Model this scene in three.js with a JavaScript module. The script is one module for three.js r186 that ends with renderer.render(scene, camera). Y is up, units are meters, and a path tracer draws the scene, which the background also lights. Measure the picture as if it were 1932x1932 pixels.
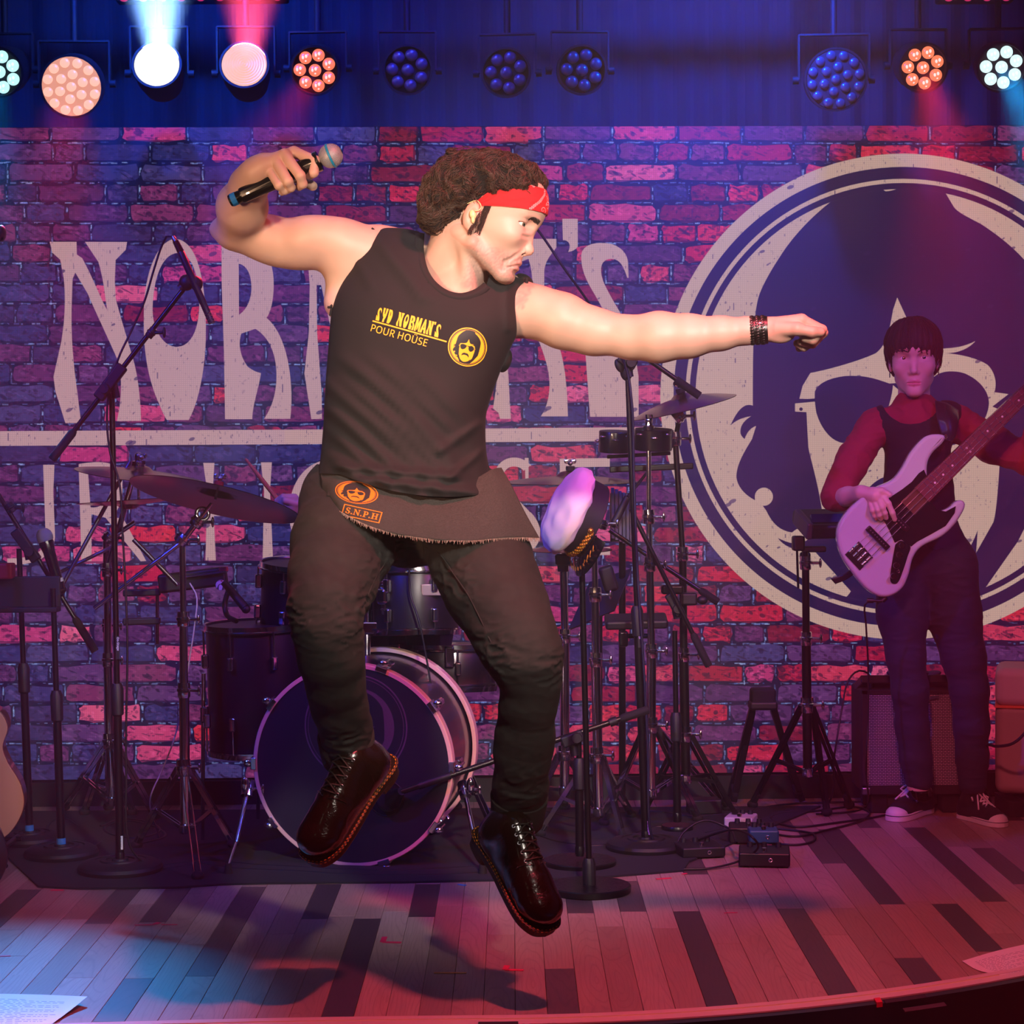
import * as THREE from 'three';
import { mergeGeometries, mergeVertices, toCreasedNormals } from 'three/addons/utils/BufferGeometryUtils.js';
import { RoundedBoxGeometry } from 'three/addons/geometries/RoundedBoxGeometry.js';
import { RectAreaLightUniformsLib } from 'three/addons/lights/RectAreaLightUniformsLib.js';
import { ImprovedNoise } from 'three/addons/math/ImprovedNoise.js';

// ---------------------------------------------------------------- camera, exposure, haze
RectAreaLightUniformsLib.init();
const scene = new THREE.Scene();
const EYE = 1.21, FOCAL = 3800;                       // eye height over the stage; focal length in pixels of the 1932 frame
const camera = new THREE.PerspectiveCamera(2 * Math.atan(966 / FOCAL) * 180 / Math.PI, 1, 0.05, 60);
camera.position.set(0, EYE, 0);
camera.rotation.order = 'YXZ';
camera.rotation.set(-Math.atan(106 / FOCAL), 0, -0.0065);
camera.updateMatrixWorld(true);
scene.background = new THREE.Color(0x000000);
scene.fog = new THREE.FogExp2(0xffffff, 0.016);       // stage haze
const renderer = new THREE.WebGLRenderer({ antialias: true });
renderer.toneMapping = THREE.LinearToneMapping;
renderer.toneMappingExposure = 1;
renderer.shadowMap.enabled = true;

// ---------------------------------------------------------------- lights of the stage, seen and added (fixtures are built further down)
// name, position, target, colour, candela, half angle in degrees, softness of the edge, lens radius in metres
const LIGHTS = [];
function spot(name, from, to, color, power, deg, penumbra, radius) {
  const l = new THREE.SpotLight(color, power, 0, deg * Math.PI / 180, penumbra, 2);
  l.name = name; l.position.set(...from); l.target.position.set(...to);
  l.castShadow = true; l.shadow.radius = radius / 0.02; l.shadow.mapSize.set(1024, 1024);
  l.shadow.camera.near = 0.05; l.shadow.camera.far = 20; l.shadow.bias = -0.0005;
  scene.add(l); scene.add(l.target); LIGHTS.push(l);
  return l;
}
const SCREEN_GLOW = 0.96, SCREEN_LIGHT = 0.03;
scene.fog.density = 0.0105;
// fixtures of the back row: pixel of the lens in the photograph, where the beam goes, colour, candela, half angle
const RIG_D = 6.6;
const RIG = [
  { kind: 'par', x: -2, y: 136, aim: [-1.25, 0, -4.5], c: 0x0098ff, lens: [0.55, 1.0, 1.0], cd: 90, deg: 13 },
  { kind: 'wash', x: 135, y: 163, aim: [-0.75, -0.6, -2.3], c: 0xff3c68, lens: [1.0, 0.52, 0.4], cd: 110, deg: 13 },
  { kind: 'head', x: 296, y: 123, up: [0.14, 0.62, 1.0], c: 0x80b4ff, lens: [1.0, 1.0, 1.0], cd: 4600, deg: 14 },
  { kind: 'head', x: 461, y: 123, up: [0.16, 0.62, 1.0], c: 0xff4868, lens: [1.0, 0.5, 0.36], cd: 1500, deg: 14 },
  { kind: 'par', x: 594, y: 133, aim: [-1.5, -0.6, -2.2], c: 0xff2440, lens: [1.0, 0.2, 0.1], cd: 60, deg: 14 },
  { kind: 'par', x: 769, y: 132 }, { kind: 'par', x: 955, y: 137 }, { kind: 'par', x: 1098, y: 132 },
  { kind: 'wash', x: 1577, y: 150 },
  { kind: 'par', x: 1742, y: 128, aim: [1.0, -0.6, -2.4], c: 0xff2c50, lens: [1.0, 0.22, 0.1], cd: 170, deg: 13 },
  { kind: 'par', x: 1890, y: 127, aim: [1.9, -0.6, -2.6], c: 0x00a4ff, lens: [0.72, 1.0, 1.0], cd: 300, deg: 13 },
];
// unseen lamps outside the picture, most of them added: label, position, target, colour, candela, half angle, softness, lens radius, glow of the lens
const UNSEEN_LAMPS = [
  ['white front spotlight hung before the stage', [0.6, 2.45, -1.5], [-0.02, 1.2, -4.55], 0xfff0e2, 54, 15.5, 0.5, 0.09, [1, 0.9, 0.8]],  // unseen key lamp added to light the singer from the front
  ['amber front spotlight hung low beside the stage', [-1.6, 1.5, -2.2], [-0.25, 1.45, -4.5], 0xffc49a, 20, 14, 0.5, 0.08, [1, 0.8, 0.6]],  // unseen fill put in for the raised arm and hand
  ['red front wash lamp over the stage lip', [0.5, 3.2, -3.3], [0.3, 0, -4.7], 0xff5468, 38, 34, 0.8, 0.08, [1, 0.3, 0.3]],
  ['pink front lamp turned to the bass player', [0.2, 2.9, -2.2], [1.25, 0.9, -6.5], 0xff6a80, 34, 14, 0.9, 0.08, [0.8, 0.2, 0.7]],
  ['blue side wash lamp high on the left', [-2.5, 3.0, -3.6], [0.1, 0.7, -6.7], 0x3440ff, 38, 26, 0.8, 0.08, [0.1, 0.3, 1]],  // added wash that lifts the dark drums with blue
  ['blue side wash lamp high on the right', [2.5, 3.0, -3.9], [-0.3, 0.7, -6.7], 0x2448ff, 28, 26, 0.8, 0.08, [0.1, 0.3, 1]],  // matching wash from the other side, added for the same blue lift
  ['pink side lamp high on the right', [2.3, 2.9, -3.3], [0.0, 0.75, -6.5], 0xff6a80, 24, 22, 0.8, 0.08, [1, 0.3, 0.5]],  // fill added to turn the hat and drums pinker
  ['blue lamp turned to the drape at the right', [0.75, 2.98, -6.1], [0.75, 2.35, -7.4], 0x0a48ff, 34, 48, 0.9, 0.04, [0.1, 0.3, 1]],
  ['blue lamp turned to the drape in the middle', [-0.25, 3.1, -6.0], [-0.3, 2.4, -7.4], 0x1428ff, 8, 48, 0.9, 0.04, [0.1, 0.3, 1]],  // added to deepen the blue at the top middle
  ['blue lamp turned to the drape at the left', [-1.1, 2.98, -6.1], [-1.1, 2.4, -7.4], 0x0a48ff, 18, 48, 0.9, 0.04, [0.1, 0.3, 1]],  // added for more blue round the white beam
];


// ---------------------------------------------------------------- random numbers and noise
let seed = 7;
function rnd() { seed = (seed * 1664525 + 1013904223) >>> 0; return seed / 4294967296; }
const rr = (a, b) => a + (b - a) * rnd();
const pick = (a) => a[Math.floor(rnd() * a.length)];
const perlin = new ImprovedNoise();
const nz = (x, y, z) => perlin.noise(x + 31.7, y + 17.3, z + 5.1);

// ---------------------------------------------------------------- vectors
const V = (x, y, z) => new THREE.Vector3(x, y, z);
const vv = (a) => (a.isVector3 ? a.clone() : V(...a));
// the point seen at pixel (px, py) of the photograph at a depth of d metres before the eye
const FWD = V(0, 0, -1).applyQuaternion(camera.quaternion);
function ray(px, py) { return V((px - 966) / FOCAL, (966 - py) / FOCAL, -1).applyQuaternion(camera.quaternion); }
function at(px, py, d) { const r = ray(px, py); return r.multiplyScalar(-d / r.z).add(camera.position); }   // d along -z
function onFloor(px, py, y = 0) { const r = ray(px, py); return r.multiplyScalar((y - EYE) / r.y).add(camera.position); }
const mPx = (d) => d / FOCAL;                         // metres per pixel at depth d

// ---------------------------------------------------------------- objects
const used = new Map();
function numbered(name) { const n = used.get(name) ?? 0; used.set(name, n + 1); return n ? name + '_' + String(n).padStart(3, '0') : name; }
function shade(o) { o.castShadow = true; o.receiveShadow = true; return o; }
function thing(name, label, category, base, group) {
  const o = new THREE.Group(); o.name = numbered(name); o.position.copy(vv(base)); scene.add(o);
  o.userData = { label, category }; if (group) o.userData.group = group;
  return o;
}
function baseOf(o) { const p = V(0, 0, 0); for (let k = o; k && k !== scene; k = k.parent) p.add(k.position); return p; }
// geometries given in world coordinates become one mesh under parent
function part(name, geos, material, parent, label) {
  const g = fuse(geos), b = baseOf(parent);
  g.translate(-b.x, -b.y, -b.z);
  const m = shade(new THREE.Mesh(g, material)); m.name = name; parent.add(m);
  if (label) m.userData.label = label;
  return m;
}
function struct(name, geos, material) {
  const m = shade(new THREE.Mesh(fuse(geos), material)); m.name = numbered(name); m.userData = { kind: 'structure' }; scene.add(m);
  return m;
}
function single(name, label, category, geos, material, group) {
  const g = fuse(geos); g.computeBoundingBox(); const c = g.boundingBox.getCenter(V()); c.y = g.boundingBox.min.y; g.translate(-c.x, -c.y, -c.z);
  const m = shade(new THREE.Mesh(g, material)); m.name = numbered(name); m.position.copy(c); scene.add(m);
  m.userData = { label, category }; if (group) m.userData.group = group;
  return m;
}
function copyOf(o, pos, label, turn) {
  const c = o.clone(); c.name = numbered(o.name.replace(/_\d{3}$/, '')); c.userData = { ...o.userData }; c.position.copy(vv(pos)); if (turn !== undefined) c.rotation.y = turn;
  if (label) c.userData.label = label; scene.add(c); return c;
}
function fuse(geos) {
  const list = (Array.isArray(geos) ? geos.flat(9) : [geos]).filter(Boolean).map((g) => {
    let h = g.clone();
    if (!h.index) { const n = h.attributes.position.count, a = new Uint32Array(n); for (let i = 0; i < n; i++) a[i] = i; h.setIndex(new THREE.BufferAttribute(a, 1)); }
    for (const k of Object.keys(h.attributes)) if (!['position', 'normal', 'uv'].includes(k)) h.deleteAttribute(k);
    if (!h.attributes.normal) h.computeVertexNormals();
    if (!h.attributes.uv) h.setAttribute('uv', new THREE.BufferAttribute(new Float32Array(h.attributes.position.count * 2), 2));
    h.morphAttributes = {}; h.clearGroups();
    return h;
  });
  return list.length === 1 ? list[0] : mergeGeometries(list);
}

// ---------------------------------------------------------------- shapes (all return geometry in world coordinates)
function frame(a, b) {      // matrix whose y axis runs from a to b, at a
  const y = vv(b).sub(vv(a)).normalize(), q = new THREE.Quaternion().setFromUnitVectors(V(0, 1, 0), y);
  return new THREE.Matrix4().compose(vv(a), q, V(1, 1, 1));
}
function rod(a, b, r1, r2 = r1, seg = 12) {
  const len = vv(a).distanceTo(vv(b));
  return new THREE.CylinderGeometry(r2, r1, len, seg).translate(0, len / 2, 0).applyMatrix4(frame(a, b));
}
function tube(points, r, seg = 24, rad = 8, closed = false, type = 'centripetal') {
  return new THREE.TubeGeometry(new THREE.CatmullRomCurve3(points.map(vv), closed, type), seg, r, rad, closed);
}
function lathe(profile, a, b, seg = 32) {   // profile [[radius, along], ...] turned about the line a -> b, along measured from a in metres
  return new THREE.LatheGeometry(profile.map(([r, y]) => new THREE.Vector2(Math.max(r, 0.00001), y)), seg).applyMatrix4(frame(a, b));
}
function creased(g, ang = 0.6) { return toCreasedNormals(g.index ? g.toNonIndexed() : g, ang); }
function turned(profile, a, b, seg = 32, ang = 0.6) { return creased(lathe(profile, a, b, seg), ang); }
function box(c, s, e = [0, 0, 0], r = 0) {
  const g = r > 0 ? new RoundedBoxGeometry(s[0], s[1], s[2], 2, Math.min(r, Math.min(...s) * 0.49)) : new THREE.BoxGeometry(...s);
  return g.applyMatrix4(new THREE.Matrix4().compose(vv(c), new THREE.Quaternion().setFromEuler(new THREE.Euler(...e, 'YXZ')), V(1, 1, 1)));
}
function bar(a, b, w, t, up = [0, 1, 0], r = 0) {    // box from a to b, w across, t along the up hint
  const z = vv(b).sub(vv(a)), len = z.length(); z.normalize();
  const x = vv(up).cross(z).normalize(), y = z.clone().cross(x);
  const m = new THREE.Matrix4().makeBasis(x, y, z).setPosition(vv(a).add(vv(b)).multiplyScalar(0.5));
  const g = r > 0 ? new RoundedBoxGeometry(w, t, len, 2, r) : new THREE.BoxGeometry(w, t, len);
  return g.applyMatrix4(m);
}
function ball(c, r, sx = 16, sy = 12) { return new THREE.SphereGeometry(r, sx, sy).translate(...vv(c).toArray()); }
function ell(c, r, e = [0, 0, 0], sx = 20, sy = 14) { return new THREE.SphereGeometry(1, sx, sy).applyMatrix4(new THREE.Matrix4().compose(vv(c), new THREE.Quaternion().setFromEuler(new THREE.Euler(...e)), V(...r))); }
function ring(c, n, R, r, seg = 40, rad = 10) { return new THREE.TorusGeometry(R, r, rad, seg).applyMatrix4(new THREE.Matrix4().compose(vv(c), new THREE.Quaternion().setFromUnitVectors(V(0, 0, 1), vv(n).normalize()), V(1, 1, 1))); }
function extrude(shape, depth, bevel = 0, seg = 2, curve = 12) { return new THREE.ExtrudeGeometry(shape, { depth, bevelEnabled: bevel > 0, bevelSize: bevel, bevelThickness: bevel, bevelSegments: seg, bevelOffset: -bevel, curveSegments: curve }); }
function polyShape(pts) { const s = new THREE.Shape(); pts.forEach((p, i) => (i ? s.lineTo(p[0], p[1]) : s.moveTo(p[0], p[1]))); s.closePath(); return s; }
function smoothShape(pts) { const c = new THREE.SplineCurve([...pts, pts[0]].map((p) => new THREE.Vector2(p[0], p[1]))); const s = new THREE.Shape(); c.getPoints(pts.length * 6).forEach((p, i) => (i ? s.lineTo(p.x, p.y) : s.moveTo(p.x, p.y))); return s; }
const lerp3 = (a, b, t) => vv(a).lerp(vv(b), t);

// ---------------------------------------------------------------- textures
function canvasTex(w, h, draw, srgb = true, repeat = true) {
  const c = document.createElement('canvas'); c.width = w; c.height = h; const g = c.getContext('2d'); draw(g, w, h);
  const t = new THREE.CanvasTexture(c); if (srgb) t.colorSpace = THREE.SRGBColorSpace; if (repeat) t.wrapS = t.wrapT = THREE.RepeatWrapping;
  return t;
}
const rgb = (a, k = 1) => 'rgb(' + a.map((x) => Math.max(0, Math.min(255, Math.round(x * k)))).join(',') + ')';
const rgba = (a, o) => 'rgba(' + a.map((x) => Math.round(x)).join(',') + ',' + o + ')';
function grainTex(n, lo, hi, scale, octaves = 3, srgb = false) {    // tiling grey noise between lo and hi
  const data = new Uint8Array(n * n * 4);
  for (let y = 0; y < n; y++) for (let x = 0; x < n; x++) {
    let s = 0, a = 1, t = 0;
    const u = x / n * Math.PI * 2, w = y / n * Math.PI * 2;
    for (let o = 0; o < octaves; o++) { const f = scale * 2 ** o; s += a * nz(Math.cos(u) * f, Math.sin(u) * f + Math.cos(w) * f, Math.sin(w) * f); t += a; a *= 0.6; }
    const v = lo + (hi - lo) * Math.max(0, Math.min(1, 0.5 + s / t * 0.9));
    data.set([v, v, v, 255], (y * n + x) * 4);
  }
  const tx = new THREE.DataTexture(data, n, n); tx.wrapS = tx.wrapT = THREE.RepeatWrapping; tx.magFilter = THREE.LinearFilter; tx.needsUpdate = true; if (srgb) tx.colorSpace = THREE.SRGBColorSpace;
  return tx;
}
function rep(t, u, v = u) { const c = t.clone(); c.repeat.set(u, v); c.needsUpdate = true; return c; }
const std = (color, roughness = 0.6, metalness = 0, more = {}) => new THREE.MeshStandardMaterial({ color, roughness, metalness, ...more });
const phy = (color, roughness = 0.6, metalness = 0, more = {}) => new THREE.MeshPhysicalMaterial({ color, roughness, metalness, ...more });
const NOISE = grainTex(128, 0, 255, 3, 4), FINE = grainTex(128, 0, 255, 9, 3);
const M = {
  blackMetal: std(0x0b0b0e, 0.42, 0.3, { roughnessMap: rep(grainTex(64, 150, 255, 3), 3) }),
  blackPlastic: std(0x0c0c0e, 0.55, 0, { }),
  rubber: std(0x09090a, 0.85, 0, { }),
  chrome: std(0xd8d8dc, 0.12, 1),
  steel: std(0x9a9aa2, 0.28, 1),
  cable: std(0x08080a, 0.5),
  blueTape: std(0x0a6fb4, 0.7), whiteLabel: std(0xd8d4d0, 0.6), redTape: std(0xd0103c, 0.7),
  castIron: std(0x0d0d10, 0.6, 0.2, { }),
};
// ================================================================ the room
const WALL_D = 7.05, WALL_YAW = 0.0256;
const wallN = V(Math.sin(WALL_YAW), 0, Math.cos(WALL_YAW)), wallX = V(Math.cos(WALL_YAW), 0, -Math.sin(WALL_YAW));
const wallO = V(0, 0, -WALL_D);
function onWall(px, py, off = 0) {
  const r = ray(px, py), o = wallO.clone().addScaledVector(wallN, off);
  return r.multiplyScalar(o.clone().sub(camera.position).dot(wallN) / r.dot(wallN)).add(camera.position);
}
const wallUV = (px, py) => { const p = onWall(px, py).sub(wallO); return [p.dot(wallX), p.y]; };

const blackDrape = std(0x2e2e36, 0.95, 0, { });
const blackPaint = std(0x0b0b10, 0.85);
// dark room shell round stage and audience
struct('wall_back', box([0, 1.2, -7.75], [9.4, 5, 0.2]), blackPaint);
struct('wall_left', box([-4.6, 1.2, -1.4], [0.2, 5, 12.9]), blackPaint);
struct('wall_right', box([4.6, 1.2, -1.4], [0.2, 5, 12.9]), blackPaint);
struct('wall_front', box([0, 1.2, 4.95], [9.4, 5, 0.2]), blackPaint);
struct('ceiling', box([0, 3.8, -1.4], [9.4, 0.2, 12.9]), blackPaint);
struct('floor', box([0, -0.75, -1.4], [9.4, 0.3, 12.9]), std(0x14121a, 0.9, 0, { }));
{ // pleated black masking drape above and behind the screen
  const pts = []; for (let i = 0; i <= 600; i++) { const x = -4.45 + 8.9 * i / 600; pts.push([x, -7.5 + 0.016 * Math.sin(i * 0.72 + 2 * Math.sin(i * 0.05))]); }
  const s = new THREE.Shape(); pts.forEach((p, i) => (i ? s.lineTo(p[0], -p[1]) : s.moveTo(p[0], -p[1]))); for (let i = 600; i >= 0; i--) s.lineTo(pts[i][0], -pts[i][1] + 0.02);
  struct('backdrop', extrude(s, 3.6).rotateX(-Math.PI / 2).translate(0, 0.08, 0), blackDrape);
}

// ================================================================ stage deck: dark and pale strips of wood laid towards the back wall
const DECK_TOP = 0, STRIP = 0.07;
const edgeZ = (x) => { const a = Math.min(Math.max(x + 0.05, 0), 1.75), l = Math.max(0, -x - 0.05); return -4.315 - a * a / 4.04 - (Math.max(x + 0.05, 0) - a) * 0.87 + 0.05 * Math.min(l, 2.4) * Math.min(1, l); };   // front edge, curving back to the right
{
  const outline = [[-4.4, -7.7], [4.4, -7.7]]; for (let i = 0; i <= 60; i++) { const x = 4.4 - 8.8 * i / 60; outline.push([x, edgeZ(x) + 0.055]); }
  const s = polyShape(outline.map(([x, z]) => [x, -z]));
  struct('stage_platform', extrude(s, 0.58, 0.004).rotateX(-Math.PI / 2).translate(0, -0.6, 0), std(0x08080a, 0.6, 0, { }));
}
function woodTex(base, dark, streak) {
  return canvasTex(256, 1024, (g, w, h) => {
    g.fillStyle = rgb(base); g.fillRect(0, 0, w, h);
    const cx = w * rr(0.2, 0.8), cy = h * rr(0.2, 0.8), px = rr(0, 50);
    const im = g.getImageData(0, 0, w, h), d = im.data;
    for (let y = 0; y < h; y++) for (let x = 0; x < w; x++) {
      const u = x / w, v = y / h;
      const e = Math.hypot((x - cx) / 46, (y - cy) / 330);                       // cathedral rings round a heart off the middle
      const wob = nz(u * 3 + px, v * 2.5, 0.3) * 1.5 + nz(u * 8 + px, v * 7, 2.3) * 0.35;
      let k = 1 - 0.2 * Math.pow(Math.max(0, Math.sin((e * 2.7 + wob) * 6.0)), 5) * streak;
      k *= 1 - 0.3 * Math.max(0, nz(x * 0.55 + px, y * 0.011, 4.4)) * streak;
      k *= 1 + 0.12 * nz(u * 2 + px, v * 3, 9.1);
      const i = (y * w + x) * 4;
      for (let c = 0; c < 3; c++) d[i + c] = (base[c] * k + dark[c] * (1 - k));
    }
    g.putImageData(im, 0, 0);
  });
}
const plankMats = { pale: [], dark: [] };
for (const b of [[154, 126, 114], [144, 115, 102], [162, 134, 122], [138, 110, 98], [150, 118, 106]]) plankMats.pale.push(std(0xffffff, 0.42, 0, { map: woodTex(b, [86, 58, 50], 1) }));
for (const b of [[74, 58, 58], [62, 48, 50], [88, 70, 68]]) plankMats.dark.push(std(0xffffff, 0.45, 0, { map: woodTex(b, [30, 20, 22], 1) }));
function plankGeo(x0, x1, zb, zfL, zfR) {      // top y = 0, 12 mm thick, chamfered; back end straight, front end may be cut on the slant
  const c = 0.0008, t = 0.012, g = new THREE.BufferGeometry();
  const P = [[x0, zfL], [x1, zfR], [x1, zb], [x0, zb]], I = [[x0 + c, zfL - c], [x1 - c, zfR - c], [x1 - c, zb + c], [x0 + c, zb + c]];
  const v = [], ix = [], uv = [], ou = rnd(), ov = rnd();
  const add = (p, y) => { v.push(p[0], y, p[1]); uv.push((p[0] - x0) / STRIP * 0.5 + ou, -p[1] / 0.85 + ov); return v.length / 3 - 1; };
  const top = I.map((p) => add(p, 0)); ix.push(top[0], top[1], top[2], top[0], top[2], top[3]);
  for (let k = 0; k < 4; k++) {
    const n = (k + 1) % 4, a = add(I[k], 0), b = add(I[n], 0), e = add(P[k], -c), f = add(P[n], -c); ix.push(a, e, f, a, f, b);
    const e2 = add(P[k], -c), f2 = add(P[n], -c), h = add(P[k], -t), q = add(P[n], -t); ix.push(e2, h, q, e2, q, f2);
  }
  g.setAttribute('position', new THREE.Float32BufferAttribute(v, 3)); g.setAttribute('uv', new THREE.Float32BufferAttribute(uv, 2)); g.setIndex(ix); g.computeVertexNormals();
  return g;
}
{
  // dark strips read off the photograph: [x, y of the back end, x, y of the front end]
  const DARK = [[92, 1678, -60, 1790], [233, 1676, 176, 1743], [332, 1668, 278, 1740], [474, 1673, 362, 1842], [615, 1668, 588, 1734], [243, 1846, 177, 1928], [688, 1733, 628, 1950], [805, 1668, 793, 1730],
    [1057, 1827, 1064, 1950], [1086, 1690, 1098, 1723], [1180, 1662, 1196, 1720], [1302, 1719, 1378, 1907], [1503, 1714, 1617, 1883], [1804, 1705, 1894, 1795], [1740, 1807, 1787, 1865], [1740, 1561, 1900, 1701],
    [1577, 1564, 1703, 1706], [1534, 1569, 1584, 1629], [1621, 1535, 1649, 1562], [1440, 1530, 1478, 1566], [1838, 1600, 1932, 1668], [1890, 1522, 1932, 1548], [1285, 1612, 1302, 1650]];
  const darkAt = new Map();
  for (const [xa, ya, xb, yb] of DARK) {
    const a = onFloor(xa, ya), b = onFloor(xb, yb), k = Math.round((a.x + b.x) / 2 / STRIP - 0.5);
    if (!darkAt.has(k)) darkAt.set(k, []);
    darkAt.get(k).push([a.z, b.z]);
  }
  const deck = new THREE.Group(); deck.name = 'floor_stage'; deck.userData = { kind: 'structure' }; scene.add(deck);
  const strip = (k, zb, zf, dark) => {
    if (zf - zb < 0.02) return;
    const x0 = k * STRIP + 0.0004, x1 = (k + 1) * STRIP - 0.0004;
    const g = plankGeo(x0, x1, zb + 0.0004, Math.min(zf, edgeZ(x0)) - 0.0004, Math.min(zf, edgeZ(x1)) - 0.0004);
    part('plank', g, pick(dark ? plankMats.dark : plankMats.pale), deck);
  };
  for (let k = -33; k < 33; k++) {
    const xm = (k + 0.5) * STRIP, front = edgeZ(xm) + 0.03, dl = (darkAt.get(k) ?? []).sort((p, q) => p[0] - q[0]);
    let z = -7.35 + rr(0, 0.2);
    const fill = (to) => { while (to - z > 0.01) { let n = z + rr(0.75, 1.25); if (to - n < 0.25) n = to; strip(k, z, n, Math.abs(xm) > 1.7 && rnd() < 0.16); z = n; } };
    for (const [a, b] of dl) { const aa = Math.max(a, z); if (b - aa < 0.03) continue; fill(aa); z = aa; const bb = Math.min(b, front); strip(k, aa, bb, true); z = bb; }
    fill(front);
  }
}
// clear edging with a glowing orange line let into the curved lip, black nosing below
{
  const lip = (o0, o1, y0, y1, x0 = -2.3, x1 = 2.4, n = 64) => {
    const g = new THREE.BufferGeometry(), v = [], ix = [];
    for (let i = 0; i <= n; i++) { const x = x0 + (x1 - x0) * i / n, z = edgeZ(x); v.push(x, y1, z + o0, x, y1, z + o1, x, y0, z + o1, x, y0, z + o0); if (i) for (let s = 0; s < 4; s++) { const a = (i - 1) * 4 + s, b = (i - 1) * 4 + (s + 1) % 4; ix.push(a, b, b + 4, a, b + 4, a + 4); } }
    ix.push(0, 3, 2, 0, 2, 1); const e = n * 4; ix.push(e, e + 1, e + 2, e, e + 2, e + 3);
    g.setAttribute('position', new THREE.Float32BufferAttribute(v, 3)); g.setIndex(ix); return creased(g, 0.5);
  };
  const edge = thing('stage_edge_strip', 'pale curved edging along the front lip of the stage with a glowing orange line', 'edging', [0, 0, -4.4]);
  part('edging', [lip(0.001, 0.026, -0.012, 0.004), lip(0.034, 0.07, -0.012, 0.004)], std(0xc9b4b0, 0.3, 0, { }), edge);
  part('light_line', lip(0.0265, 0.0335, -0.01, 0.002), std(0x331008, 0.5, 0, { emissive: 0xff7040, emissiveIntensity: 0.85 }), edge);
  part('nosing', lip(0.071, 0.1, -0.09, 0.001), std(0x0c0c12, 0.4), edge);
  for (const [px, py, w] of [[1708, 1884, 0.1], [940, 1931, 0.085], [1745, 1900, 0.1]]) {
    const p = onFloor(px, py, 0.005), a = p.x - w / 2, b = p.x + w / 2, o = p.z - edgeZ(p.x);
    part('tape_patch', lip(o - 0.014, o + 0.014, 0.0035, 0.0052, a, b, 6), std(0x241c26, 0.8), edge);
  }
  part('tape_patch', lip(0.066, 0.102, -0.006, 0.0054, onFloor(1670, 1912).x - 0.006, onFloor(1670, 1912).x + 0.008, 3), M.redTape, edge, 'red tape patch');
  for (const x of [-0.7, 0, 0.7]) { const l = new THREE.RectAreaLight(0xff6030, 0.5, 0.7, 0.008); l.name = 'edge_line_light'; l.position.set(x, 0.012, edgeZ(x) + 0.03); l.rotation.x = -Math.PI / 2; l.rotation.x = Math.PI / 2; scene.add(l); }
}

// ================================================================ the video wall
const EMBLEM = {
  hair: 'M1296 215 C1130 215 1000 255 930 305 C800 400 700 520 650 600 C590 690 560 750 540 800 C505 900 505 1100 505 1385 C470 1370 430 1390 388 1487 C420 1455 460 1445 498 1438 C460 1460 435 1490 440 1530 C445 1545 455 1555 462 1558 C470 1530 490 1500 522 1490 L500 1560 C450 1640 418 1700 418 1760 C425 1810 460 1850 515 1880 L515 1853 L575 1935 C610 2010 650 2040 710 2050 C740 2020 790 2010 810 2070 C760 2130 700 2110 636 2080 C680 2140 760 2150 830 2150 L1020 2360 C990 2410 950 2420 920 2432 C1060 2460 1500 2470 1690 2400 L1900 2100 L2100 1700 C2110 1400 2110 1000 2050 800 C1980 660 1900 560 1700 430 C1640 400 1580 370 1560 345 L1510 262 C1460 230 1400 215 1296 215 Z',
  face: 'M1262 815 L1322 945 C1400 1100 1450 1090 1520 1082 C1600 1078 1640 1060 1675 1043 C1640 1085 1580 1110 1510 1108 C1600 1110 1700 1140 1740 1170 C1780 1210 1790 1270 1775 1312 L1850 1322 L1765 1388 L1820 1412 L1800 1750 C1790 1900 1780 1980 1770 2000 L1680 2160 L1688 2040 C1650 2150 1560 2300 1300 2350 C1150 2330 1060 2250 1000 2180 L868 1940 C850 1800 800 1640 795 1600 L785 1418 L725 1415 L725 1372 L832 1362 L832 1350 L748 1348 L765 1280 L806 1212 C900 1195 1060 1150 1150 1108 C1210 1060 1220 990 1240 880 Z',
  glasses: 'M830 1310 C850 1260 920 1235 1000 1228 C1100 1222 1170 1250 1222 1268 L1300 1262 L1450 1240 C1480 1200 1560 1195 1620 1215 C1700 1250 1745 1310 1746 1370 C1740 1470 1660 1560 1560 1590 C1480 1590 1400 1500 1385 1400 L1370 1300 L1270 1300 L1240 1275 C1235 1330 1220 1390 1200 1430 C1150 1520 1060 1580 1000 1580 C920 1585 860 1500 838 1420 C830 1380 828 1340 830 1310 Z',
  tache: 'M1100 1830 C1180 1740 1240 1740 1300 1770 C1360 1740 1430 1740 1500 1830 C1540 1880 1560 1950 1540 2000 C1480 1900 1380 1880 1300 1880 C1220 1880 1120 1900 1060 2000 C1050 1930 1060 1870 1100 1830 Z',
};
const brickPal = { red: [[186, 28, 62], [160, 24, 58], [205, 42, 66], [140, 22, 56], [196, 52, 84], [120, 20, 52]], plum: [[92, 38, 92], [76, 38, 90], [108, 40, 88], [118, 44, 92], [86, 48, 104]], slate: [[52, 46, 104], [43, 42, 100], [62, 54, 110], [49, 38, 90]], pink: [[196, 62, 112], [214, 82, 124], [180, 50, 110]] };
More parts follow.
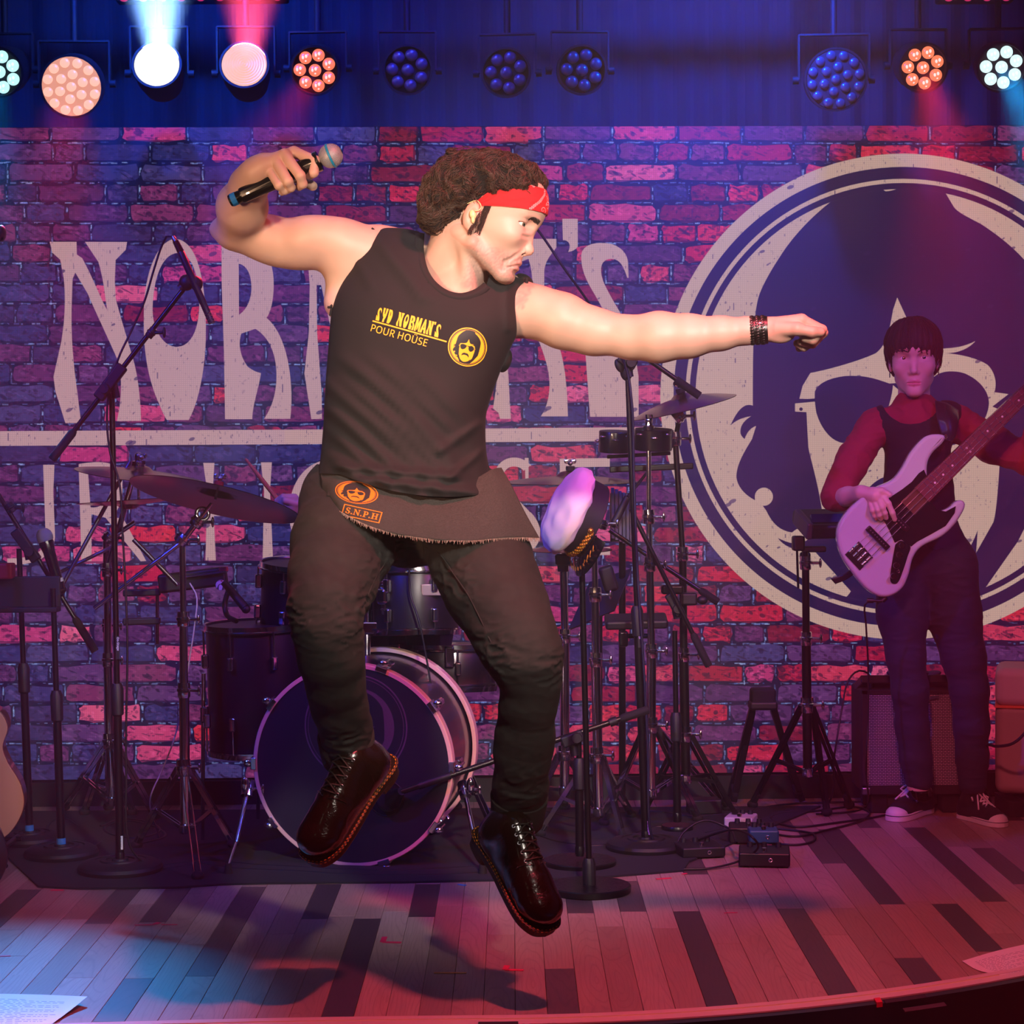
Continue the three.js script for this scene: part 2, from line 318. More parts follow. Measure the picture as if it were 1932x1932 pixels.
function drawWall(g, sx) {     // everything in the pixels of the photograph
  let s = 1234; const R = () => { s = (s * 1664525 + 1013904223) >>> 0; return s / 4294967296; }, Q = (a, b) => a + (b - a) * R(), C = (a) => a[Math.floor(R() * a.length)];
  g.fillStyle = 'rgb(17,15,52)'; g.fillRect(-400, 180, 2800, 1400);
  const x0 = sx < 0 ? -160 : 940, x1 = sx < 0 ? 1010 : 2120;
  let row = 0;
  for (let y = 237; y < 1480; y += 37.6, row++) {
    const long = row % 2 === 0; let x = -200 - Q(0, 90);
    while (x < 2150) {
      const w = long ? (R() < 0.82 ? Q(112, 134) : Q(64, 84)) : (R() < 0.75 ? Q(58, 74) : Q(112, 130)), mid = x + w / 2;
      const redness = Math.max(0, Math.min(1, (mid - 120) / 750)) * 0.75 + (y > 1080 && mid > 900 ? 0.2 : 0) + (y < 420 && mid > 600 ? 0.1 : 0);  // reds thin out leftward, partly bluish haze put into the brick colours
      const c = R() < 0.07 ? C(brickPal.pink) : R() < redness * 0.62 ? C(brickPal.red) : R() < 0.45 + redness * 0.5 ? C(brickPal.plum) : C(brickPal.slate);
      const jig = Array.from({ length: 20 }, () => Q(-3, 3)), sp = Array.from({ length: 70 }, () => [R(), R(), 1.5 + 12 * R() * R(), 1 + 4.5 * R() * R(), R(), R()]), mo = Array.from({ length: 24 }, () => [R(), R(), Q(2, 13), Q(1, 4), R()]);
      if (x + w > x0 && x < x1) {
        // pale mortar in patches
        for (const [a, b, ww, hh, k] of mo) { if (k < 0.3) continue; g.fillStyle = rgba([80 + 80 * k, 112 + 70 * k, 220], 0.3 + 0.55 * k * a); if (b < 0.62) g.fillRect(x + a * w, y - 2.4 + b * 3, ww, hh * 0.8); else g.fillRect(x - 2.6 + a * 2, y + (b - 0.6) * 80, hh * 0.9, ww * 0.7); }
        g.beginPath(); const L = x + 3.6, T = y + 3.4, W = w - 7, H = 30;
        const P = [[0, 0.12], [0.06, 0], [0.3, 0], [0.55, 0], [0.8, 0], [0.95, 0], [1, 0.15], [1, 0.5], [1, 0.85], [0.93, 1], [0.7, 1], [0.45, 1], [0.2, 1], [0.05, 1], [0, 0.85], [0, 0.5]];
        P.forEach(([a, b], i) => { const X = L + a * W + jig[i], Y = T + b * H + jig[(i + 5) % 20]; i ? g.lineTo(X, Y) : g.moveTo(X, Y); }); g.closePath();
        g.fillStyle = rgb(c); g.fill(); g.save(); g.clip();
        for (const [a, b, ww, hh, k, q] of sp) { g.fillStyle = k < 0.55 ? rgba([24, 12, 44], 0.12 + 0.42 * q) : rgba([Math.min(255, c[0] + 60), c[1] + 34, c[2] + 46], 0.08 + 0.3 * q); g.beginPath(); g.ellipse(L + a * W, T + b * H, ww, hh, (q - 0.5) * 1.2, 0, 7); g.fill(); }
        g.strokeStyle = 'rgba(18,10,46,0.5)'; g.lineWidth = 3; g.beginPath(); g.moveTo(L, T + H); g.lineTo(L + W, T + H); g.lineTo(L + W, T); g.stroke();
        g.restore();
      }
      x += w;
    }
  }
  // ---- lettering and emblem
  const cream = g.createLinearGradient(-50, 0, 1932, 0); [[0, '#a0819f'], [0.2, '#bd8f9f'], [0.45, '#c79a98'], [0.7, '#cba596'], [1, '#b89aa0']].forEach(([a, b]) => cream.addColorStop(a, b));
  const crop = (ox, oy, k, f) => { g.save(); g.translate(ox, oy); g.scale(k, k); f(); g.restore(); };
  const fill = (d, st, rule) => { const p = new Path2D(d); g.fillStyle = st; g.fill(p, rule ?? 'nonzero'); };
  const line = (d, w, st) => { g.strokeStyle = st; g.lineWidth = w; g.stroke(new Path2D(d)); };
  const dark = '#1d1843', K = 0.33126;
  const artCream = '#c39a9d';
  crop(0, 430, K, () => {
    const a = artCream;
    fill('M285 88 L438 88 L440 160 L470 180 C540 310 570 400 610 470 C600 400 590 290 560 200 L485 88 L725 88 L718 132 L660 190 L655 300 L660 410 C690 520 720 620 750 720 C785 830 800 960 803 1100 L665 1102 C690 1000 695 880 680 780 C640 680 560 520 500 380 L430 262 L415 300 L410 450 C405 600 415 750 440 930 L462 1112 L372 1113 L315 930 L305 850 L350 650 C372 520 375 400 365 300 L345 190 L300 150 Z', a);
    fill('M1000 70 C900 75 830 250 820 450 C812 700 840 850 900 990 C920 1040 940 1080 950 1095 L1075 1095 C1120 1020 1165 850 1172 650 C1180 400 1150 80 1000 70 Z M1010 150 C910 160 870 330 870 480 C875 600 940 680 1005 680 C1080 680 1130 600 1135 450 C1140 280 1090 145 1010 150 Z', a, 'evenodd');
    fill('M1262 80 L1430 80 C1520 90 1562 220 1560 330 C1558 440 1535 500 1518 515 C1590 570 1640 700 1655 850 C1668 960 1660 1050 1655 1088 L1505 1088 C1545 1030 1570 960 1575 870 C1580 760 1555 640 1455 578 L1375 605 C1360 650 1360 720 1410 790 C1440 815 1465 823 1487 828 C1480 900 1440 1000 1438 1090 L1282 1090 L1275 700 L1262 300 Z M1360 210 C1420 220 1435 300 1432 360 C1425 440 1390 480 1362 497 Z', a, 'evenodd');
    fill('M1745 90 L1890 90 L1990 520 L2090 90 L2230 90 L2260 1090 L2150 1090 L2120 480 L2020 900 L1960 900 L1830 330 L1805 330 L1808 600 L1835 950 L1837 1088 L1775 1090 L1735 830 L1760 600 L1765 330 Z', a);
    fill('M0 1158 L1840 1148 L1840 1232 L0 1242 Z', a);
    fill('M245 1348 L310 1348 L303 1500 L312 1750 C312 1880 180 1925 40 1915 L40 1880 C190 1880 256 1850 258 1750 Z', a);
    fill('M447 1345 C560 1322 660 1330 690 1390 C710 1500 690 1620 620 1650 L700 1650 L832 1895 L800 1898 L600 1650 L520 1630 L520 1895 L462 1898 Z M500 1380 L515 1590 C620 1600 650 1480 620 1400 C590 1370 540 1375 500 1380 Z', a, 'evenodd');
    fill('M1157 1338 L1222 1338 L1212 1500 L1230 1893 L1170 1893 L1180 1500 Z M1487 1335 L1550 1335 L1540 1500 L1557 1888 L1497 1888 L1505 1500 Z M1200 1600 L1510 1600 L1510 1640 L1200 1640 Z', a);
    line('M1900 1345 C1600 1345 1600 1890 1900 1890 C2200 1890 2200 1345 1900 1345', 54, a);
  });
  crop(900, 400, 0.20704, () => {
    const a = '#c89f9a';
    fill('M300 262 L742 262 L742 340 C700 400 640 450 632 560 L632 690 L690 1000 L760 1215 C800 1350 835 1500 842 1865 L595 1865 C650 1790 690 1650 670 1500 C660 1400 610 1250 570 1165 L520 900 C540 700 520 500 480 430 L300 500 Z', a);
    fill('M205 1340 L280 1310 L300 1480 L325 1885 L225 1885 L210 1830 L160 1790 C180 1650 200 1550 205 1340 Z', a);
    fill('M795 80 L935 80 L935 330 C920 360 880 375 845 382 C870 340 870 290 820 275 L800 275 Z', a);
    fill('M965 430 C960 340 1040 295 1150 297 C1300 295 1380 380 1388 470 L1392 612 L1380 612 C1350 520 1320 445 1240 442 C1160 440 1140 500 1145 560 C1150 640 1200 720 1260 830 L1420 1100 L1480 1500 L1480 1868 L1040 1868 L1000 1290 L1150 1100 C1150 1000 1180 900 1150 880 C1100 780 1030 680 1000 600 C975 540 965 480 965 430 Z', a);
  });
  crop(640, 640, 0.34161, () => {
    const a = '#c89f9a';
    fill('M-300 502 L1790 486 L1790 562 L-300 576 Z', a);
    line('M1050 712 C1010 660 895 660 890 770 C895 870 1092 960 1092 1062 C1092 1140 1040 1165 960 1168', 50, a); fill('M1036 655 L1058 655 L1058 770 L1040 770 Z', a);
    fill('M1225 660 L1500 656 L1500 704 L1290 706 L1290 900 L1420 900 L1420 940 L1290 940 L1290 1148 L1500 1146 L1500 1190 L1225 1192 Z', a);
  });
  // round emblem: a long-haired, moustached face in dark glasses inside two rings
  const disc = (r, c) => { g.fillStyle = c; g.beginPath(); g.arc(1704, 750, r, 0, 7); g.fill(); };
  const ec = '#c9a698';
  disc(457, ec); disc(432, dark); disc(410, ec); disc(402, dark); disc(391, ec);
  g.save(); g.beginPath(); g.arc(1704, 750, 391, 0, 7); g.clip();
  crop(1240, 270, 0.35818, () => {
    fill(EMBLEM.hair, dark);
    fill(EMBLEM.face, ec);
    fill(EMBLEM.glasses, dark);
    fill('M748 1352 L832 1346 L832 1358 L748 1362 Z', dark); g.fillStyle = dark; g.beginPath(); g.arc(757, 1402, 9, 0, 7); g.fill();
    fill(EMBLEM.tache, dark);
    g.fillStyle = ec; g.beginPath(); g.arc(562, 1862, 48, 0, 7); g.fill();
    fill('M1175 245 L1275 238 C1260 255 1210 262 1200 262 Z', ec);
  });
  g.restore();
  // wear of the printed look: specks and streaks over the pale shapes
  const box4 = [[90, 455, 520, 600], [930, 420, 360, 380], [1250, 300, 680, 900], [0, 812, 1250, 32]];
  for (const [bx, by, bw, bh] of box4) for (let i = 0; i < bw * bh / 190; i++) {
    const X = bx + R() * bw, Y = by + R() * bh, k = R(); if (X < x0 || X > x1) { R(); R(); continue; }
    g.fillStyle = rgba([50, 36, 84], 0.1 + 0.5 * k * k * k); const l = k > 0.975 ? Q(3, 8) : Q(0.8, 3);
    if (R() < 0.5) g.fillRect(X, Y, Q(0.8, 2.2), l * 2.2); else { g.beginPath(); g.ellipse(X, Y, l, l * 0.5, k * 6, 0, 7); g.fill(); }
  }
}
{
  const xs = [-160, 1000, 2120], topPx = 239, botPx = 1462;
  const vTop = wallUV(966, topPx)[1], vBot = wallUV(966, botPx)[1];
  const wall = thing('video_wall', 'wide video screen showing a brick wall with big pale lettering and a round emblem', 'screen', [wallO.x, 0, wallO.z]);
  const dots = document.createElement('canvas'); dots.width = dots.height = 6;
  { const g = dots.getContext('2d'); g.fillStyle = '#fff'; g.fillRect(0, 0, 6, 6); g.fillStyle = 'rgb(206,206,214)'; g.fillRect(0, 0, 6, 1); g.fillRect(0, 0, 1, 6); g.fillStyle = 'rgb(236,236,240)'; g.fillRect(0, 5, 6, 1); g.fillRect(5, 0, 1, 6); }
  for (const h of [0, 1]) {
    const ua = wallUV(xs[h], 850)[0], ub = wallUV(xs[h + 1], 850)[0], W = 1900, H = 2040;
    const tex = canvasTex(W, H, (g) => {
      const toC = ([u, v]) => [(u - ua) / (ub - ua) * W, (vTop - v) / (vTop - vBot) * H];
      const o = toC(wallUV(h ? 1500 : 400, 850)), ex = toC(wallUV(h ? 1900 : 0, 850)), ey = toC(wallUV(h ? 1500 : 400, 1250)), dx = h ? 400 : -400;
      const a = (ex[0] - o[0]) / dx, b = (ex[1] - o[1]) / dx, c = (ey[0] - o[0]) / 400, d = (ey[1] - o[1]) / 400;
      g.setTransform(a, b, c, d, o[0] - a * (h ? 1500 : 400) - c * 850, o[1] - b * (h ? 1500 : 400) - d * 850);
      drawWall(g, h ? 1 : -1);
      g.setTransform(1, 0, 0, 1, 0, 0); g.globalCompositeOperation = 'multiply'; g.fillStyle = g.createPattern(dots, 'repeat'); g.fillRect(0, 0, W, H); g.globalCompositeOperation = 'source-over';
    }, true, false);
    const q = new THREE.PlaneGeometry(ub - ua, vTop - vBot).translate((ua + ub) / 2, (vTop + vBot) / 2, 0).rotateY(WALL_YAW).translate(wallO.x, 0, wallO.z).translate(wallN.x * 0.001, 0, wallN.z * 0.001);
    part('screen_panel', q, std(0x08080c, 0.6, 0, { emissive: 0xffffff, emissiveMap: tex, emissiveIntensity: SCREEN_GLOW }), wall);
  }
  const ua = wallUV(xs[0], 850)[0], ub = wallUV(xs[2], 850)[0];
  part('cabinet', box([(ua + ub) / 2, (vTop + vBot) / 2, -0.06], [ub - ua, vTop - vBot + 0.004, 0.115]).rotateY(WALL_YAW).translate(wallO.x, 0, wallO.z), blackPaint, wall);
  part('plinth', box([(ua + ub) / 2, vBot / 2 - 0.003, -0.05], [ub - ua, vBot - 0.006, 0.16]).rotateY(WALL_YAW).translate(wallO.x, 0, wallO.z), std(0x0a0a12, 0.5), wall);
  for (const [u, c, k] of [[-1.45, 0x6a4a90, 1], [-0.3, 0x8a4070, 1], [0.6, 0xb03a5a, 1], [1.55, 0x8a5a78, 1]]) {
    const l = new THREE.RectAreaLight(c, SCREEN_LIGHT * k, 1.1, 2.1); l.name = 'screen_light';
    l.position.copy(wallO).addScaledVector(wallX, u).addScaledVector(wallN, 0.02); l.position.y = 1.2; l.lookAt(l.position.clone().add(wallN)); scene.add(l);
  }
}
// ================================================================ lamps over the back of the stage
const lensOff = phy(0x5c4c58, 0.35, 0, { clearcoat: 1, clearcoatRoughness: 0.1 });
const canMat = std(0x060608, 0.7);
const RIG_TOP = 2.86;
function lampGlow(c) { return std(0x222222, 0.3, 0, { emissive: new THREE.Color().setRGB(...c), emissiveIntensity: 1.15 }); }
const rigLabels = {
  0: 'blue glowing stage lamp half cut off at the edge of the picture', 1: 'large round wash lamp with many pink lit lenses', 2: 'round white blazing moving lamp with a blue beam going up',
  3: 'round pink moving lamp with fine rings in its lens', 4: 'small lamp of eight red lenses beside the ringed pink lamp', 5: 'unlit lamp of eight lenses next to the red one', 6: 'unlit lamp of eight lenses in the middle of the three dark ones',
  7: 'unlit lamp of eight lenses farthest from the lit pink lamps', 8: 'large unlit round wash lamp with a dusty dark face', 9: 'small lamp of eight red lenses shining down over the emblem', 10: 'small lamp of eight blazing cyan lenses at the end of the row',
};
RIG.forEach((f, i) => {
  const c = at(f.x, f.y, RIG_D), lit = !!f.c;
  const t = thing(f.kind === 'par' ? 'stage_lamp' : f.kind === 'wash' ? 'wash_lamp' : 'moving_lamp', rigLabels[i], 'stage lamp', [c.x, c.y, c.z], 'lamps over the back of the stage');
  const face = f.kind === 'head' ? V(0.04, 0.22, 1).normalize() : V(i % 2 ? 0.06 : -0.06, f.c ? -0.3 : -0.16, 1).normalize();                    // the lens looks at the audience
  const q = new THREE.Quaternion().setFromUnitVectors(V(0, 0, 1), face), here = (x, y, z) => V(x, y, z).applyQuaternion(q).add(c);
  const R = f.kind === 'par' ? 0.078 : f.kind === 'wash' ? 0.099 : 0.078;
  part('can', turned([[R * 0.5, -0.17], [R * 0.85, -0.15], [R, -0.08], [R, -0.012], [R + 0.004, -0.01], [R + 0.004, 0.006], [R - 0.003, 0.006], [R - 0.005, -0.014], ...(f.kind === 'head' ? [[R - 0.005, -0.06], [R * 0.45, -0.16]] : [[0, -0.014]])], here(0, 0, 0), here(0, 0, 1), 32), canMat, t);
  part('yoke', [bar(here(-R - 0.016, 0, -0.07), here(-R - 0.016, 0, -0.07).setY(c.y + R + 0.06), 0.02, 0.006, [1, 0, 0]), bar(here(R + 0.016, 0, -0.07), here(R + 0.016, 0, -0.07).setY(c.y + R + 0.06), 0.02, 0.006, [1, 0, 0]),
    bar(here(-R - 0.016, 0, -0.07).setY(c.y + R + 0.06), here(R + 0.016, 0, -0.07).setY(c.y + R + 0.06), 0.02, 0.006), rod(here(0, 0, -0.07).setY(c.y + R + 0.06), here(0, 0, -0.07).setY(RIG_TOP - 0.026), 0.011)], canMat, t);
  for (const s of [-1, 1]) part('tilt_knob', rod(here(s * (R + 0.016), 0, -0.07), here(s * (R + 0.035), 0, -0.07), 0.013), canMat, t);
  const glow = lit ? lampGlow(f.lens) : lensOff;
  if (f.kind === 'par') for (let k = 0; k < 8; k++) {
    const a = k ? 0.27 + (k - 1) * Math.PI * 2 / 7 : 0, r = k ? 0.05 : 0;
    const le = part('lens', ell(here(Math.sin(a) * r, Math.cos(a) * r, -0.004), [0.0205, 0.0205, 0.013], [0, 0, 0], 20, 12), glow, t);
    if (lit) part('diode', [[0.004, 0.006], [-0.006, 0.002], [0.002, -0.006]].map(([x, y]) => ell(here(Math.sin(a) * r + x, Math.cos(a) * r + y, 0.0075), [0.0045, 0.006, 0.002], [0, 0, 0], 8, 6)), lampGlow(f.lens.map((v) => v * 0.3 + 0.7)), le);
  } else if (f.kind === 'wash') {
    part('lens_plate', turned([[0.0955, 0.001], [0.094, 0.004], [0, 0.005]], here(0, 0, 0), here(0, 0, 1), 40), lit ? std(0x30201c, 0.3, 0, { emissive: new THREE.Color().setRGB(f.lens[0] * 0.85, f.lens[1] * 0.66, f.lens[2] * 0.6), emissiveIntensity: 1 }) : std(0x2a2830, 0.6), t);
    for (const [n, r] of [[1, 0], [6, 0.04], [12, 0.078]]) for (let k = 0; k < n; k++) {
      const a = k / n * Math.PI * 2 + r * 4;
      part('lens', ell(here(Math.sin(a) * r, Math.cos(a) * r, 0.004), [0.0165, 0.0165, 0.009], [0, 0, 0], 14, 10), glow, t);
    }
  } else {
    const prof = []; for (let k = 0; k <= 18; k++) { const r = 0.073 * (1 - k / 18); prof.push([r, 0.004 + 0.006 * (1 - (r / 0.073) ** 2) + (k % 2) * 0.0016]); }
    prof.unshift([0.02, -0.145], [0.07, -0.005]); prof.unshift([0, -0.145]);
    part('lens', turned(prof, here(0, 0, 0), here(0, 0, 1), 48, 0.2), glow, t);
  }
  if (lit && f.kind === 'head') {       // the lamp sits in the reflector behind the lens
    const src = here(0, 0, -0.13);
    spot('lamp_beam', src.toArray(), src.clone().add(V(...f.up)).toArray(), f.c, f.cd, f.deg, 0.8, 0.03);
  } else if (lit) {
    const src = here(0, 0, 0.025), aim = V(...f.aim);
    spot('lamp_beam', src.toArray(), aim.toArray(), f.c, f.cd, f.deg, 0.8, f.kind === 'wash' ? 0.05 : 0.03);
  }
});
{ // the bar that carries them
  const z = -RIG_D - 0.07;
  single('lighting_bar', 'black pipe over the stage that carries the row of lamps', 'pipe', [rod([-2.6, RIG_TOP, z], [2.6, RIG_TOP, z], 0.024), ...[-2.2, -0.7, 0.9, 2.2].map((x) => rod([x, RIG_TOP, z], [x, 3.7, z], 0.012))], canMat);
  // two strips of little red lamps of which the lower rim shows at the top of the picture
  [[378, 9, 36, 'strip of small red lamps along the upper edge above the white beam'], [1845, 4, 36, 'short strip of small red lamps along the upper edge above the emblem']].forEach(([px, n, gap, label]) => {
    const t = thing('lamp_strip', label, 'stage lamp', at(px, -9, 6.9));
    const c = at(px, -9, 6.9), w = n * gap * mPx(6.9);
    part('housing', [box([c.x, c.y + 0.01, c.z - 0.045], [w, 0.05, 0.07], [0, 0, 0], 0.008), rod([c.x - w / 3, c.y, c.z - 0.04], [c.x - w / 3, 3.7, c.z - 0.04], 0.008), rod([c.x + w / 3, c.y, c.z - 0.04], [c.x + w / 3, 3.7, c.z - 0.04], 0.008)], canMat, t);
    for (let k = 0; k < n; k++) part('lens', ell([c.x + (k - (n - 1) / 2) * gap * mPx(6.9), c.y, c.z - 0.006], [0.019, 0.019, 0.012], [0, 0, 0], 14, 10), std(0x300810, 0.3, 0, { emissive: new THREE.Color().setRGB(0.75, 0.03, 0.16), emissiveIntensity: 0.8 }), t);
  });
}
// unseen lamps: a few read off the stage light, most added for fill
function unseenLamp(label, from, to, color, cd, deg, pen, r, glow) {
  const p = vv(from), d = vv(to).sub(p).normalize(), t = thing('spotlight', label, 'stage lamp', p);
  const a = p.clone().addScaledVector(d, -0.03), R = Math.max(0.07, r + 0.02);
  part('can', turned([[R * 0.5, -0.2], [R * 0.9, -0.18], [R, -0.1], [R, 0.015], [R - 0.008, 0.015], [R - 0.01, 0.0]], a, a.clone().add(d), 28), canMat, t);
  part('lens', turned([[R - 0.012, 0], [R * 0.6, 0.004], [0, 0.006]], a, a.clone().add(d), 28), lampGlow(glow), t);
  part('yoke', [rod(a.clone().addScaledVector(d, -0.1), [a.x - d.x * 0.1, 3.7, a.z - d.z * 0.1], 0.014)], canMat, t);
  spot('front_beam', p.toArray(), vv(to).toArray(), color, cd, deg, pen, r);
}
for (const h of UNSEEN_LAMPS) unseenLamp(...h);
// ================================================================ soft bodies: distance fields meshed by surface nets
// primitives: cap(a, b, ra, rb, k) tapered capsule, eld(c, [rx, ry, rz], axes, k) ellipsoid; k blends into what came before; cut: taken away
const cap = (a, b, ra, rb, k = 0.02, cut = false) => { a = vv(a); b = vv(b); const d = b.clone().sub(a); return { t: 0, ax: a.x, ay: a.y, az: a.z, dx: d.x, dy: d.y, dz: d.z, l2: Math.max(1e-9, d.lengthSq()), ra, rb, k, cut }; };
const eld = (c, r, q, k = 0.02, cut = false) => { c = vv(c); const m = new THREE.Matrix4(); if (q) q.isMatrix4 ? m.extractRotation(q) : q.isQuaternion ? m.makeRotationFromQuaternion(q) : m.makeRotationFromEuler(new THREE.Euler(...q)); const e = m.elements; return { t: 1, cx: c.x, cy: c.y, cz: c.z, r, e, k, cut }; };
const chain = (pts, k = 0.01) => pts.slice(1).map((p, i) => cap(pts[i].slice(0, 3), p.slice(0, 3), pts[i][3], p[3], k));   // [x, y, z, r] joints
function field(prims, warp) {
  prims = prims.flat(9);
  return (x, y, z) => {
    let d = 1e3;
    for (let i = 0; i < prims.length; i++) {
      const p = prims[i]; let v;
      if (p.t === 0) {
        const px = x - p.ax, py = y - p.ay, pz = z - p.az; let h = (px * p.dx + py * p.dy + pz * p.dz) / p.l2; h = h < 0 ? 0 : h > 1 ? 1 : h;
        const qx = px - p.dx * h, qy = py - p.dy * h, qz = pz - p.dz * h; v = Math.sqrt(qx * qx + qy * qy + qz * qz) - (p.ra + (p.rb - p.ra) * h);
      } else {
        const px = x - p.cx, py = y - p.cy, pz = z - p.cz, e = p.e, r = p.r;
        const a = (px * e[0] + py * e[1] + pz * e[2]) / r[0], b = (px * e[4] + py * e[5] + pz * e[6]) / r[1], c = (px * e[8] + py * e[9] + pz * e[10]) / r[2];
        const k0 = Math.sqrt(a * a + b * b + c * c), k1 = Math.sqrt(a * a / (r[0] * r[0]) + b * b / (r[1] * r[1]) + c * c / (r[2] * r[2]));
        v = k1 < 1e-9 ? -Math.min(...r) : k0 * (k0 - 1) / k1;
      }
      const k = p.k;
      if (p.cut) { v = -v; if (v > d - k) { const h = Math.max(0, k - Math.abs(d - v)); d = Math.max(d, v) + h * h / (4 * k + 1e-9); } }
      else if (v < d + k) { const h = Math.max(0, k - Math.abs(d - v)); d = Math.min(d, v) - h * h / (4 * k + 1e-9); }
    }
    return warp ? d + warp(x, y, z, d) : d;
  };
}
// skip: boxes [lo, hi] left to a finer grid
function nets(f, lo, hi, h, skip = []) {
  lo = vv(lo); hi = vv(hi);
  const nx = Math.ceil((hi.x - lo.x) / h) + 1, ny = Math.ceil((hi.y - lo.y) / h) + 1, nz_ = Math.ceil((hi.z - lo.z) / h) + 1, B = 6;
  const val = new Float32Array(nx * ny * nz_).fill(1), sx = 1, sy = nx, sz = nx * ny;
  for (let bz = 0; bz < nz_; bz += B) for (let by = 0; by < ny; by += B) for (let bx = 0; bx < nx; bx += B) {
    const c = f(lo.x + (bx + B / 2 - 0.5) * h, lo.y + (by + B / 2 - 0.5) * h, lo.z + (bz + B / 2 - 0.5) * h), far = Math.abs(c) > h * B * 0.87 * 1.5 + h * 2;
    for (let z = bz; z < Math.min(bz + B, nz_); z++) for (let y = by; y < Math.min(by + B, ny); y++) for (let x = bx; x < Math.min(bx + B, nx); x++) val[x + y * sy + z * sz] = far ? c : f(lo.x + x * h, lo.y + y * h, lo.z + z * h);
  }
  const id = new Int32Array(nx * ny * nz_).fill(-1), P = [], ix = [];
  const E = [[0, 1], [0, 2], [0, 4], [1, 3], [1, 5], [2, 3], [2, 6], [3, 7], [4, 5], [4, 6], [5, 7], [6, 7]], off = [0, sx, sy, sx + sy, sz, sz + sx, sz + sy, sz + sy + sx];
  const hidden = (x, y, z) => skip.some(([a, b]) => x > a[0] + h && x < b[0] - h && y > a[1] + h && y < b[1] - h && z > a[2] + h && z < b[2] - h);
  for (let z = 0; z < nz_ - 1; z++) for (let y = 0; y < ny - 1; y++) for (let x = 0; x < nx - 1; x++) {
    const i = x + y * sy + z * sz; let m = 0; for (let k = 0; k < 8; k++) if (val[i + off[k]] < 0) m |= 1 << k;
    if (m === 0 || m === 255) continue;
    if (skip.length && hidden(lo.x + (x + 0.5) * h, lo.y + (y + 0.5) * h, lo.z + (z + 0.5) * h)) continue;
    let n = 0, X = 0, Y = 0, Z = 0;
    for (const [a, b] of E) { if (((m >> a) & 1) === ((m >> b) & 1)) continue; const va = val[i + off[a]], vb = val[i + off[b]], t = va / (va - vb); X += (a & 1) + t * ((b & 1) - (a & 1)); Y += ((a >> 1) & 1) + t * (((b >> 1) & 1) - ((a >> 1) & 1)); Z += (a >> 2) + t * ((b >> 2) - (a >> 2)); n++; }
    id[i] = P.length / 3; P.push(lo.x + (x + X / n) * h, lo.y + (y + Y / n) * h, lo.z + (z + Z / n) * h);
  }
  for (let z = 1; z < nz_ - 1; z++) for (let y = 1; y < ny - 1; y++) for (let x = 1; x < nx - 1; x++) {
    const i = x + y * sy + z * sz, a = val[i] < 0;
    const quad = (p, q, r, s, flip) => { const A = id[p], Bq = id[q], C = id[r], D = id[s]; if (A < 0 || Bq < 0 || C < 0 || D < 0) return; flip ? ix.push(A, C, Bq, A, D, C) : ix.push(A, Bq, C, A, C, D); };
    if (a !== val[i + sx] < 0) quad(i, i - sy, i - sy - sz, i - sz, !a);
    if (a !== val[i + sy] < 0) quad(i, i - sz, i - sz - sx, i - sx, !a);
    if (a !== val[i + sz] < 0) quad(i, i - sx, i - sx - sy, i - sy, !a);
  }
  const N = new Float32Array(P.length), e = h * 0.45;
  for (let i = 0; i < P.length; i += 3) { const [x, y, z] = [P[i], P[i + 1], P[i + 2]]; let a = f(x + e, y, z) - f(x - e, y, z), b = f(x, y + e, z) - f(x, y - e, z), c = f(x, y, z + e) - f(x, y, z - e); const l = Math.hypot(a, b, c) || 1; N[i] = a / l; N[i + 1] = b / l; N[i + 2] = c / l; }
  const g = new THREE.BufferGeometry(); g.setAttribute('position', new THREE.Float32BufferAttribute(P, 3)); g.setAttribute('normal', new THREE.BufferAttribute(N, 3)); g.setIndex(ix);
  g.setAttribute('uv', new THREE.BufferAttribute(new Float32Array(P.length / 3 * 2), 2));
  return g;
}
function planarUV(g, o, ax, ay) {   // texture coordinates in metres along two axes of the garment
  const p = g.attributes.position, uv = new Float32Array(p.count * 2);
  for (let i = 0; i < p.count; i++) { const x = p.getX(i) - o.x, y = p.getY(i) - o.y, z = p.getZ(i) - o.z; uv[i * 2] = x * ax.x + y * ax.y + z * ax.z; uv[i * 2 + 1] = x * ay.x + y * ay.y + z * ay.z; }
  g.setAttribute('uv', new THREE.BufferAttribute(uv, 2)); return g;
}
function tint(g, fn) { const p = g.attributes.position, c = new Float32Array(p.count * 3), n = g.attributes.normal; for (let i = 0; i < p.count; i++) c.set(fn(p.getX(i), p.getY(i), p.getZ(i), n.getX(i), n.getY(i), n.getZ(i)), i * 3); g.setAttribute('color', new THREE.BufferAttribute(c, 3)); return g; }
function bodyMesh(name, geos, material, parent, label) {    // keeps vertex colours
  const b = baseOf(parent), g = geos.length > 1 ? mergeGeometries(geos) : geos[0]; g.translate(-b.x, -b.y, -b.z);
  const m = shade(new THREE.Mesh(g, material)); m.name = name; parent.add(m); if (label) m.userData.label = label; return m;
}
